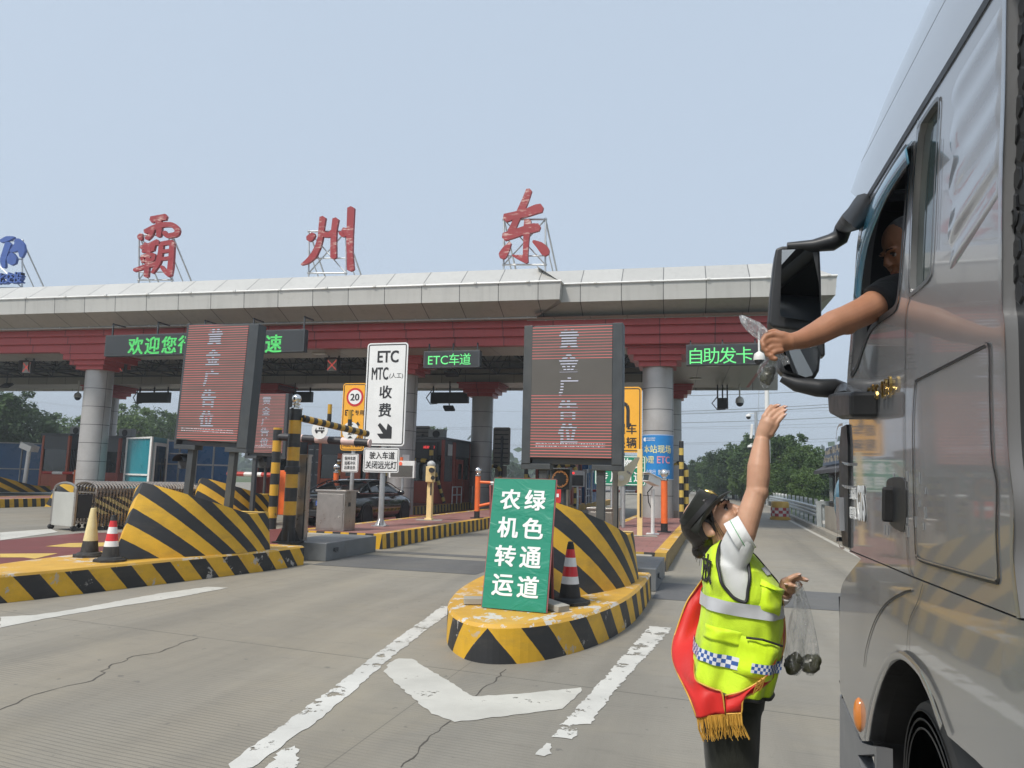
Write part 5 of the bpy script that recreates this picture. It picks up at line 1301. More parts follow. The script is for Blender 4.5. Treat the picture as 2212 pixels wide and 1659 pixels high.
# gold and black guard hoops
def hoop(x, y, w, h, label, brace=True, along='y', zb=KZ, r_=.10, single=False):
    r = thing('guard_hoop', label, 'guard hoop', (x, y, zb), group='gold and black guard hoops round the booths'); d = Vector((0, 1, 0)) if along == 'y' else Vector((1, 0, 0)); p = Vector((x, y, zb))
    m = MB()
    if single: m.tube([p, p+Vector((0, 0, h))], r_, 14, phase=.5)
    else:
        rad_ = .3; pts = [p, p+Vector((0, 0, h-rad_))]+[p+d*(rad_-rad_*cos(k*pi/12))+Vector((0, 0, h-rad_+rad_*sin(k*pi/12))) for k in range(1, 7)]
        pts += [p+d*(w-rad_+rad_*sin(k*pi/12))+Vector((0, 0, h-rad_+rad_*cos(k*pi/12))) for k in range(0, 7)]+[p+d*w]
        m.tube(pts, r_, 14, phase=.5)
    m.build('pipe', M_['gold_pole'], r, smooth=40)
    if brace: m = MB(); m.tube([p+Vector((.0, .1, h*.75)), p+Vector((.55, .5, .05))], r_*.8, 12, phase=.4); m.build('brace', M_['gold_pole'], r, smooth=40)
hoop(-13.0, 33.0, 1.2, 2.7, 'tall gold and black pipe at the front corner of the red and grey booth', single=True)
hoop(-14.2, 32.6, 1.3, 2.0, 'gold and black hoop crossing the front of the red and grey booth', along='x', brace=False)
hoop(-12.6, 38.2, .9, 2.4, 'gold and black pipe at the rear corner of the red and grey booth', single=True)
hoop(-12.4, 38.8, 1.1, 1.9, 'gold and black hoop beside the middle rear column', along='x')
hoop(-9.2, 36.2, .9, 2.05, 'gold and black hoop left of the legs of the middle LED board', along='x')
hoop(-8.1, 36.8, .8, 2.5, 'gold and black pipe seen under the middle LED board', single=True, brace=False)
hoop(-7.6, 36.2, .9, 2.0, 'gold and black hoop just right of the sandwich board top', along='x', brace=False)
hoop(-1.28, 27.6, .8, 2.75, 'tall gold and black pipe right of the blue banner column', single=True, brace=False, r_=.085)
hoop(-1.62, 28.9, .45, 2.0, 'black hoop with gold bands tucked behind the blue banner column', along='x', brace=False)
hoop(-15.3, 33.2, .9, 2.3, 'gold and black hoop behind the striped ball post', along='x', brace=False)
gc = thing('grey_cabinet', 'slim grey cabinet behind the blue banner column', 'cabinet', (-1.62, 29.6, KZ)); m = MB(); m.box((-1.50, 28.6, 1.28), (.30, .5, 1.9)); o = m.build('body', M_['light_grey'], gc, bevel=.01); m = MB(); m.box((-1.5, 28.6, KZ+.12), (.42, .62, .25)); m.build('plinth', M_['kerb_concrete'], gc)
def small_box(x, y, w, h, label, m_):
    r = thing('card_machine', label, 'machine', (x, y, KZ)); m = MB(); m.box((x, y, KZ+h/2), (w, .5, h)); m.build('body', M_[m_], r, bevel=.02); m = MB(); m.box((x, y-.26, KZ+h*.72), (w*.55, .02, h*.2)); m.build('panel', M_['black'], r)
small_box(-11.6, 42.0, .62, 1.15, 'dark red machine cabinet right of the middle rear column', 'booth_red')
small_box(-7.35, 46.5, .5, 1.4, 'dark red machine cabinet beyond the steel posts', 'booth_red')
small_box(-11.0, 44.0, .8, .7, 'yellow drum shaped cabinet behind the white boom', 'cream')
q = PY(1248, 1034, 33); r = thing('message_screen', 'grey framed message screen with a small red light beyond the no entry disc', 'display', (q.x, 33, KZ)); m = MB(); m.box((q.x, 33, q.z), (.62, .15, .72)); m.build('housing', M_['light_grey'], r, bevel=.01); m = MB(); m.box((q.x, 32.915, q.z-.08), (.52, .02, .46)); m.build('screen', M_['black'], r); m = MB(); m.cyl((q.x, 33, KZ), (q.x, 33, q.z-.3), .05); m.build('pole', M_['galv'], r); m = MB(); m.sphere((q.x-.18, 32.9, q.z+.24), .05, 8, 6); m.build('red_light', emis('small_red_light', (1, .05, .05), 1.2, (.4, .02, .02)), r)
for px, py, Y, lb in ((1266, 1018, 40, 'grey camera pole beyond the booth near the far red machine'), (1278, 1017, 42, 'thin grey camera pole left of the green sign')):
    q = PY(px, py, Y); r = thing('camera_pole', lb, 'camera', (q.x, Y, KZ)); m = MB(); m.cyl((q.x, Y, KZ), (q.x, Y, q.z), .06, seg=10); m.build('pole', M_['galv'], r); m = MB(); m.box((q.x, Y-.15, q.z), (.24, .5, .2)); m.build('housing', M_['light_grey'], r, bevel=.02)
# ================================================================== planting and the right-hand verge
def leaf_mat(name, a, b):
    t = NT(name); p = t.wpos(); rnd = t.n('ShaderNodeObjectInfo').outputs['Random']
    c = t.mix(t.ramp(t.noise(.9, 5, p, .7), .3, .7), a, b); c = t.mix(t.math('MULTIPLY', rnd, .35), c, tuple(q*.6 for q in a))
    t.set(c, .6, 0, 0, .25); t.b.inputs['Subsurface Weight'].default_value = 0
    tr_ = t.n('ShaderNodeBsdfTranslucent'); t.l(c, tr_.inputs[0]); mx_ = t.n('ShaderNodeMixShader'); mx_.inputs[0].default_value = .28
    t.l(t.b.outputs[0], mx_.inputs[1]); t.l(tr_.outputs[0], mx_.inputs[2]); t.l(mx_.outputs[0], t.out.inputs[0]); return t.m
M_['leaf'] = leaf_mat('locust_leaves', (.055, .10, .030), (.105, .17, .055))
M_['leaf2'] = leaf_mat('dark_leaves', (.034, .064, .026), (.065, .105, .042))
M_['leaf3'] = leaf_mat('light_leaves', (.085, .145, .040), (.14, .21, .07))
M_['bark'] = mat('bark', (.09, .075, .055), .9, 0, .3, 6, .5, 30)
def crown_mesh(R, rr, n_clump, n_leaf, leaf, squash=.8, cone=0.0):
    mb = MB(); cl = []
    for _ in range(n_clump):
        while True:
            v = Vector((rr.uniform(-1, 1), rr.uniform(-1, 1), rr.uniform(-1, 1)))
            if .25 < v.length < 1: break
        v = v.normalized()*(v.length**.55); k = 1-cone*max(0, v.z)
        cl.append((Vector((v.x*R*k, v.y*R*k, v.z*R*squash)), R*rr.uniform(.20, .36)))
    for _ in range(max(3, n_clump//7)):       # sprays that break the outline
        a = rr.uniform(0, 2*pi); z = rr.uniform(-.1, 1.0); q = (1-z*z*.6)
        cl.append((Vector((cos(a)*R*1.08*q, sin(a)*R*1.08*q, z*R*squash*1.08)), R*rr.uniform(.10, .17)))
    for c, r in cl:
        for _ in range(n_leaf):
            d = Vector((rr.gauss(0, 1), rr.gauss(0, 1), rr.gauss(0, .8))); p = c+d.normalized()*r*rr.random()**.5
            t = Vector((rr.gauss(0, 1), rr.gauss(0, 1), rr.gauss(-.3, .7))).normalized(); s = t.cross(Vector((rr.gauss(0, 1), rr.gauss(0, 1), rr.gauss(0, 1)))).normalized()
            l, w_ = leaf*rr.uniform(.6, 1.3), leaf*rr.uniform(.25, .5)
            mb.add([p-t*l*.5, p+s*w_*.5, p+t*l*.5, p-s*w_*.5], [(0, 1, 2, 3)])
    return mb
def make_tree(name, label, h, R, seed, lm_, squash=.85, n=70, nl=60, leaf=.34, trunk=True, cone=0.0, cat='tree', group=None):
    rr = random.Random(seed); r = thing(name, label, cat, (0, 0, 0), 0, group, world=False)
    zc = h-R*squash
    m = MB()
    if trunk:
        m.tube([(0, 0, -.1), (rr.uniform(-.1, .1), 0, zc*.5), (rr.uniform(-.2, .2), rr.uniform(-.2, .2), zc), (0, 0, h*.85)], [h*.032, h*.024, h*.018, .02], 8)
        for _ in range(9):
            a = rr.uniform(0, 2*pi); z0 = zc*rr.uniform(.45, 1.05); e = Vector((cos(a)*R*.75, sin(a)*R*.75, zc+R*squash*rr.uniform(-.4, .6)))
            m.tube([(0, 0, z0), e*.5+Vector((0, 0, z0*.5+.2)), e], [h*.013, h*.009, .015], 6)
    else: m.tube([(0, 0, 0), (0, 0, h*.5)], [.05, .02], 6)
    m.build('trunk', M_['bark'], r, smooth=60)
    c = crown_mesh(R, rr, n, nl, leaf, squash, cone); c.v = [v+Vector((0, 0, zc)) for v in c.v]; c.build('crown', M_[lm_], r, fix=False); return r
protos = [make_tree('tree', '', 6.6, 2.6, 3, 'leaf', 1.05, 80, 70, .36), make_tree('tree', '', 7.2, 2.2, 5, 'leaf', 1.3, 80, 70, .34, cone=.35),
          make_tree('tree', '', 5.6, 2.7, 9, 'leaf2', .9, 80, 70, .36), make_tree('tree', '', 6.2, 2.4, 12, 'leaf3', 1.1, 80, 70, .36)]
used = [False]*4
def plant(px, Y, ytop, k, label, group):
    """a tree whose crown top shows at (px, ytop) when it stands at distance Y"""
    c = PY(px, ytop, Y); h = [6.6, 7.2, 5.6, 6.2][k]; s = max(.4, c.z/h); loc = (c.x, Y, 0); rz = random.uniform(0, 6.28)
    if used[k]: o = dup(protos[k], loc, rz, label, s)
    else: o = protos[k]; used[k] = True; o.location = loc; o.rotation_euler = (0, 0, rz); o.scale = (s,)*3; o['label'] = label
    o['group'] = group; return o
GRP = 'trees behind the guard rail beyond the right lane'
TR = [(1488, 112, 1008, 2), (1505, 104, 1000, 0), (1521, 98, 993, 2), (1536, 96, 990, 3), (1551, 90, 984, 0), (1567, 88, 973, 2), (1583, 84, 968, 1), (1598, 82, 964, 0), (1614, 78, 952, 2),
      (1632, 74, 944, 0), (1652, 70, 950, 2), (1668, 66, 952, 3), (1682, 64, 938, 1), (1697, 60, 936, 1), (1712, 58, 950, 0), (1727, 56, 972, 3), (1742, 55, 982, 0), (1757, 58, 986, 2), (1780, 60, 975, 0), (1640, 62, 1000, 3), (1676, 56, 1008, 3), (1708, 52, 1010, 0), (1738, 50, 1016, 3), (1600, 74, 1006, 3), (1560, 84, 1010, 2)]
NAMES = ['broad green', 'tall pointed green', 'dark rounded', 'light green']
for i, (px, Y, yt, k) in enumerate(TR):
    pos_ = ('farthest', 'second farthest', 'third farthest', 'fourth farthest', 'fifth farthest', 'sixth farthest')[i] if i < 6 else ''
    where = ['at the far end of the row past the striped pipe', 'just right of the tall gold and black pipe', 'over the far bend of the guard rail', 'left of the hat of the woman', 'above the hat crown of the woman', 'above the hat brim of the woman', 'over the grey banner by the rail',
             'left of the raised forearm', 'touching the left side of the raised forearm', 'under the far camera pole', 'behind the raised elbow', 'right behind the raised wrist', 'just right of the raised wrist, topping the row', 'with the highest feathery top right of the raised arm', 'right of the feathery topped one',
             'over the yellow barrel', 'left of the kiosk roof', 'touching the kiosk gable', 'mostly behind the kiosk roof', 'low in front, beside the raised elbow', 'low in front, above the barrel', 'low in front, above the rail end', 'low in front, next to the kiosk wall', 'low in front, above the grey banner', 'low in front, left of the grey banner'][i]
    plant(px, Y, yt, k, f'{NAMES[k]} tree {where}', GRP)
GL = 'trees behind the hoardings on the left'
for px, Y, yt, k, lb in ((18, 52, 856, 2, 'big dark tree at the left edge above the blue hoarding'), (52, 56, 885, 2, 'dark tree right of the big one, above the hoarding top'), (-30, 50, 850, 0, 'broad tree cut by the left edge'), (150, 70, 905, 3, 'light green tree touching the leftmost column from the left'),
                          (128, 74, 930, 0, 'small green tree behind the grey booth roof'), (282, 66, 888, 3, 'light green tree above the teal cubicle'), (325, 70, 884, 0, 'round topped green tree left of the left LED board'), (352, 74, 905, 3, 'light green tree touching the edge of the left LED board'),
                          (262, 78, 940, 0, 'low green tree just right of the leftmost column'), (936, 120, 922, 1, 'single far tree right of the stained sign back'), (900, 130, 950, 0, 'far tree behind the front middle column'), (640, 95, 962, 2, 'dark tree seen behind the ball topped post'), (668, 100, 968, 0, 'tree above the grey locker wall'),
                          (1058, 140, 985, 0, 'far tree just right of the middle rear column'), (1030, 130, 975, 2, 'far dark tree behind the middle rear column'), (1262, 110, 985, 0, 'tree behind the legs of the middle LED board'), (1110, 150, 1000, 2, 'far tree right of the ribbed sign back')):
    plant(px, Y, yt, k, lb, GL)
# far wood in the haze, shrubs and verge grass
rr = random.Random(4); m = MB()
for i in range(520):
    x = rr.uniform(-420, 260); y = rr.uniform(230, 330); hh = rr.uniform(5, 11)+2.5*sin(x*.05)
    for _ in range(34):
        p = Vector((x+rr.gauss(0, 2.6), y+rr.gauss(0, 2), abs(rr.gauss(.5, .3))*hh)); t = Vector((rr.gauss(0, 1), rr.gauss(0, 1), rr.gauss(0, 1))).normalized(); s = t.orthogonal().normalized(); l = rr.uniform(.8, 1.9)
        m.add([p-t*l, p+s*l*.7, p+t*l, p-s*l*.7], [(0, 1, 2, 3)])
tag(m.build('far_wood', M_['leaf2'], fix=False), 'hazy band of far trees along the horizon', 'wood', kind='stuff')
m = MB()
for i in range(9000):
    y = 26+70*rr.random()**1.6; x0 = 4.2 if y < 60 else 4.2-(y-60)*.055; x = x0+abs(rr.gauss(0, 1))*(2.0+y*.02)+.1
    if x > 3.7 and y < 31 and x < 9: continue
    h = rr.uniform(.2, .75)*(1+.5*(x-x0 > 1)); a = rr.uniform(0, pi); w_ = rr.uniform(.02, .05)*(1+y*.02); b = Vector((x, y, -.03)); tp = b+Vector((rr.gauss(0, .15), rr.gauss(0, .15), h)); s = Vector((cos(a), sin(a), 0))*w_
    m.add([b-s, b+s, tp], [(0, 1, 2)])
tag(m.build('verge_grass', M_['leaf3'], fix=False), 'long grass and reeds along the guard rail', 'grass', kind='stuff')
# guard rail
GR = [Vector((3.5, 29.6, 0)), Vector((3.62, 40, 0)), Vector((3.4, 58, 0)), Vector((2.6, 80, 0)), Vector((.5, 108, 0)), Vector((-3, 140, 0)), Vector((-8, 180, 0)), Vector((-16, 220, 0)), Vector((-30, 250, 0))]
gr = thing('guard_rail', 'long galvanised guard rail with capped posts along the right lane', 'guard rail', (3.5, 27.6, 0))
M_['rail'] = mat('rail_steel', (.50, .54, .55), .4, .5, .1, 3, grime=(.36, .38, .38))
def along(pts, step):
    out = []; carry = 0
    for a, b in zip(pts, pts[1:]):
        L = (b-a).length; d = carry
        while d < L: out.append((a.lerp(b, d/L), (b-a).normalized())); d += step
        carry = d-L
    return out
prof = [(0, .46), (-.06, .50), (-.06, .56), (0, .60), (-.06, .64), (-.06, .70), (0, .74), (-.06, .78), (-.06, .84), (0, .88)]
m = MB(); fine = along(GR, 3.0)
m.loft([[p+Vector((d.y*q-.0, -d.x*q, z)) for q, z in prof] for p, d in fine], 0, closed=False, cap=False); m.build('beam', M_['rail'], gr, smooth=30)
for i, (p, d) in enumerate(along(GR, 2.0)[:60]):
    m = MB(); c = p+Vector((.13, 0, 0)); m.box(c+Vector((0, 0, .5)), (.13, .13, 1.02)); m.box(c+Vector((0, 0, 1.04)), (.12, .12, .12), None, 1); m.box(c+Vector((0, 0, .30)), (.137, .137, .12), None, 1); m.build('post', [M_['rail'], M_['white']], gr)
for s in range(2): m = MB(); m.box((3.5+.28*s, 29.5, .52), (.16, .12, 1.05)); m.build('end_post', M_['rail'], gr)
m = MB(); m.box((3.64, 29.5, 1.0), (.5, .1, .12)); m.build('end_cap', M_['rail'], gr)
m = MB(); m.loft([[Vector((x+dx, y, z)) for dx, z in ((-.12, -.02), (-.1, .14), (.12, .14), (.12, -.02))] for x, y in ((3.42, 24), (3.48, 30), (3.45, 46), (3.25, 62))], 0, closed=False, cap=False); struct(m.build('verge_kerb', M_['kerb_concrete']))
# barrel at the rail end
br = thing('crash_barrel', 'yellow crash barrel with a red and white chequered band beside the guard rail', 'barrel', (2.75, 37.4, 0))
m = MB(); m.lathe((2.75, 37.4, 0), [(.46, 0), (.46, .10), (.40, .12), (.40, .78), (.36, .84), (.18, .84), (.18, .70), (0, .70)], 20); m.build('drum', mat('barrel_yellow', (.58, .36, .06), .5, 0, .15, 4, grime=(.4, .3, .12)), br, smooth=40)
t = NT('chequer_band'); uv = t.n('ShaderNodeUVMap').outputs[0]; ck = t.n('ShaderNodeTexChecker'); t.l(uv, ck.inputs['Vector']); ck.inputs['Scale'].default_value = 1; ck.inputs['Color1'].default_value = (.45, .05, .06, 1); ck.inputs['Color2'].default_value = (.66, .62, .60, 1); t.set(ck.outputs[0], .5)
m = MB(); n = 24; m.add([Vector((2.75+.412*cos(2*pi*k/n), 37.4+.412*sin(2*pi*k/n), z)) for z in (.16, .56) for k in range(n+1)], [(k, k+1, n+2+k, n+1+k) for k in range(n)], 0, [(k*14/n, j*3) for j in range(2) for k in range(n+1)]); m.build('chequer_band', t.m, br, fix=False)
# kiosk with a tent-like blue bubble beside it
ks = thing('kiosk', 'dark timber roadside kiosk with a shingled gable roof on a pale concrete base', 'kiosk', (5.6, 25.5, 0))
kx, ky0, ky1 = 3.72, 20.0, 29.2
wood = mat('dark_timber_cladding', (.085, .070, .060), .7, 0, .25, 2, .2, 25); stone = mat('pale_concrete_wall', (.40, .37, .32), .85, 0, .12, 1.5, .3, 40, grime=(.30, .26, .21))
m = MB(); m.box((kx+1.7, (ky0+ky1)/2, .44), (3.5, ky1-ky0+.1, .92)); m.build('base_wall', stone, ks)
m = MB(); m.box((kx+1.75, (ky0+ky1)/2, 1.5), (3.3, ky1-ky0-.2, 1.22)); m.build('timber_wall', wood, ks)
for y in (28.2, 26.2, 24.0):
    m = MB(); m.box((kx+.09, y, 1.5), (.06, 1.0, .95)); f = m.build('window_frame', M_['dark_steel'], ks); m = MB(); m.box((kx+.055, y, 1.5), (.03, .84, .80)); m.build('pane', M_['glass_dark'], f)
sh = mat('grey_shingles', (.085, .088, .10), .8, 0, .35, 9, .5, 14)
m = MB(); e0, e1, rdg = kx-.35, kx+3.75, kx+1.7
m.prism([(e0, ky1+.4, 2.02), (rdg, ky1+.4, 3.15), (rdg, ky1+.4, 3.27), (e0, ky1+.4, 2.14)], (0, -(ky1-ky0+.8), 0)); m.prism([(e1, ky1+.4, 2.02), (rdg, ky1+.4, 3.15), (rdg, ky1+.4, 3.27), (e1, ky1+.4, 2.14)], (0, -(ky1-ky0+.8), 0)); m.build('roof', sh, ks)
for yg in (ky1-.1, ky0+.1): m = MB(); m.prism([(kx+.1, yg, 2.1), (kx+3.3, yg, 2.1), (rdg, yg, 3.1)], (0, .02, 0)); m.build('gable', wood, ks)
m = MB(); a = Vector((e0+.15, 28.3, 2.30)); b = Vector((e0+.15, 22, 2.30)); uu = Vector((.12, 0, .62)); m.prism([a, b, b+uu, a+uu], (.06, 0, 0)); sb = m.build('sign_board', mat('slate_blue_board', (.06, .085, .13), .5), ks)
m = MB(); rr2 = random.Random(8)
for row in range(2):
    for k in range(16):
        y = 28.0-.33*k; c = a+Vector((-.012+.12*(.28+.44*row), y-28.3, .62*(.28+.44*row)))
        for q in range(3): m.box(c+Vector((0, rr2.uniform(-.09, .09), rr2.uniform(-.07, .07))), (.008, rr2.choice((.03, .18)), rr2.choice((.16, .03))))
m.build('lettering', mat('tarnished_letters', (.45, .40, .30), .5, .2), sb)
bb = thing('blue_bubble', 'translucent blue plastic bubble beside the kiosk wall behind the truck', 'dome', (3.9, 22.5, .9))
m = MB(); m.sphere((3.80, 24.2, 1.15), .9, 24, 14, sc3=(.55, 1.1, 1.05)); m.build('shell', mat('blue_bubble_plastic', (.10, .24, .33), .18, 0, .15, 1), bb, smooth=180)
# poles, banner, pylon and wires
wp_ = thing('lamp_pole', 'tall white pole rising behind the raised hand beyond the canopy', 'pole', (3.6, 57, 0)); q = PY(1661, 1090, 57); m = MB(); m.tube([(q.x, 57, 0), (q.x, 57, 14.5)], [.20, .13], 12); m.build('pole', M_['white'], wp_, smooth=40)
q = PY(1634, 960, 60); cpz = PY(1634, 890, 60).z; r = thing('camera_mast', 'grey mast with dome cameras and an antenna box beyond the right lane', 'mast', (q.x, 60, 0)); m = MB(); m.cyl((q.x, 60, 0), (q.x, 60, cpz), .12, seg=10); m.tube([(q.x+.2, 60, cpz-.2), (q.x+.25, 60, cpz+2.0)], .02, 6); m.build('pole', M_['galv'], r)
for dz, dx in ((-.35, -.55), (-2.7, -.45)):
    m = MB(); m.bar((q.x, 60, cpz+dz+.25), (q.x+dx, 60, cpz+dz+.25), .05); m.lathe((q.x+dx, 60, cpz+dz), [(.05, .2), (.2, .12), (.22, 0), (0, -.02)], 12); dm = m.build('dome_mount', M_['white'], r, smooth=40); m = MB(); m.sphere((q.x+dx, 60, cpz+dz-.05), .17, 10, 8); m.build('dome', M_['black'], dm, smooth=180)
m = MB(); m.box((q.x-.35, 59.9, cpz-1.5), (.18, .25, 1.1), Matrix.Rotation(.1, 3, 'Y')); m.build('antenna_box', M_['white'], r, bevel=.02)
a0, b0 = PY(1573, 1049, 78), PY(1607, 1064, 78); r = thing('slogan_board', 'grey board with pale lettering on the guard rail at the bend', 'board', ((a0.x+b0.x)/2, 78, 0)); m = MB(); m.box(((a0.x+b0.x)/2, 78, (a0.z+b0.z)/2+.1), (b0.x-a0.x, .06, a0.z-b0.z)); m.box(((a0.x+b0.x)/2, 78.1, .45), (.1, .1, .9)); o = m.build('board', M_['booth_grey'], r)
m = MB(); rr2 = random.Random(2)
for k in range(26): m.box((a0.x+.1+(b0.x-a0.x-.2)*rr2.random(), 77.96, a0.z-.15-rr2.random()*.4), (rr2.choice((.03, .12)), .01, rr2.choice((.03, .22))))
m.build('lettering', M_['light_grey'], o)
py = thing('power_pylon', 'lattice power pylon far off at the left above the trees', 'pylon', (-480, 420, 0)); pc = PY(41, 860, 420); pt_ = PY(41, 829, 420).z; m = MB()
for s1 in (-1, 1):
    for s2 in (-1, 1): m.tube([(pc.x+s1*4, 420+s2*4, -2), (pc.x+s1*.8, 420+s2*.8, pt_)], .22, 4)
z = 6; k = 0
while z < pt_:
    f = 4-3.2*z/pt_; g = 4-3.2*(z+4)/pt_; m.tube([(pc.x-f, 416, z), (pc.x+g, 416, z+4)], .12, 4); m.tube([(pc.x+f, 416, z), (pc.x-g, 416, z+4)], .12, 4); m.tube([(pc.x-f, 420, z), (pc.x+f, 420, z)], .12, 4); z += 4
m.build('tower', M_['galv'], py); m = MB()
for i, zf in enumerate((.97, .80, .62)): m.tube([(pc.x-8-2*i, 420, pt_*zf), (pc.x+8+2*i, 420, pt_*zf)], .2, 4); m.tube([(pc.x-8-2*i, 420, pt_*zf), (pc.x, 420, pt_*zf+2.2), (pc.x+8+2*i, 420, pt_*zf)], .15, 4)
m.build('cross_arm', M_['galv'], py)
M_['wire'] = mat('wire', (.16, .17, .18), .6)
def wire(a, b, sag, label):
    a, b = Vector(a), Vector(b); r = thing('power_line', label, 'power line', a, group='power lines across the sky'); m = MB(); m.tube([a.lerp(b, k/16)-Vector((0, 0, sag*(1-(2*k/16-1)**2))) for k in range(17)], .055, 4, cap=False); m.build('wire', M_['wire'], r)
for i, (zf, dy, zz) in enumerate(((.97, 0, 30), (.80, 6, 26), (.62, 12, 22), (.80, -10, 24), (.62, -16, 19))):
    wire((pc.x+9, 420, pt_*zf), (60+8*i, 300+dy*4, zz), 7+i*1.2, ('uppermost', 'second', 'third', 'fourth', 'lowest')[i]+' of the thin power lines running right from the pylon')
for i, (ya, yb) in enumerate(((850, 843), (884, 872), (890, 878), (908, 902))):
    a, b = PY(1400, ya+6, 150), PY(1900, yb-6, 150); wire(a, b, .3, ('top', 'second', 'third', 'lowest')[i]+' of the four wires crossing the sky by the raised hand')
# a distant lorry beyond the plaza and the white lane fence
lt = thing('distant_lorry', 'small dark lorry far up the lane under the green sign', 'lorry', (-8, 92, 0)); q = PY(1365, 1060, 92); m = MB(); m.box((q.x, 92, 1.15), (2.2, 2, 1.5)); m.build('cab', M_['black'], lt, bevel=.15); m = MB(); m.box((q.x, 91, 1.35), (1.8, .06, .6)); m.build('windscreen', M_['glass_dark'], lt); m = MB(); m.box((q.x, 94.5, 1.9), (2.3, 3.2, 2.4)); m.build('cargo_box', M_['dark_steel'], lt)
for s in (-1, 1): m = MB(); m.cyl((q.x+s*.95-.12, 92, .42), (q.x+s*.95+.12, 92, .42), .42, seg=14); m.build('wheel', M_['rubber'], lt)
# ================================================================== air
hz = MB(); hz.box((-80, 150, 22), (1100, 620, 52))
HZ = hz.build('haze', None and [] or [], fix=True)
hm = bpy.data.materials.new('haze_air'); hm.use_nodes = True; ht = hm.node_tree; ht.nodes.clear(); ho = ht.nodes.new('ShaderNodeOutputMaterial'); pv = ht.nodes.new('ShaderNodeVolumePrincipled')
pv.inputs['Color'].default_value = (.86, .91, .96, 1); pv.inputs['Density'].default_value = .0016; pv.inputs['Anisotropy'].default_value = .3
ht.links.new(pv.outputs[0], ho.inputs['Volume']); HZ.data.materials.append(hm); HZ['kind'] = 'stuff'
# ================================================================== black sedan
cr = thing('sedan_car', 'black four door sedan waiting in the red lane behind the steel cabinet', 'car', (-11.45, 22.9, 0), 0, None, world=False)
M_['car_black'] = mat('black_car_paint', (.010, .010, .012), .16, 0, .1, 1, coat=1.0)
M_['car_glass'] = mat('tinted_car_glass', (.012, .014, .016), .05, 0, .1, 1, spec=.7)
M_['tyre'] = mat('tyre_rubber', (.022, .022, .023), .85, 0, .2, 8, .15, 50)
L_, W_ = 5.0, .94
# lower body: section stations (y, half width, bottom, shoulder height, crown height)
ST = [(-2.50, .66, .38, .78, .84), (-2.44, .80, .30, .92, .98), (-2.25, .88, .24, .98, 1.045), (-1.7, .93, .20, 1.00, 1.075), (-.9, .94, .18, .99, 1.06), (.2, .94, .18, .96, 1.03), (1.0, .94, .18, .94, 1.01), (1.6, .93, .20, .90, .98), (2.1, .90, .22, .82, .90), (2.38, .80, .26, .70, .78), (2.50, .62, .32, .58, .64)]
def bsec(y, hw, zb, zs, zc):
    o = [(0, zb), (hw*.75, zb), (hw*.96, zb+.06), (hw, zb+.25), (hw*1.0, (zb+zs)/2+.05), (hw*.985, zs-.10), (hw*.93, zs), (hw*.80, zc-.02), (hw*.4, zc), (0, zc)]
    return [Vector((x, y, z)) for x, z in o]+[Vector((-x, y, z)) for x, z in o[-2:0:-1]]
m = MB(); m.loft([bsec(*s) for s in ST]); body = m.build('body', M_['car_black'], cr, smooth=50, subsurf=1)
GH = [(-2.02, .76, 1.03, 1.045), (-1.55, .74, 1.03, 1.22), (-1.05, .70, 1.02, 1.39), (-.5, .67, 1.0, 1.455), (.1, .66, .99, 1.46), (.6, .68, .98, 1.40), (1.1, .72, .97, 1.22), (1.62, .76, .96, .99)]
def gsec(y, hw, zb, zt, k=1.0):
    b = hw+.115*k
    o = [(0, zb-.05), (b+.01, zb-.05), (b, zb), (hw+.05*k, zb+(zt-zb)*.55), (hw-.02, zt-.05*min(1, (zt-zb)*4)), (hw-.10, zt-.012), (hw*.5, zt), (0, zt)]
    return [Vector((x, y, z)) for x, z in o]+[Vector((-x, y, z)) for x, z in o[-2:0:-1]]
m = MB(); m.loft([gsec(*g) for g in GH]); m.build('greenhouse', M_['car_glass'], cr, smooth=60, subsurf=1)
m = MB(); rs = []
for y, hw, zt in ((-1.12, .66, 1.383), (-.9, .67, 1.425), (-.5, .66, 1.462), (.1, .65, 1.468), (.5, .655, 1.43), (.68, .66, 1.39)):
    rs.append([Vector((x, y, z)) for x, z in ((-hw, zt-.055), (-hw+.08, zt-.015), (-hw*.5, zt+.004), (0, zt+.006), (hw*.5, zt+.004), (hw-.08, zt-.015), (hw, zt-.055))])
m.loft(rs, 0, closed=False, cap=False); m.build('roof', M_['car_black'], cr, smooth=180)
m = MB()
for s in (-1, 1):
    m.tube([(s*.875, -1.95, 1.045), (s*.80, -1.45, 1.25), (s*.715, -.95, 1.40), (s*.675, -.4, 1.435), (s*.675, .1, 1.435), (s*.72, .7, 1.33), (s*.84, 1.45, 1.05)], .022, 6); m.tube([(s*.755, -.10, 1.38), (s*.83, -.05, 1.03)], .028, 6); m.tube([(s*.72, -1.02, 1.36), (s*.83, -1.0, 1.04)], .024, 6)
m.build('pillar_trim', M_['car_black'], cr, smooth=180)
m = MB()
for s in (-1, 1): m.tube([(s*.892, -1.9, 1.03), (s*.90, -1.0, 1.025), (s*.895, .3, 1.005), (s*.875, 1.4, .975)], .011, 6); m.tube([(s*.885, -1.88, 1.06), (s*.805, -1.42, 1.26), (s*.725, -.95, 1.405), (s*.688, -.4, 1.442), (s*.688, .1, 1.442), (s*.735, .7, 1.335), (s*.85, 1.42, 1.05)], .010, 6)
m.tube([(-.72, -2.505, .855), (.72, -2.505, .855)], .012, 6); m.build('chrome_trim', M_['chrome'], cr)
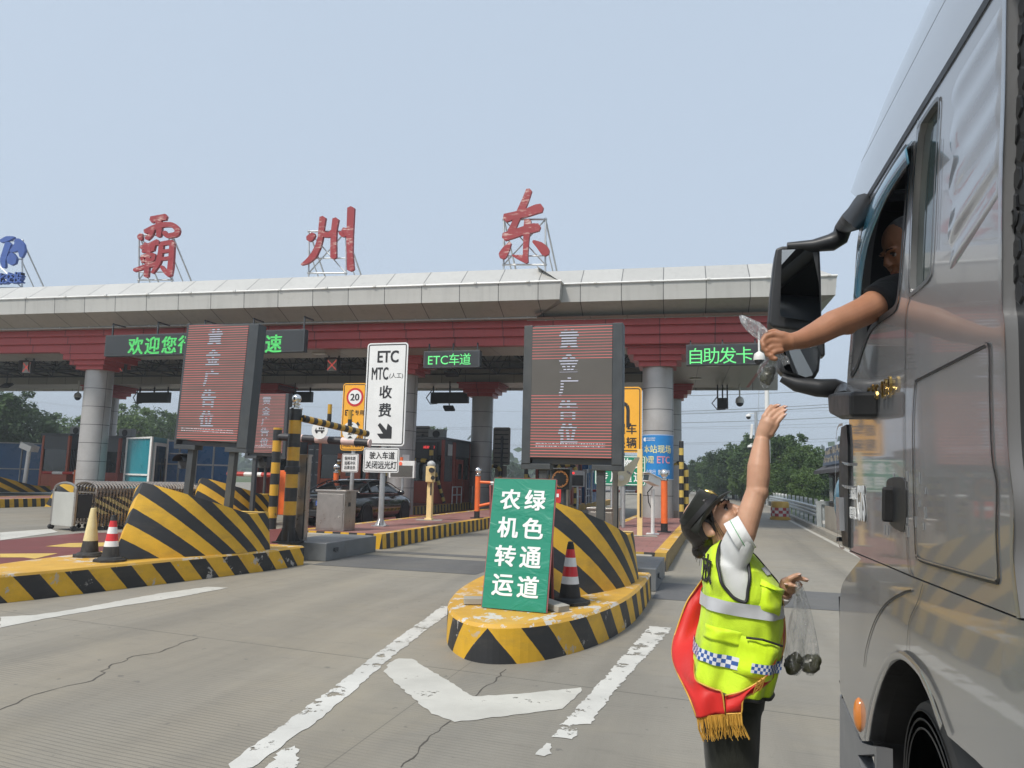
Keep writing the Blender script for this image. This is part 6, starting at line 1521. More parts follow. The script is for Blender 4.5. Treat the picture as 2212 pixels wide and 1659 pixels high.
for s in (-1, 1):
    m = MB(); m.prism([Vector((s*.42, -2.515, .76)), Vector((s*.80, -2.44, .78)), Vector((s*.86, -2.30, .86)), Vector((s*.82, -2.43, .90)), Vector((s*.40, -2.505, .84))], (0, .06, 0)); m.build('tail_light', mat('tail_lamp_red', (.12, .008, .008), .15), cr)
    m = MB(); m.sphere((s*1.02, .92, 1.03), .12, 12, 8, sc3=(1, .6, .75)); m.bar((s*.86, .95, 1.0), (s*1.0, .93, 1.02), .05); m.build('door_mirror', M_['car_black'], cr, smooth=60)
    for y in (-.75, .45): m = MB(); m.bar((s*.945, y, .86), (s*.945, y+.22, .86), .03); m.build('door_handle', M_['car_black'], cr, bevel=.006)
m = MB(); m.box((0, -2.525, .72), (.44, .02, .14)); pl = m.build('number_plate', mat('blue_number_plate', (.03, .12, .46), .4), cr)
m = MB(); put_text(m, '冀R·8', (-.07, -2.537, .72), (1, 0, 0), (0, 0, 1), .1, .03, .001, fit=(.24, .09)); put_text(m, '2516', (.13, -2.537, .72), (1, 0, 0), (0, 0, 1), .1, .03, .001, fit=(.15, .09)) if False else None
m.build('lettering', M_['white_film'], pl)
m = MB()
for k in range(4):
    c = Vector((-.105+.07*k, -2.50, .93)); m.tube([c+Vector((.048*cos(2*pi*q/16), -.012*sin(2*pi*q/16)*0, .048*sin(2*pi*q/16))) for q in range(17)], .007, 5, cap=False)
m.build('ring_emblem', M_['chrome'], cr, smooth=180)
m = MB(); m.box((0, -2.47, .42), (1.5, .12, .20)); m.build('rear_bumper_insert', M_['black'], cr, bevel=.02)
m = MB()
for z in (.36, .42, .48): m.bar((-.7, -2.535, z), (.7, -2.535, z), .012)
m.build('bumper_slat', M_['dark_steel'], cr)
m = MB(); m.add([(-.55, -1.12, 1.405), (.55, -1.12, 1.405), (.5, -1.16, 1.385), (-.5, -1.16, 1.385)], [(0, 1, 2, 3)]); m.box((0, -.95, 1.47), (.03, .14, .06)); m.build('roof_antenna', M_['black'], cr)
def sedan_wheel(x, y, s):
    r_ = .345
    m = MB(); m.lathe((x, y, r_), [(.24, -.11), (.325, -.115), (r_, -.07), (r_, .07), (.325, .115), (.24, .11)], 32, axis=(s, 0, 0)); t_ = m.build('tyre', M_['tyre'], cr, smooth=40)
    m = MB(); m.lathe((x, y, r_), [(.25, -.08), (.255, .09), (.235, .095), (.225, .05), (.05, .05), (.05, .075), (0, .08)], 32, axis=(s, 0, 0)); m.build('rim', M_['black'], t_, smooth=40)
    m = MB()
    for k in range(5):
        for d in (-.13, .13): a = 2*pi*k/5+d; b = 2*pi*k/5+d*1.5; m.bar((x+s*.075, y+cos(a)*.05, r_+sin(a)*.05), (x+s*.092, y+cos(b)*.24, r_+sin(b)*.24), .022, .028, 0, (s, 0, 0))
    m.build('spokes', M_['galv'], t_, bevel=.003)
for s in (-1, 1):
    for y in (-1.42, 1.50): sedan_wheel(s*.84, y, s); 
    for y in (-1.42, 1.50):
        m = MB(); m.lathe((s*.925, y, .345), [(.40, -.03), (.40, .022), (.36, .022), (.36, -.03)], 32, axis=(s, 0, 0)); m.build('wheel_arch', M_['black'], cr, smooth=40)
# ================================================================== the truck cab
from mathutils.geometry import tessellate_polygon
XT = .60
tk = thing('truck', 'silver grey high cab truck with the driver reaching out of its side window', 'truck', (1.85, 2.9, 0))
t = NT('silver_truck_paint'); p = t.wpos()
t.set(t.mix(t.ramp(t.noise(.6, 3, p), .3, .7), (.300, .302, .308), (.345, .347, .352)), .27, .45, .8)
t.b.inputs['Coat Roughness'].default_value = .04
t.bump(t.math('ADD', t.noise(1.6, 2, t.scale(p, (1, 1, .6))), t.math('MULTIPLY', t.noise(260, 2, p), .004)), .10, .05); M_['truck'] = t.m
M_['truck_trim'] = mat('grey_truck_trim', (.12, .125, .13), .35, .3, .1)
M_['truck_black'] = mat('truck_black_plastic', (.020, .021, .023), .42, 0, .2, 6, .06, 150)
t = NT('clear_tinted_glass'); tr_ = t.n('ShaderNodeBsdfTransparent'); tr_.inputs[0].default_value = (.86, .91, .89, 1); gl_ = t.n('ShaderNodeBsdfGlossy'); gl_.inputs['Roughness'].default_value = .02
fz = t.n('ShaderNodeFresnel'); fz.inputs[0].default_value = 1.5; mx_ = t.n('ShaderNodeMixShader'); t.l(fz.outputs[0], mx_.inputs[0]); t.l(tr_.outputs[0], mx_.inputs[1]); t.l(gl_.outputs[0], mx_.inputs[2]); t.l(mx_.outputs[0], t.out.inputs[0]); M_['cab_glass'] = t.m
M_['sleeper_glass'] = mat('sleeper_window_glass', (.055, .075, .075), .05, 0, .1, 1, spec=.9)
def TP(pts, x=XT): return [PX(px, py, x) for px, py in pts]
def round_loop(pts, it=2):
    for _ in range(it):
        q = []
        for i, a in enumerate(pts):
            b = pts[(i+1) % len(pts)]; q += [a.lerp(b, .22), a.lerp(b, .78)]
        pts = q
    return pts
def holed(mb, outer, holes, mi=0, thick=0.0):
    loops = [outer]+holes; tri = tessellate_polygon(loops); vs = [v for l in loops for v in l]
    mb.add(vs, [tuple(q) for q in tri], mi)
    if thick:
        mb.add([v+Vector((thick, 0, 0)) for v in vs], [tuple(q) for q in tri], mi); b = len(mb.v)-2*len(vs); k = 0
        for l in loops:
            n = len(l)
            for i in range(n): j = (i+1) % n; mb.f.append([b+k+i, b+k+j, b+len(vs)+k+j, b+len(vs)+k+i]); mb.m.append(mi); mb.u.append(None)
            k += n
def crs(pts, n=5):
    """smooth open polyline through the traced points"""
    out = []
    for i in range(len(pts)-1):
        p0, p1, p2, p3 = pts[max(i-1, 0)], pts[i], pts[i+1], pts[min(i+2, len(pts)-1)]
        for k in range(n):
            u = k/n; out.append(.5*((2*p1)+(p2-p0)*u+(2*p0-5*p1+4*p2-p3)*u*u+(3*p1-p0-3*p2+p3)*u**3))
    return out+[pts[-1]]
FRONT = [(1866, 440), (1851, 530), (1844, 640), (1838, 720), (1830, 823), (1834, 900), (1833, 1040), (1834, 1187)]
REAR = [(2205, 1335), (2190, 1207), (2190, 1085), (2177, 951), (2171, 713), (2165, 640), (2165, 397), (2171, 200), (2174, 0), (2176, -80), (2185, -170)]
RAIL = [(1866, 440), (1905, 377), (1985, 246), (2060, 124), (2135, 0), (2185, -85), (2235, -170)]
outer = crs(TP(FRONT))+TP([(1969, 1243), (1994, 1253)])+crs(TP(REAR[:-1]))+TP(RAIL[::-1][1:-1])
WIN = [(1840, 812), (1846, 730), (1851, 640), (1858, 540), (1872, 465), (1905, 402), (1950, 330), (1962, 326), (1961, 400), (1952, 520), (1945, 610), (1939, 655), (1928, 672), (1900, 692), (1880, 715), (1866, 750), (1853, 790)]
QWIN = [(1985, 274), (2008, 238), (2027, 214), (2031, 222), (2030, 250), (2022, 400), (2014, 570), (2009, 598), (1998, 612), (1974, 633), (1966, 634), (1966, 590), (1970, 470), (1976, 370)]
# storage hatch outline on the sleeper side
HATCH = [(1979, 822), (2050, 786), (2125, 748), (2135, 746), (2140, 756), (2141, 850), (2146, 985), (2156, 1045), (2155, 1150), (2159, 1240), (2157, 1256), (2146, 1256), (2070, 1235), (1996, 1213), (1984, 1203), (1979, 1185), (1974, 1010), (1974, 900)]
win_w, q_w = round_loop(TP(WIN), 1), round_loop(TP(QWIN), 1)
m = MB(); holed(m, outer, [win_w, q_w], 0, .05); side = m.build('cab_side', M_['truck'], tk, smooth=30)
m = MB(); m.prism([v+Vector((.018, 0, 0)) for v in q_w], (.008, 0, 0)); m.build('sleeper_window', M_['sleeper_glass'], tk)
def strip(mb, pts, w_, off=-.003, closed=False, mi=0):
    P = crs(pts+([pts[0]] if closed else []), 4); n = len(P); vs = []
    for i, q in enumerate(P):
        d = P[min(i+1, n-1)]-P[max(i-1, 0)]; nr = Vector((0, -d.z, d.y)).normalized()*w_/2; vs += [q+nr+Vector((off, 0, 0)), q-nr+Vector((off, 0, 0))]
    mb.add(vs, [(2*i, 2*i+1, 2*i+3, 2*i+2) for i in range(n-1)], mi)
m = MB(); strip(m, TP(HATCH), .010, -.003, True); strip(m, TP([(1984, 262), (1974, 400), (1966, 560), (1964, 640), (1957, 680), (1955, 823), (1953, 862), (1954, 1034), (1962, 1207), (1971, 1244)]), .006, -.003)
strip(m, TP(RAIL), .022, -.004); strip(m, TP([(2036, 300), (2031, 420), (2026, 540)]), .004, -.003)
m.build('panel_gap', M_['black'], tk)
m = MB(); strip(m, [v+Vector((0, .009, .004)) for v in TP(HATCH)], .005, -.004, True); strip(m, [v+Vector((0, -.007, 0)) for v in TP([(1984, 262), (1974, 400), (1966, 560), (1964, 640), (1957, 680), (1955, 823), (1953, 862), (1954, 1034), (1962, 1207), (1971, 1244)])], .004, -.004)  # bright strips paint edge highlights along the hatch and door seams
strip(m, [v+Vector((0, -.004, 0)) for v in TP(REAR)], .018, -.006); m.build('edge_highlight_trim', mat('bright_panel_edge', (.45, .46, .47), .2, .7, .1), tk)
m = MB(); strip(m, TP(WIN), .022, -.004, True); m.build('window_seal', M_['black'], tk)
m = MB(); strip(m, TP(QWIN), .012, -.004, True); m.build('window_seal', M_['truck_trim'], tk)
# pressed ribs on the upper sleeper panel
m = MB(); c0, c1, c2, c3 = TP([(2042, 185), (2167, -20), (2162, 440), (2032, 645)]); nu, nv = 36, 110; rings = []
ss = lambda q: max(0, min(1, q))**2*(3-2*max(0, min(1, q)))
for i in range(nv+1):
    v = i/nv; row = []
    for j in range(nu+1):
        u = j/nu; q = (c3.lerp(c0, v)).lerp(c2.lerp(c1, v), u); e = ss(u/.35)*ss(v/.14)*ss((1-v)/.14)*ss((1-u)/.03); row.append(q+Vector((.0025-e*(.0040+.0050*(.5+.5*sin(2*pi*(4.6*v+.1*u)))), 0, 0)))
    rings.append(row)
m.loft(rings, 0, closed=False, cap=False); m.build('ribbed_panel', M_['truck'], tk, smooth=180)
# roof above the drip rail, curving over to the far side
SIL = [(1863, 425), (1885, 350), (1933, 217), (1983, 108), (2034, 0), (2070, -76), (2110, -160)]
R0, R2 = crs(TP(RAIL)), crs([PX(px, py, XT+.34) for px, py in SIL])
rows = []
for k in range(9):
    f = k/8; rows.append([a.lerp(b, f)+Vector((-.06*sin(pi*f), 0, .05*sin(pi*f))) for a, b in zip(R0, R2)])
XR = 3.0
far_ = lambda v: Vector((XT+XR-v.x, v.y, v.z))
rows2 = rows+[[Vector((XT+XR/2, v.y+.12, v.z+.05)) for v in R2]]+[[far_(v) for v in r_] for r_ in rows[::-1]]
m = MB(); m.loft(rows2, 0, closed=False, cap=False); m.build('roof', M_['truck'], tk, smooth=180)
m = MB(); strip(m, [v+Vector((-.03, 0, .10)) for v in TP([(1880, 400), (1985, 225), (2060, 100), (2160, -60)])], .004, 0); m.build('roof_seam', M_['truck_trim'], tk)
# far side, front, back wall and floor
m = MB(); holed(m, [far_(v) for v in outer], [[far_(v) for v in win_w]], 0, -.05); m.build('far_side', M_['truck'], tk)
m = MB(); m.add([far_(v)+Vector((-.02, 0, 0)) for v in win_w], [tuple(range(len(win_w)))]); m.build('far_window', M_['cab_glass'], tk)
FR = crs(TP(FRONT), 4); prof = [(0, 0), (.03, .05), (.12, .12), (.5, .20), (1.5, .25), (2.5, .20), (2.88, .12), (2.97, .05), (3.0, 0)]
rings = [[Vector((XT+dx, v.y+dy, v.z)) for dx, dy in prof] for v in FR]
hd0 = [r_[0] for r_ in rows2]; rg0 = rings[0]; m = MB(); m.add(hd0+rg0[::-1][1:-1], [tuple(range(len(hd0)+len(rg0)-2))]); m.add(rg0, [tuple(range(len(rg0)))]); m.build('roof_header', M_['truck_black'], tk)
gi = max(i for i, v in enumerate(FR) if v.z > 2.08)
m = MB()
m.loft([r_[:4] for r_ in rings[:gi+1]], 0, closed=False, cap=False); m.build('front_pillar', M_['truck_black'], tk, smooth=60)
m = MB(); m.loft([r_[5:] for r_ in rings[:gi+1]], 0, closed=False, cap=False); m.build('front_pillar', M_['truck_black'], tk, smooth=60)
m = MB(); m.loft([r_[3:6] for r_ in rings[:gi+1]], 0, closed=False, cap=False); m.build('windscreen', M_['cab_glass'], tk, smooth=60)
m = MB(); m.loft(rings[gi:], 0, closed=False, cap=False); m.build('front_panel', M_['truck'], tk, smooth=60)
RR = crs(TP(REAR), 3); m = MB(); m.loft([[v+Vector((.02, .03, 0)), far_(v)+Vector((-.02, .03, 0))] for v in RR], 0, closed=False, cap=False); m.build('back_wall', M_['truck_black'], tk)
m = MB(); y0_, y1_ = RR[0].y, FR[-1].y; m.box((XT+1.5, (1.95+3.9)/2, 1.36), (2.86, 1.9, .06)); m.box((XT+1.5, 3.72, 1.72), (2.8, .36, .62)); m.box((XT+1.5, 3.62, 2.06), (2.7, .55, .10)); m.build('dashboard', M_['truck_black'], tk, bevel=.03)
for xs in (XT+.62, XT+2.3): m = MB(); m.box((xs, 2.65, 1.62), (.52, .52, .30)); m.box((xs, 2.33, 2.02), (.5, .16, .80)); m.box((xs, 2.32, 2.52), (.30, .12, .22)); m.build('seat', mat('seat_cloth', (.03, .03, .032), .9), tk, bevel=.05)
m = MB(); cst = Vector((XT+.62, 3.28, 2.06)); ax = Vector((0, -.75, .66)); s1 = Vector((1, 0, 0)); s2 = ax.cross(s1); m.tube([cst+(s1*cos(2*pi*k/24)+s2*sin(2*pi*k/24))*.23 for k in range(25)], .017, 8, cap=False); m.bar(cst-s1*.22, cst+s1*.22, .04); m.tube([cst, cst-ax*.3], .04, 8); m.build('steering_wheel', M_['truck_black'], tk)
# window visor of blue acrylic
O_ = crs([PX(px, py, XT-.004) for px, py in ((1969, 304), (1940, 345), (1908, 392), (1880, 440), (1862, 500), (1850, 570), (1844, 645))]); I_ = crs([PX(px, py, XT-.055) for px, py in ((1962, 352), (1940, 382), (1915, 425), (1893, 475), (1874, 530), (1862, 595), (1857, 652))])
t = NT('blue_acrylic'); t.set((.05, .17, .25), .12, 0, .6); t.b.inputs['Alpha'].default_value = .90; M_['acrylic'] = t.m
m = MB(); m.loft([O_, [a.lerp(b, .5)+Vector((-.012, 0, .012)) for a, b in zip(O_, I_)], I_], 0, closed=False, cap=False); vz = m.build('window_visor', M_['acrylic'], tk, smooth=180); q = vz.modifiers.new('sol', 'SOLIDIFY'); q.thickness = .004
# lower corner, fender with the wheel arch, bumper
ARCH = [(1876, 1601), (1886, 1540), (1897, 1497), (1914, 1453), (1930, 1432), (1946, 1424), (1958, 1426), (1971, 1435), (1994, 1461), (2010, 1492), (2022, 1518), (2034, 1553), (2047, 1589)]
fend = crs(TP([(1834, 1190), (1858, 1206), (1856, 1212), (1835, 1238), (1819, 1264), (1814, 1300), (1813, 1340), (1813, 1420), (1815, 1492)]), 4)+TP([(1848, 1572), (1862, 1600)])+crs(TP(ARCH), 3)+TP([(2107, 1641), (2200, 1735), (2330, 1760), (2360, 1400), (2205, 1340), (1994, 1257), (1969, 1247), (1900, 1217)])
m = MB(); holed(m, fend, [], 0, .06); m.build('fender', M_['truck'], tk, smooth=30)
m = MB(); A_ = crs(TP(ARCH), 3); m.loft([[v+Vector((-.012, 0, 0)), v+Vector((-.018, 0, .012)), v+Vector((-.012, 0, .03))] for v in A_], 0, closed=False, cap=False); m.build('arch_lip', M_['truck'], tk, smooth=180)
m = MB(); m.loft([[v+Vector((.004, 0, 0)), v+Vector((.75, 0, 0))] for v in A_], 0, closed=False, cap=False); lw = [v+Vector((.75, 0, 0)) for v in A_]; m.add(lw+[Vector((v.x, v.y, .12)) for v in lw], [(i, i+1, len(lw)+i+1, len(lw)+i) for i in range(len(lw)-1)]); m.add([A_[0]+Vector((.02, 0, 0)), A_[0]+Vector((.75, 0, 0)), Vector((XT+.75, A_[0].y, .12)), Vector((XT+.02, A_[0].y, .12))], [(0, 1, 2, 3)]); m.build('wheel_housing', M_['black'], tk)
m = MB(); holed(m, TP([(1814, 1500), (1846, 1576), (1860, 1604), (1874, 1609), (1893, 1614), (1897, 1900), (1815, 1900), (1814, 1700)]), [TP([(1853, 1631), (1889, 1629), (1891, 1700), (1872, 1700)])], 0, .06); m.build('bumper', mat('bumper_grey', (.20, .205, .215), .4, .2, .08), tk)
m = MB(); holed(m, TP([(1812, 1470), (1848, 1574), (1850, 1540), (1815, 1470)], XT+.02), [], 0, .03); m.build('bumper_gap', M_['black'], tk)
vv = TP([(1816, 1520), (1815, 1900)]); m = MB(); prof2 = [(.0, 0), (.03, .05), (.15, .12), (1.5, .2), (2.85, .12), (2.97, .05), (3.0, 0)]; fl = [PX(1813, 1340, XT), PX(1814, 1500, XT), PX(1815, 1900, XT)]
m.loft([[Vector((XT+dx, fl[0].y+dy, z)) for dx, dy in prof2] for z in (fl[0].z+.12, fl[0].z, fl[1].z, .28)], 0, closed=False, cap=False); m.build('front_bumper', M_['truck_trim'], tk, smooth=50)
m = MB(); strip(m, TP([(1971, 1276), (1950, 1282), (1915, 1305), (1890, 1345), (1873, 1400), (1868, 1440)]), .008, -.004); strip(m, TP([(1996, 1262), (1985, 1300), (1966, 1345), (1961, 1420)]), .004, -.004); m.build('panel_gap', M_['black'], tk)
m = MB(); m.prism(TP([(1835, 1192), (1900, 1221), (1969, 1249), (1994, 1259), (2205, 1342), (2205, 1333), (1994, 1250), (1969, 1240), (1900, 1213), (1836, 1186)], XT+.012), (.04, 0, 0)); m.build('door_sill_gap', M_['black'], tk)
lp = PX(1857, 1544, XT); m = MB(); m.sphere(lp, .05, 16, 10, sc3=(.55, .8, 1.5)); m.build('marker_lamp', mat('amber_lens', (.62, .20, .03), .15, 0, .1, 20, coat=.8), tk, smooth=180)
# black air vane at the cab corner with bright outline
m = MB(); m.prism(TP([(1828, 917), (1817, 923), (1813, 960), (1812, 1050), (1814, 1120), (1820, 1178), (1832, 1183), (1832, 1060), (1831, 960)], XT-.012), (.03, 0, 0)); vn = m.build('corner_vane', M_['truck_black'], tk)
m = MB(); strip(m, TP([(1828, 917), (1817, 923), (1813, 960), (1812, 1050), (1814, 1120), (1820, 1178), (1832, 1184)]), .012, -.016)
for y in (997, 1047): m.prism(TP([(1817, y), (1832, y+3), (1832, y+9), (1824, y+7)], XT-.02), (.02, 0, 0))
m.box(PX(1826, 1110, XT)+Vector((-.02, 0, 0)), (.03, .10, .16)); m.build('vane_trim', M_['edge'] if 'edge' in M_ else mat('vane_silver', (.42, .43, .45), .25, .6, .1), vn)
# door handle, badges and decals
m = MB(); m.prism(round_loop(TP([(1916, 1040), (1925, 1031), (1950, 1030), (1960, 1040), (1961, 1120), (1955, 1152), (1930, 1140), (1919, 1120)]), 1), (-.005, 0, 0)); hd_ = m.build('handle_recess', M_['truck_black'], tk, bevel=.005)
m = MB(); a_, b_ = PX(1931, 1052, XT), PX(1930, 1128, XT); m.bar(a_+Vector((-.016, 0, 0)), b_+Vector((-.016, 0, 0)), .045, .018); m.build('door_handle', M_['black'], hd_, bevel=.012)
yd, zd = Vector((0, -1, 0)), Vector((0, 0, 1))
gold = mat('gold_badge', (.42, .29, .10), .22, 1.0, .1)
m = MB()
for s, px, py in (('G', 1884, 853), ('7', 1893, 849), ('S', 1901, 847), ('4', 1913, 842), ('8', 1922, 836), ('0', 1931, 830)): c = PX(px, py, XT); put_text(m, s, c+Vector((-.012, 0, 0)), yd, zd+Vector((0, -.1, 0)), .06, .03, .004, fit=(.045 if s != '7' else .04, .062))
m.build('badge', gold, tk)
m = MB(); c = PX(1861.5, 1087, XT); put_text(m, 'G7S', c+Vector((-.003, 0, 0)), yd, zd, .2, .045, .001, fit=(.185, .165))
for s, px, py in (('至臻品质', 1843, 1066), ('尊享升级', 1843, 1108)): put_text(m, s, PX(px+1, py, XT)+Vector((-.003, 0, 0)), yd, zd, .05, .012, .001, fit=(.17, .055))
m.build('decal_lettering', M_['white_film'], tk)
m = MB(); rr = random.Random(3); gk = mat('decal_grey', (.315, .325, .338), .30, .45, .04, coat=.5)
for k in range(22): c = PX(rr.uniform(1895, 2000), rr.uniform(1020, 1150), XT); m.box(c+Vector((-.002, 0, 0)), (.002, rr.choice((.012, .02)), rr.choice((.02, .035))))
m.build('decal_pattern', gk, tk)
# mirrors on black arms
MY = 4.0
def MP(px, py, dy=0.0): return PY(px, py, MY+dy)
def soft_box(name, loop, depth, m_, parent, bev): m = MB(); m.prism(loop, (0, depth, 0)); return m.build(name, m_, parent, bevel=bev, seg=3)
mir = soft_box('mirror_housing', [MP(*q) for q in ((1676, 536), (1690, 531), (1762, 529), (1771, 536), (1774, 600), (1775, 690), (1770, 712), (1740, 715), (1668, 706), (1660, 697), (1664, 640), (1671, 570))], .16, M_['truck_black'], tk, .012)
t = NT('mirror_glass'); t.set((.62, .66, .68), .015, 1.0); M_['mirror'] = t.m
def glass_plate(nm, pts, parent, off, tilt):
    P = [MP(*q) for q in pts]; c = sum(P, Vector())/len(P); R = Matrix.Rotation(tilt[0], 3, 'Z') @ Matrix.Rotation(tilt[1], 3, 'X')
    m = MB(); m.prism([c+R @ (v-c)+Vector((0, off, 0)) for v in P], (0, .006, 0)); return m.build(nm, M_['mirror'], parent)
glass_plate('mirror_glass', ((1687, 545), (1760, 537), (1769, 543), (1772, 690), (1768, 697), (1684, 690), (1680, 684)), mir, -.026, (rad(16.2), rad(-2.5)))
mir2 = soft_box('wide_mirror_housing', [MP(*q) for q in ((1682, 752), (1768, 742), (1774, 760), (1770, 800), (1760, 818), (1742, 824), (1690, 806), (1680, 795))], .14, M_['truck_black'], tk, .015)
glass_plate('wide_mirror_glass', ((1690, 757), (1764, 749), (1769, 762), (1765, 798), (1755, 812), (1740, 816), (1694, 802), (1688, 792)), mir2, -.024, (rad(16), rad(3)))
bk = MP(1772, 725); m = MB(); m.box((bk.x, MY+.08, bk.z), (.05, .10, .2)); m.build('mirror_bracket', M_['truck_black'], tk, bevel=.01)
m = MB(); a1 = PX(1868, 438, XT-.01); m.tube([a1, PX(1856, 462, XT-.04), PX(1838, 480, XT-.09), MP(1822, 492), MP(1815, 512), MP(1795, 524), MP(1755, 531), MP(1700, 532)], [.045, .05, .045, .042, .045, .045, .032, .02], 10); m.build('upper_arm', M_['truck_black'], tk, smooth=60)
m = MB(); m.tube([MP(1688, 816), MP(1720, 830), MP(1765, 838), MP(1800, 839), MP(1818, 846), PX(1822, 866, XT-.03)], [.022, .038, .046, .05, .05, .05], 10); m.build('lower_arm', M_['truck_black'], tk, smooth=60)
c = PX(1812, 872, XT-.05); m = MB(); m.prism([PX(px, py, XT-.10) for px, py in ((1787, 852), (1800, 848), (1836, 846), (1836, 902), (1812, 906), (1790, 894))], (.11, 0, 0)); m.build('arm_foot', M_['truck_black'], tk, bevel=.015)
# wheel
wx, wy, wr = XT+.24, 2.93, .445
m = MB(); m.lathe((wx, wy, wr), [(.27, .14), (.33, .165), (.39, .165), (.425, .15), (wr, .11), (wr, -.13), (.41, -.16), (.27, -.14)], 48, axis=(-1, 0, 0)); ty = m.build('tyre', mat('dusty_tyre', (.10, .095, .088), .85, 0, .25, 6, .2, 30), tk, smooth=35)
m = MB(); m.lathe((wx-.0, wy, wr), [(.265, .13), (.25, .16), (.24, .10), (.16, .05), (.13, .16), (.10, .18), (0, .185)], 36, axis=(-1, 0, 0)); m.build('rim', M_['truck_trim'], ty, smooth=40)
for k in range(3): m = MB(); m.lathe((wx-.166, wy, wr), [(.335+.03*k, 0), (.339+.03*k, .003), (.343+.03*k, 0)], 48, axis=(-1, 0, 0)); m.build('sidewall_ring', M_['rubber'], ty, smooth=60)
# honeycomb side deflector behind the cab
df0, df1 = PX(2175, 760, XT+.02).y, 1.0
m = MB(); m.box((XT+.05, (df0+df1)/2, 2.25), (.05, df0-df1, 2.3)); dfl = m.build('side_deflector', M_['truck_black'], tk)
m = MB(); hx = .027; row = 0; z = 2.02
while z < 3.38:
    y = df0-.024-(row % 2)*.028
    if True:
        while y > df1+.1:
            c = Vector((XT+.024, y, z)); o = [c+Vector((0, cos(pi/6+pi*k/3)*hx, sin(pi/6+pi*k/3)*hx)) for k in range(6)]; i_ = [c+Vector((-.0025, (v-c).y*.80, (v-c).z*.80)) for v in o]
            m.add(o+i_, [(k, (k+1) % 6, 6+(k+1) % 6, 6+k) for k in range(6)]+[tuple(range(6, 12))]); y -= .056
    row += 1; z += .049
m.build('honeycomb_grille', mat('honeycomb_black', (.010, .010, .011), .35), dfl)
for py in (470, 990): c = PX(2190, py, XT+.02); m = MB(); m.lathe(c, [(.022, .0), (.016, .003), (.016, -.01), (0, -.01)], 14, axis=(-1, 0, 0)); m.build('bolt_hole', M_['black'], dfl)
m = MB(); m.box((XT+1.5, .9, .85), (1.0, 2.6, .28)); m.build('chassis', M_['truck_black'], tk)
# ================================================================== people
def skin_mat(name, c):
    t = NT(name); p = t.wpos(); f = t.ramp(t.noise(14, 5, p, .65), .3, .72)
    col = t.mix(f, tuple(q*.86 for q in c), tuple(min(1, q*1.08) for q in c)); col = t.mix(t.ramp(t.noise(5, 3, p), .5, .75, 0, .35), col, (c[0]*1.02, c[1]*.78, c[2]*.72))
    t.set(col, .48, 0, 0, .4); t.b.inputs['Subsurface Weight'].default_value = .12; t.b.inputs['Subsurface Radius'].default_value = (.02, .008, .004); t.bump(t.noise(350, 3, p), .12, .001); return t.m
M_['skin_f'] = skin_mat('warm_skin', (.50, .285, .185)); M_['skin_m'] = skin_mat('tanned_skin', (.36, .17, .095))
M_['hair'] = mat('black_hair', (.012, .009, .008), .38, 0, .3, 30, .3, 120); M_['nail'] = mat('fingernail', (.62, .42, .36), .25)
def cloth(name, c, rough=.8, wr=.35, ws=7, weave=420, wv=.12):
    t = NT(name); p = t.wpos(); f = t.ramp(t.noise(6, 4, p), .3, .7)
    t.set(t.mix(f, tuple(q*.88 for q in c), tuple(min(1, q*1.06) for q in c)), rough, 0, 0, .25); t.b.inputs['Sheen Weight'].default_value = .15
    h = t.math('ADD', t.math('MULTIPLY', t.noise(ws, 3, t.scale(p, (1, 1, .5)), .55, .8), 1.0), t.math('MULTIPLY', t.noise(weave, 2, p), wv)); t.bump(h, wr, .02); return t.m
M_['hiviz'] = cloth('hi_vis_mesh', (.56, .78, .03), .7, .6, 11); M_['hiviz_solid'] = cloth('hi_vis_satin', (.60, .84, .02), .5, .4, 13)
M_['shirt'] = cloth('white_shirt_cotton', (.70, .71, .70), .8, .42, 8); M_['trousers'] = cloth('dark_olive_wool', (.014, .015, .010), .85, .3, 6); M_['hat'] = cloth('black_green_felt', (.012, .014, .011), .75, .08, 5, 500, .2)
M_['sash'] = cloth('red_satin_sash', (.56, .022, .018), .45, .22, 5); M_['sash_gold'] = mat('gold_braid', (.60, .34, .06), .5, .2, .2, 40); M_['reflect'] = cloth('grey_reflective_tape', (.50, .51, .53), .35, .15, 8); M_['black_shirt'] = cloth('black_tshirt', (.012, .012, .013), .8, .4, 8)
def melt(mb, name, m_, parent, voxel=.005, smooth_it=6, fac=.5):
    """union of overlapping closed volumes melted into one continuous skin"""
    o = mb.build(name, m_, parent); r = o.modifiers.new('r', 'REMESH'); r.mode = 'VOXEL'; r.voxel_size = voxel; s = o.modifiers.new('s', 'SMOOTH'); s.iterations = smooth_it; s.factor = fac
    dg = bpy.context.evaluated_depsgraph_get(); me = bpy.data.meshes.new_from_object(o.evaluated_get(dg)); o.modifiers.clear(); old = o.data; o.data = me; me.shade_smooth(); bpy.data.meshes.remove(old); me.name = name; return o
def head_volumes(mb, O, R, male=False):
    E = lambda c, rad_: mb.sphere(O+R @ Vector(c), 1.0, 24, 16, 0, rad_, R)
    E((-.004, 0, .038) if not male else (-.012, 0, .055), (.086, .072, .080) if not male else (.098, .076, .088)); E((.042, 0, .0), (.056, .062, .084)); E((.048, 0, -.062), (.046, .050, .042)); E((.06, .033, -.018), (.034, .028, .034)); E((.06, -.033, -.018), (.034, .028, .034))
    mb.tube([O+R @ Vector(v) for v in ((.092, 0, .034), (.104, 0, .010), (.112, 0, -.008))], [.009, .012, .015], 12)
    for s in (-1, 1): E((.104, s*.010, -.012), (.010, .009, .008)); E((.084, s*.026, .042), (.018, .024, .010)); E((-.004, s*.076, .0), (.020, .009, .031)); E((.004, s*.079, -.022), (.010, .007, .012))
    E((.100, 0, -.040), (.010, .024, .007)); E((.098, 0, -.052), (.010, .021, .007)); E((.086, 0, -.083), (.022, .026, .020))
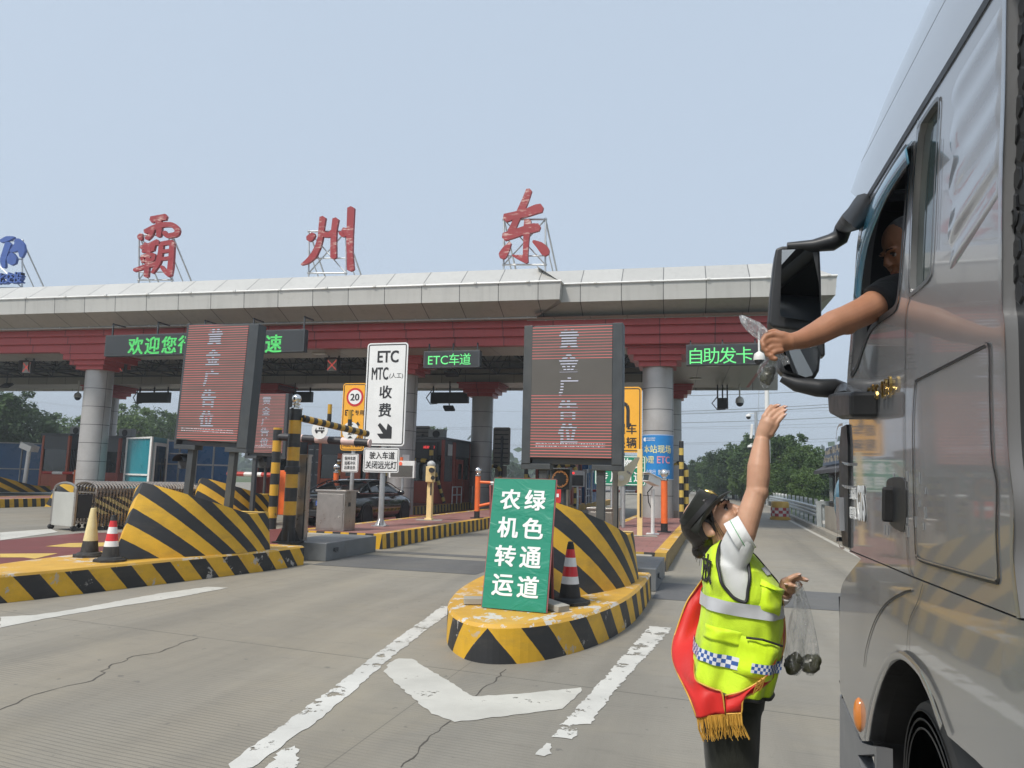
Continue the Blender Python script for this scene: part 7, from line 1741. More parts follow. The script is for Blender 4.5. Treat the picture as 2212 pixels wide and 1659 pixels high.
def face_bits(root, O, R, male=False):
    for s in (-1, 1):
        c = O+R @ Vector((.081, s*.031, .018)); m = MB(); m.sphere(c, .0105, 14, 10); e = m.build('eye', mat('eye_white', (.34, .30, .27), .3), root, smooth=180)
        m = MB(); m.sphere(c+R @ Vector((.0050, s*.0015, .001)), .0070, 12, 8); m.build('iris', M_['hair'], e, smooth=180)
        m = MB(); m.tube([c+R @ Vector((.006, -s*.012, .006)), c+R @ Vector((.013, 0, .0105)), c+R @ Vector((.004, s*.014, .005))], [.0028, .0045, .0028], 6); m.build('eyelash', M_['hair'], e)
        m = MB(); m.tube([c+R @ Vector((.020, -s*.014, .024)), c+R @ Vector((.021, 0, .029)), c+R @ Vector((.008, s*.018, .025))], [.0025, .0035, .002], 6); m.build('eyebrow', M_['hair'], root)
    m = MB(); m.tube([O+R @ Vector((.098, -.021, -.047)), O+R @ Vector((.1095, 0, -.046)), O+R @ Vector((.098, .021, -.047))], [.002, .0045, .002], 8); m.build('lips', mat('lip', (.38, .13, .11), .4), root, smooth=60)
WY = 2.8
def P(px, py, dy=0.0): return PY(px, py, WY+dy)
wo = thing('person', 'woman in black felt hat and yellow reflective vest with red sash, one arm raised', 'person', (P(1578, 1600).x, WY, 0))
# --- body: one continuous skin
ez = rad(40); HR = Matrix.Rotation(rad(-14), 3, 'Z') @ Matrix.Rotation(-ez, 3, 'Y'); HO = P(1541, 1140)
b = MB(); head_volumes(b, HO, HR)
b.tube([HO+HR @ Vector((-.02, 0, -.02)), P(1552, 1168), P(1560, 1200)], [.058, .054, .070], 18)
b.tube([P(1568, 1195), P(1585, 1260), P(1590, 1350), P(1582, 1440), P(1580, 1490)], [.07, .105, .10, .105, .11], 18)
b.tube([P(1580, 1226, -.10), P(1592, 1196, -.14), P(1608, 1150, -.15), P(1622, 1100, -.14), P(1635, 1060, -.13), P(1638, 1033, -.125), P(1639, 1008, -.12), P(1643, 972, -.11), P(1646, 948, -.105)], [.030, .036, .0385, .0375, .035, .0375, .0375, .030, .0245], 20)
b.sphere(P(1637, 1063, -.133), .0355, 16, 12)
def finger(mb, pts, r0=.0095, r1=.0072): n = len(pts); mb.tube(pts, [r0+(r1-r0)*i/(n-1) for i in range(n)], 10); mb.sphere(pts[-1], r1, 10, 8)
HD = -.10
b.tube([P(1646, 948, HD), P(1652, 932, HD), P(1660, 914, HD), P(1665, 904, HD)], [.0245, .028, .030, .024], 18)
for q0, q1 in (((1650, 938), (1653, 897)), ((1655, 940), (1662, 900)), ((1660, 940), (1671, 906)), ((1662, 940), (1678, 914))): b.tube([P(*q0, HD-.008), P(*q1, HD-.008)], [.014, .0125], 10)
finger(b, [P(1653, 897, HD-.01), P(1662, 885, HD), P(1671, 879, HD+.02), P(1680, 876, HD+.025)]); finger(b, [P(1662, 900, HD-.012), P(1674, 889, HD), P(1685, 883, HD+.01), P(1695, 879, HD+.012)], .0098)
finger(b, [P(1671, 906, HD-.012), P(1681, 897, HD-.005), P(1689, 891, HD), P(1695, 887, HD)]); finger(b, [P(1678, 914, HD-.012), P(1685, 906, HD-.012), P(1690, 901, HD-.01), P(1694, 897, HD-.008)], .0085, .0065)
finger(b, [P(1648, 925, HD+.03), P(1652, 902, HD+.055), P(1659, 887, HD+.06), P(1666, 878, HD+.055)], .0115, .0085)
# far arm, bent forward, holding the bags
b.tube([P(1590, 1205, .12), P(1608, 1240, .19), P(1628, 1300, .21), P(1650, 1318, .16), P(1690, 1286, .06), P(1696, 1276, .04)], [.055, .05, .043, .042, .030, .026], 18)
LD = .03
b.tube([P(1696, 1276, LD), P(1704, 1264, LD), P(1712, 1256, LD)], [.026, .033, .024], 16)
finger(b, [P(1712, 1254, LD-.02), P(1722, 1248, LD-.03), P(1732, 1250, LD-.03), P(1742, 1253, LD-.028)], .0095, .0078); finger(b, [P(1713, 1259, LD-.005), P(1723, 1257, LD-.01), P(1730, 1263, LD-.012), P(1724, 1270, LD-.012)])
finger(b, [P(1710, 1263, LD+.0), P(1719, 1266, LD-.004), P(1722, 1275, LD-.006), P(1715, 1278, LD-.006)]); finger(b, [P(1705, 1268, LD-.035), P(1700, 1263, LD-.045), P(1709, 1264, LD-.05), P(1718, 1266, LD-.048)], .0085, .0068)
finger(b, [P(1699, 1262, LD-.03), P(1706, 1250, LD-.045), P(1716, 1245, LD-.045), P(1726, 1242, LD-.04)], .0115, .0085)
melt(b, 'body', M_['skin_f'], wo, .0030, 4)
m = MB()
for tip, d in (((1682, 875.5, HD+.018), (1, -.25)), ((1697, 878.5, HD+.004), (1, -.3)), ((1697, 886, HD-.006), (1, -.4)), ((1696, 896, HD-.014), (.8, -.6)), ((1743, 1252, LD-.036), (1, .2)), ((1727, 1241, LD-.048), (1, -.3)), ((1698, 1262, LD-.053), (-1, -.2)), ((1720, 1266.5, LD-.055), (1, .1))):
    m.sphere(P(*tip), .0062, 10, 6, sc3=(1.25, .7, .55), R=Matrix.Rotation(math.atan2(d[1], d[0]), 3, 'Y'))
m.build('fingernails', M_['nail'], wo, smooth=180)
face_bits(wo, HO, HR)
m = MB(); c = P(1689, 1285, .055); ax_ = (P(1696, 1276, .04)-P(1690, 1286, .06)).normalized(); m.lathe(c, [(.029, -.012), (.033, -.012), (.033, .012), (.029, .012)], 24, axis=ax_); m.build('wristband', M_['white'], wo, smooth=30)
# --- hair and hat
m = MB(); E = lambda c, r_: m.sphere(HO+HR @ Vector(c), 1.0, 24, 16, 0, r_, HR)
E((-.018, 0, .032), (.084, .080, .078)); E((-.040, 0, -.010), (.060, .068, .058)); E((-.048, 0, -.058), (.044, .056, .045)); E((.030, 0, .070), (.050, .070, .040))
for s in (-1, 1): m.tube([HO+HR @ Vector(v) for v in ((.05, s*.066, .085), (.042, s*.074, .04), (.028, s*.074, .0))], [.018, .012, .004], 8); m.tube([HO+HR @ Vector(v) for v in ((.0, s*.076, .05), (-.022, s*.078, .02), (-.03, s*.070, -.03))], [.018, .016, .012], 8)
m.tube([P(1527, 1158), P(1518, 1172), P(1512, 1188), P(1512, 1202)], [.040, .028, .026, .014], 12); m.sphere(P(1511, 1190), .028, 14, 10)
melt(m, 'hair', M_['hair'], wo, .005, 3)
m = MB(); rr = random.Random(5)
for k in range(20):
    a = HO+HR @ Vector((-.05+rr.gauss(0, .012), rr.uniform(-.05, .0)-.02, -.03)); m.tube([a, P(1508+rr.gauss(0, 4), 1178+rr.gauss(0, 4), rr.uniform(-.04, .0)), P(1506+rr.gauss(0, 7), 1200+rr.gauss(0, 8), rr.uniform(-.04, 0))], [.0014, .0012, .0006], 4)
for k in range(7):
    a = HO+HR @ Vector((.045+rr.gauss(0, .006), -.074, .06)); m.tube([a, HO+HR @ Vector((.034+rr.gauss(0, .006), -.085, .02)), HO+HR @ Vector((.02+rr.gauss(0, .01), -.082, -.045+rr.gauss(0, .02)))], [.0012, .001, .0005], 4)
m.build('loose_strands', M_['hair'], wo)
def ring(c, A, bY, n=40, up=Vector((0, 0, 0)), lift=0.0, exp=2.0):
    out = []
    for k in range(n):
        a = 2*pi*k/n; ca, sa = cos(a), sin(a); f = lambda v: math.copysign(abs(v)**(2/exp), v); out.append(c+A*f(ca)+Vector((0, 1, 0))*bY*f(sa)+up*(lift*sa*sa))
    return out
H0, H1 = P(1515, 1057), P(1469, 1129); B0_, B1_ = P(1551, 1072), P(1486, 1147); R0_, R1_ = P(1579, 1059), P(1509, 1163)
hc, bc, rc = (H0+H1)/2, (B0_+B1_)/2, (R0_+R1_)/2; axh = (hc-bc).normalized()
m = MB(); rings = [ring(hc+axh*.004, (H0-H1)*.40, .062), ring(hc+axh*.006, (H0-H1)*.475, .082), ring(hc, (H0-H1)*.5, .088), ring(hc.lerp(bc, .5), ((H0-H1)+(B0_-B1_))*.25, .090), ring(bc, (B0_-B1_)*.5, .093)]
m.loft(rings); crown_ = m.build('hat', M_['hat'], wo, smooth=28)
m = MB(); m.loft([ring(bc-axh*.002, (B0_-B1_)*.515, .097), ring(bc.lerp(rc, .5), (B0_-B1_)*.26+(R0_-R1_)*.26, .110, 40, axh, .012), ring(rc, (R0_-R1_)*.5, .125, 40, axh, .034), ring(rc-axh*.004, (R0_-R1_)*.5, .125, 40, axh, .034), ring(bc.lerp(rc, .6)-axh*.004, (B0_-B1_)*.2+(R0_-R1_)*.27, .104, 40, axh, .008), ring(bc-axh*.006, (B0_-B1_)*.47, .088)], 0, True, False); m.build('hat_brim', M_['hat'], wo, smooth=60)
m = MB(); m.loft([ring(bc+axh*.002, (B0_-B1_)*.513, .0955), ring(bc+axh*.020, (B0_-B1_)*.512, .0955)], 0, True, False); m.build('hat_band', M_['ink'], crown_, smooth=180)
m = MB(); c = P(1535, 1066); m.tube([P(1523, 1060, -.01), P(1536, 1065, -.015), P(1549, 1073, -.01)], [.006, .011, .006], 10); m.build('hat_badge', mat('gold_badge_metal', (.55, .40, .14), .25, 1.0), crown_, smooth=60)
# --- shirt: torso and short sleeve
def tube_cloth(nm, stations, m_, parent, n=36, exp=2.0):
    mb = MB(); rs = []
    for c, A, bY in stations: rs.append(ring(c, A, bY, n, exp=exp))
    mb.loft(rs); return mb.build(nm, m_, parent, smooth=180)
sh = MB()
st = [((1515, 1440), (1655, 1468), .165), ((1524, 1340), (1672, 1360), .160), ((1528, 1280), (1676, 1300), .165), ((1526, 1235), (1668, 1255), .172), ((1530, 1207), (1640, 1222), .172), ((1543, 1184), (1616, 1194), .13), ((1553, 1170), (1596, 1178), .068)]
sh.loft([ring((P(*l)+P(*r))/2, (P(*r)-P(*l))/2, bY, 40, exp=2.3) for l, r, bY in st])
sh.loft([ring((P(*l, d)+P(*r, d))/2, (P(*l, d)-P(*r, d))/2, bY, 30, exp=2.2) for l, r, bY, d in (((1553, 1185), (1603, 1278), .080, -.075), ((1561, 1163), (1613, 1238), .078, -.11), ((1572, 1142), (1621, 1211), .072, -.14), ((1583, 1126), (1627, 1194), .064, -.155), ((1590.5, 1117), (1630.5, 1184), .060, -.16))])
sh.tube([P(1590, 1205, .12), P(1610, 1245, .19), P(1618, 1275, .20)], [.065, .066, .064], 18)
shirt = melt(sh, 'shirt', M_['shirt'], wo, .006, 6)
cl_, cr_ = P(1592, 1116, -.16), P(1631, 1183, -.16); cA = (cl_-cr_)/2; cc = (cl_+cr_)/2; ad = Vector((cA.z, 0, -cA.x)).normalized(); ad = ad if ad.z > 0 else -ad
m = MB(); m.loft([ring(cc-ad*.050, cA*.99, .062), ring(cc-ad*.018, cA*1.01, .062), ring(cc+ad*.004, cA*1.03, .063), ring(cc+ad*.005, cA*.98, .060), ring(cc-ad*.03, cA*.94, .057)], 0, True, False); m.build('sleeve_cuff', M_['shirt'], wo, smooth=60)
m = MB(); rg = ring(cc-ad*.026, cA*1.025, .0645); m.tube(rg+[rg[0]], .0012, 5, cap=False); m.build('green_stitching', mat('green_thread', (.08, .32, .12), .7), wo)
# --- vest: smooth stations with an armhole, bands, pockets, piping
VS = [((1491, 1452), (1664, 1492), .192), ((1499, 1410), (1679, 1446), .186), ((1507, 1360), (1687, 1392), .182), ((1516, 1310), (1688, 1338), .184), ((1519, 1270), (1687, 1295), .190), ((1515, 1235), (1681, 1262), .192), ((1519, 1205), (1654, 1228), .186), ((1533, 1180), (1630, 1200), .145), ((1553, 1164), (1604, 1182), .085)]
def vs_at(v):
    x = v*(len(VS)-1); i = min(int(x), len(VS)-2); f = x-i; f = f*f*(3-2*f)*.4+f*.6; a, b_ = VS[i], VS[i+1]
    L = (a[0][0]+(b_[0][0]-a[0][0])*f, a[0][1]+(b_[0][1]-a[0][1])*f); R = (a[1][0]+(b_[1][0]-a[1][0])*f, a[1][1]+(b_[1][1]-a[1][1])*f); return P(*L), P(*R), a[2]+(b_[2]-a[2])*f
def VP(u, v, off=0.0):
    """u: angle from the front edge round the near side to the back; v: hem 0 .. collar 1"""
    l, r_, bY = vs_at(v); c = (l+r_)/2; A = (r_-l)/2; f = lambda q: math.copysign(abs(q)**(2/2.7), q); k = 1+off/.16
    fo = max(0, 1-v*1.9); wv = .030*fo*sin(u*6+v*3)+.018*fo*sin(u*13+1)+.010*sin(u*9-v*17)+.008*sin(v*34+u*6)*(1-abs(2*v-1)); return c+A*f(cos(u))*k*(1+wv)+Vector((0, -1, 0))*bY*f(sin(u))*(k+wv*2)
def uv_of(px, py):
    """surface parameters of the near side under a traced point"""
    best = None
    for i in range(0, 81):
        for j in range(0, 81):
            u, v = pi*i/80, j/80; q = VP(u, v); d = q-EYE; w_ = d.dot(fwd); x, y = CX+F*d.dot(RT)/w_, CY-F*d.dot(UP)/w_; e = (x-px)**2+(y-py)**2
            if best is None or e < best[0]: best = (e, u, v)
    return best[1], best[2]
HOLE = [(1561, 1166), (1553, 1185), (1551, 1212), (1554, 1238), (1561, 1260), (1571, 1277), (1585, 1291), (1603, 1300), (1612, 1294), (1617, 1276), (1619, 1250), (1617, 1225), (1613, 1205), (1606, 1187), (1590, 1172)]
huv = [uv_of(*q) for q in HOLE]
def inside(u, v, poly):
    c = False; n = len(poly)
    for i in range(n):
        (x1, y1), (x2, y2) = poly[i], poly[(i+1) % n]
        if (y1 > v) != (y2 > v) and u < (x2-x1)*(v-y1)/(y2-y1)+x1: c = not c
    return c
def patch(mb, u0, u1, v0, v1, off, nu=16, nv=6, uvsc=None, hole=True, mi=0):
    rows, uvs = [], []
    for j in range(nv+1):
        v = v0+(v1-v0)*j/nv; rows.append([VP(u0+(u1-u0)*i/nu, v, off) for i in range(nu+1)]); uvs.append([(i/nu*(uvsc[0] if uvsc else 1), j/nv*(uvsc[1] if uvsc else 1)) for i in range(nu+1)])
    vs = [p_ for r_ in rows for p_ in r_]; uvl = [q for r_ in uvs for q in r_]; fs = []
    for j in range(nv):
        for i in range(nu):
            uu, vv = u0+(u1-u0)*(i+.5)/nu, v0+(v1-v0)*(j+.5)/nv
            if hole and inside(uu, vv, huv): continue
            fs.append((j*(nu+1)+i, j*(nu+1)+i+1, (j+1)*(nu+1)+i+1, (j+1)*(nu+1)+i))
    mb.add(vs, fs, mi, uvl)
m = MB(); patch(m, -.12, 2*pi-.30, 0, 1, 0, 150, 90); vest = m.build('vest', M_['hiviz'], wo, smooth=180, fix=False); q = vest.modifiers.new('sol', 'SOLIDIFY'); q.thickness = .002; q.offset = 0
def cr_line(pts, closed=False): return crs(pts+([pts[0]] if closed else []), 4)
m = MB(); hp_ = cr_line([VP(u, v, .004) for u, v in huv], True); m.tube(hp_, .0055, 8, cap=False); hem = [VP(-.12+(2*pi-.18)*i/90, .0, .003) for i in range(91)]; m.tube(hem, .0055, 8, cap=False); m.tube([VP(-.12, j/20, .003) for j in range(0, 20)], .0045, 8); m.tube([VP(-.30, j/20, .003) for j in range(0, 20)], .0045, 8)
m.build('black_piping', M_['ink'], vest, smooth=180)
def vband(pxA, pyA0, pyA1): return uv_of(pxA, pyA0)[1], uv_of(pxA, pyA1)[1]
v0, v1 = vband(1560, 1322, 1297); m = MB(); patch(m, -.10, 2*pi-.32, v0, v1, .0075, 110, 6); m.build('reflective_band', M_['reflect'], vest, smooth=180, fix=False)
v0c, v1c = vband(1560, 1438, 1411); t = NT('blue_white_check'); uv = t.n('ShaderNodeUVMap').outputs[0]; ck = t.n('ShaderNodeTexChecker'); t.l(uv, ck.inputs['Vector']); ck.inputs['Scale'].default_value = 1; ck.inputs['Color1'].default_value = (.03, .09, .30, 1); ck.inputs['Color2'].default_value = (.62, .63, .66, 1); t.set(ck.outputs[0], .45)
m = MB(); patch(m, -.10, 2*pi-.32, v0c, v1c, .0075, 110, 4, (66, 3)); m.build('chequer_band', t.m, vest, smooth=180, fix=False)
m = MB(); ua, va = uv_of(1640, 1222); patch(m, .05, .62, .72, .79, .0075, 14, 4); m.build('shoulder_tape', M_['reflect'], vest, smooth=180, fix=False)
def pocket(nm, pts, off, m_):
    q = [uv_of(*p_) for p_ in pts]; N = 10; rows = []
    for j in range(N+1):
        fj = j/N; rows.append([])
        for i in range(N+1):
            fi = i/N; a = (q[0][0]*(1-fi)+q[1][0]*fi, q[0][1]*(1-fi)+q[1][1]*fi); b_ = (q[3][0]*(1-fi)+q[2][0]*fi, q[3][1]*(1-fi)+q[2][1]*fi); e = min(1, 6*min(fi, 1-fi, fj, 1-fj)+.12)
            rows[-1].append(VP(a[0]*(1-fj)+b_[0]*fj, a[1]*(1-fj)+b_[1]*fj, .002+off*e+.0015*sin(fi*9+fj*6)))
    mb = MB(); mb.loft(rows, 0, closed=False, cap=False); return mb.build(nm, m_, vest, smooth=60, fix=False)
pocket('chest_pocket', [(1641, 1262), (1682, 1278), (1679, 1330), (1636, 1316)], .016, M_['hiviz_solid']); pocket('pocket_flap', [(1642, 1248), (1686, 1272), (1684, 1288), (1640, 1264)], .022, M_['hiviz_solid'])
pocket('hip_pocket', [(1606, 1372), (1683, 1392), (1660, 1474), (1580, 1450)], .018, M_['hiviz_solid']); pocket('pocket_flap', [(1526, 1344), (1604, 1366), (1600, 1394), (1520, 1372)], .008, M_['hiviz_solid'])
m = MB(); patch(m, .62, 1.42, v0c+.01, v1c-.002, .026, 20, 4, (15, 3)); m.build('pocket_chequer', t.m, vest, smooth=180, fix=False)
m = MB(); m.tube([VP(*uv_of(*p_), .022) for p_ in ((1608, 1371), (1640, 1376), (1678, 1393))], .004, 6); m.build('zip', M_['ink'], vest)
u_, v_ = uv_of(1528, 1228); c = VP(u_, v_, .004); tx_ = (VP(u_-.12, v_)-VP(u_+.12, v_)).normalized(); tu = (VP(u_, v_+.05)-VP(u_, v_-.05)).normalized()
m = MB(); put_text(m, '放', c, tx_, tu, .1, .018, .001, fit=(.085, .10)) if True else None; c2_ = VP(u_+.42, v_, .004); tx2 = (VP(u_+.30, v_)-VP(u_+.54, v_)).normalized(); m.build('back_lettering', M_['ink'], vest)
# --- trousers and shoes
tr = MB()
tr.loft([ring((P(*l)+P(*r))/2, (P(*r)-P(*l))/2, bY, 30, exp=2.3) for l, r, bY in (((1503, 1432), (1662, 1450), .155), ((1503, 1470), (1656, 1490), .165), ((1506, 1520), (1650, 1530), .170))])
for s in (-1, 1):
    pts = []
    for z, x0, r_ in ((.86, 0, .098), (.70, .0, .088), (.52, .0, .072), (.30, -.005, .062), (.07, -.01, .058)): pts.append((Vector((P(1578, 1540).x+x0, WY+s*.085, z)), r_))
    tr.tube([q for q, _ in pts], [r_ for _, r_ in pts], 24)
melt(tr, 'trousers', M_['trousers'], wo, .009, 5)
for s in (-1, 1): m = MB(); c = Vector((P(1578, 1540).x, WY+s*.085, .045)); m.sphere(c+Vector((.05, 0, 0)), .05, 16, 10, sc3=(2.6, .95, .85)); m.build('shoe', M_['black'], wo, smooth=180)
# --- red sash with gold edges and fringe
def ribbon(nm, O1, O2, m_, parent, dy1, dy2, n=6, waves=.008):
    a, b_ = cr_line([P(x, y, d) for (x, y), d in zip(O1, dy1)]), cr_line([P(x, y, d) for (x, y), d in zip(O2, dy2)])
    mb = MB(); mb.loft([[p_.lerp(q_, k/n)+Vector((0, waves*sin(k/n*pi*2+i*.25), 0)) for k in range(n+1)] for i, (p_, q_) in enumerate(zip(a, b_))], 0, closed=False, cap=False)
    o = mb.build(nm, m_, parent, smooth=180, fix=False); q = o.modifiers.new('sol', 'SOLIDIFY'); q.thickness = .002; return o, a, b_
sa = thing('sash', 'red ribbon sash with gold edging and fringe hanging round the woman in the vest', 'sash', P(1540, 1500, -.2))
o1, a1, b1 = ribbon('back_ribbon', [(1521, 1246), (1500, 1275), (1482, 1303), (1463, 1355), (1453, 1390), (1453, 1422), (1464, 1455), (1476, 1480), (1488, 1505), (1497, 1528), (1505, 1550)], [(1524, 1275), (1519, 1310), (1514, 1340), (1508, 1375), (1503, 1405), (1499, 1435), (1502, 1466), (1520, 1479), (1545, 1489), (1560, 1497), (1566, 1541)], M_['sash'], sa,
       [.12, .12, .10, .08, .05, .0, -.06, -.13, -.18, -.20, -.205], [.12, .12, .10, .06, .0, -.08, -.17, -.20, -.205, -.21, -.212])
o2, a2, b2 = ribbon('front_ribbon', [(1566, 1502), (1585, 1498), (1602, 1493), (1630, 1478), (1659, 1456), (1676, 1425), (1687, 1390), (1692, 1340), (1691, 1295)], [(1569, 1542), (1590, 1541), (1602, 1539), (1606, 1510), (1630, 1495), (1664, 1470), (1682, 1435), (1696, 1385), (1694, 1330)], M_['sash'], sa,
       [-.215, -.217, -.218, -.215, -.20, -.15, -.08, -.02, .03], [-.217, -.218, -.22, -.22, -.20, -.14, -.06, .0, .05])
m = MB()
for e in (a1, b1, a2, b2): m.tube([q+Vector((0, -.002, 0)) for q in e], .0028, 6)
m.build('gold_edging', M_['sash_gold'], sa, smooth=180)
fr_ = MB(); rr = random.Random(9)
for e0, e1, n in ((P(1505, 1549, -.206), P(1566, 1542, -.214), 46), (P(1569, 1541, -.218), P(1602, 1539, -.222), 30)):
    for k in range(n): q = e0.lerp(e1, (k+.5)/n); fr_.tube([q, q+Vector((rr.uniform(.0, .010), rr.gauss(0, .004), -.035)), q+Vector((rr.uniform(.0, .03), rr.gauss(0, .006), -.065-rr.uniform(0, .012)))], [.0018, .0016, .0010], 4)
fr_.build('fringe', M_['sash_gold'], sa)
m = MB(); q0 = P(1640, 1480, -.232); put_text(m, '岗', q0, (P(1660, 1466, -.21)-P(1620, 1492, -.23)), (.3, -.1, .9), .05, .02, .001, fit=(.035, .05)); m.build('gold_character', M_['sash_gold'], o2)

# ================================================================== bags
def plastic(name, white):
    t = NT(name); p = t.wpos(); tr_ = t.n('ShaderNodeBsdfTransparent'); tr_.inputs[0].default_value = (.97, .975, .975, 1)
    t.t.nodes.remove(t.b); n_ = t.noise(26, 5, t.scale(p, (2.4, 2.4, .6)), .65, 1.2); bp = t.n('ShaderNodeBump'); bp.inputs['Strength'].default_value = 1.0; bp.inputs['Distance'].default_value = .02; t.l(n_, bp.inputs['Height'])
    df = t.n('ShaderNodeBsdfDiffuse'); df.inputs[0].default_value = (.86, .87, .88, 1); tl = t.n('ShaderNodeBsdfTranslucent'); tl.inputs[0].default_value = (.9, .91, .92, 1); gl = t.n('ShaderNodeBsdfGlossy'); gl.inputs['Roughness'].default_value = .12
    for q in (df, gl): t.l(bp.outputs[0], q.inputs['Normal'])
    m1 = t.n('ShaderNodeMixShader'); m1.inputs[0].default_value = .5; t.l(df.outputs[0], m1.inputs[1]); t.l(tl.outputs[0], m1.inputs[2]); m2 = t.n('ShaderNodeMixShader'); m2.inputs[0].default_value = .35; t.l(m1.outputs[0], m2.inputs[1]); t.l(gl.outputs[0], m2.inputs[2])
    f = t.ramp(n_, .50, .66, white, white+.42); mx_ = t.n('ShaderNodeMixShader'); t.l(f, mx_.inputs[0]); t.l(tr_.outputs[0], mx_.inputs[1]); t.l(m2.outputs[0], mx_.inputs[2]); t.l(mx_.outputs[0], t.out.inputs[0]); return t.m  # whiter noise streaks paint highlights onto the crumpled film
M_['plastic'] = plastic('clear_crumpled_plastic', .07); M_['plastic_w'] = plastic('cloudy_gathered_plastic', .30)
M_['leafwrap'] = mat('dark_leaf_parcels', (.045, .045, .022), .35, 0, .5, 22, .5, 40, grime=(.015, .02, .010), gs=12)
def film(nm, rows, dys, m_, parent, Y0, wob=.0035, seed=1):
    rr = random.Random(seed); mb = MB(); rs = []
    rows2 = []
    for i in range(len(rows)-1):
        for k in range(3): f = k/3; rows2.append((tuple(a*(1-f)+b_*f for a, b_ in zip(rows[i], rows[i+1])), dys[i]*(1-f)+dys[i+1]*f))
    rows2.append((rows[-1], dys[-1])); ph = [rr.uniform(0, 6.3) for _ in range(4)]
    for i, ((xl, yl, xr, yr), d) in enumerate(rows2):
        l, r_ = PY(xl, yl, Y0), PY(xr, yr, Y0); c, A = (l+r_)/2, (r_-l)/2; w_ = A.length
        rs.append([c+A*cos(2*pi*k/40)*(1+.10*sin(7*2*pi*k/40+ph[0]+i*.12))+Vector((0, d, 0))*sin(2*pi*k/40)*(1+.22*sin(5*2*pi*k/40+ph[1]+i*.2))+Vector((0, 0, wob*sin(9*2*pi*k/40+ph[2]))) for k in range(40)])
    mb.loft(rs); return mb.build(nm, m_, parent, smooth=180)
def lump(nm, px, py, Y0, r_, sc3, parent, seed):
    mb = MB(); c = PY(px, py, Y0); mb.sphere(c, r_, 20, 14, 0, sc3); rr = random.Random(seed); o = Vector((rr.random()*9, rr.random()*9, 0)); mb.v = [c+(v-c)*(1+.34*noise.noise(v*34+o)+.18*noise.noise(v*80+o)) for v in mb.v]; return mb.build(nm, M_['leafwrap'], parent, smooth=30)
BY = WY-.0
bg1 = thing('plastic_bag', 'clear plastic bags with dark parcels hanging from the lowered hand of the woman', 'plastic bag', PY(1730, 1458, BY))
film('bag_film', [(1718, 1266, 1729, 1264), (1716, 1285, 1734, 1282), (1712, 1315, 1741, 1310), (1704, 1350, 1746, 1345), (1698, 1390, 1738, 1388), (1694, 1420, 1736, 1420), (1696, 1438, 1735, 1440), (1706, 1456, 1724, 1458)], [.006, .010, .022, .03, .036, .04, .036, .01], M_['plastic'], bg1, BY-.01, seed=2)
film('bag_film', [(1720, 1265, 1732, 1263), (1722, 1285, 1740, 1282), (1722, 1315, 1750, 1312), (1724, 1350, 1758, 1346), (1726, 1390, 1766, 1386), (1728, 1420, 1771, 1417), (1732, 1440, 1769, 1436), (1742, 1456, 1758, 1457)], [.006, .010, .022, .03, .036, .042, .036, .01], M_['plastic'], bg1, BY+.03, seed=5)
film('bag_handle', [(1719, 1258, 1728, 1257), (1718, 1268, 1728, 1268), (1719, 1285, 1728, 1285)], [.006, .008, .008], M_['plastic_w'], bg1, BY-.03, seed=3)
lump('leaf_parcel', 1712, 1436, BY-.01, .027, (1.0, .9, 1.15), bg1, 1); lump('leaf_parcel', 1721, 1424, BY, .022, (.9, .9, 1.1), bg1, 2); lump('leaf_parcel', 1746, 1434, BY+.03, .030, (1.05, .9, 1.0), bg1, 3); lump('leaf_parcel', 1758, 1430, BY+.03, .024, (.9, .9, 1.1), bg1, 4)
DY = 2.93
bg2 = thing('plastic_bag', 'twisted clear plastic bag with a dark parcel held out in the hand of the driver', 'plastic bag', PY(1650, 836, DY))
film('bag_tail', [(1597, 684, 1603, 682), (1601, 697, 1622, 690), (1611, 711, 1642, 700), (1625, 724, 1657, 714), (1640, 734, 1662, 724), (1652, 742, 1664, 736)], [.006, .016, .022, .02, .014, .01], M_['plastic_w'], bg2, DY, seed=7)
film('bag_film', [(1668, 764, 1690, 772), (1655, 776, 1684, 784), (1640, 790, 1682, 798), (1636, 806, 1677, 812), (1641, 822, 1668, 826), (1648, 836, 1656, 838)], [.010, .022, .034, .036, .026, .006], M_['plastic'], bg2, DY, seed=8)
film('bag_corner', [(1676, 768, 1690, 765), (1688, 778, 1702, 772), (1692, 790, 1706, 784)], [.008, .010, .008], M_['plastic_w'], bg2, DY-.01, seed=9)
lump('leaf_parcel', 1656, 816, DY, .028, (.85, .8, 1.0), bg2, 5); lump('leaf_parcel', 1664, 802, DY+.005, .024, (1, .9, .8), bg2, 6)

# ================================================================== the driver
dm = thing('person', 'driver with short grey hair and black shirt, arm out of the truck window', 'person', (.95, 3.0, 1.39))
def D(px, py, y): return PY(px, py, y)
DR = Matrix.Rotation(rad(197), 3, 'Z') @ Matrix.Rotation(rad(26), 3, 'Y'); DO = PX(1967, 546, .745)+Vector((0, 0, .0))
b = MB(); head_volumes(b, DO, DR, True); b.tube([DO+DR @ Vector((-.03, 0, -.04)), DO+Vector((.06, -.05, -.20))], [.062, .07], 16)
S_ = Vector((.74, 3.22, 2.385)); b.tube([Vector((.95, 2.95, 1.55)), Vector((.93, 3.0, 1.9)), Vector((.90, 3.1, 2.25)), Vector((.86, 3.18, 2.42))], [.14, .15, .15, .08], 18)
arm = [S_+Vector((.06, 0, .02)), S_, D(1905, 648, 3.15), D(1868, 672, 3.09), D(1828, 690, 3.04), D(1800, 700, 3.02), D(1765, 720, 2.99), D(1730, 734, 2.95), D(1708, 738, 2.93)]
b.tube(arm, [.07, .066, .060, .057, .054, .052, .046, .036, .031], 20)
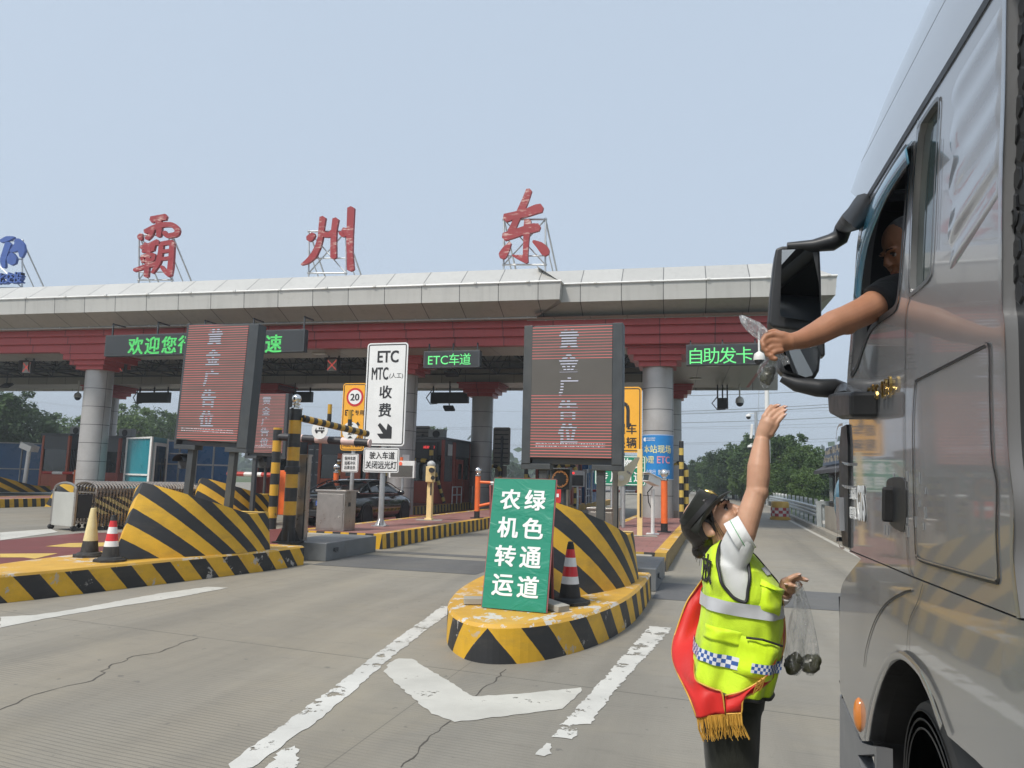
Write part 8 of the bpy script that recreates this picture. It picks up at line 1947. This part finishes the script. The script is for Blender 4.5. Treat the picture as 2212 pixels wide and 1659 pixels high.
b.sphere(D(1830, 699, 3.04), .044, 14, 10); b.sphere(D(1706, 738, 2.93), .0335, 16, 12)
hy = 2.93
b.tube([D(1708, 738, hy), D(1693, 738, hy), D(1677, 738, hy), D(1668, 738, hy)], [.031, .040, .043, .032], 16)
for q in (((1690, 728), (1668, 722), (1654, 727), (1646, 738), (1650, 748)), ((1688, 738), (1664, 736), (1652, 744), (1649, 754), (1657, 758)), ((1688, 748), (1666, 750), (1657, 758), (1657, 766), (1666, 768)), ((1692, 756), (1674, 760), (1665, 767), (1666, 774), (1675, 775))):
    finger(b, [D(x, y, hy-.030-.006*i) for i, (x, y) in enumerate(q)], .0125, .0098)
finger(b, [D(1690, 724, hy+.02), D(1672, 716, hy+.02), D(1658, 720, hy+.005), D(1650, 730, hy-.01)], .014, .011)
melt(b, 'body', M_['skin_m'], dm, .004, 6); face_bits(dm, DO, DR, True)
m = MB(); m.sphere(DO+DR @ Vector((-.022, 0, .062)), 1.0, 24, 16, 0, (.094, .079, .086), DR); m.build('hair', mat('short_grey_hair', (.11, .105, .10), .8, 0, .4, 60, .8, 260), dm, smooth=180)
s = MB(); s.tube([S_+Vector((.10, -.02, .0)), S_+Vector((.02, 0, .0)), D(1918, 640, 3.17), D(1897, 653, 3.13), D(1890, 657, 3.12)], [.09, .088, .078, .074, .076], 22); s.tube([Vector((.95, 2.93, 1.5)), Vector((.93, 2.98, 1.85)), Vector((.91, 3.06, 2.2)), Vector((.87, 3.14, 2.38)), Vector((.84, 3.18, 2.44))], [.17, .19, .19, .15, .09], 22); s.tube([Vector((.87, 3.12, 2.36)), Vector((1.15, 3.05, 2.25)), Vector((1.22, 3.2, 2.0))], [.10, .085, .06], 16)
melt(s, 'black_shirt', M_['black_shirt'], dm, .008, 5)
l = MB()
for dx in (0, .2): l.tube([Vector((.95+dx, 2.8, 1.72)), Vector((.95+dx, 3.25, 1.75)), Vector((.95+dx, 3.42, 1.45))], [.10, .085, .07], 14)
melt(l, 'trousers', M_['trousers'], dm, .012, 4)
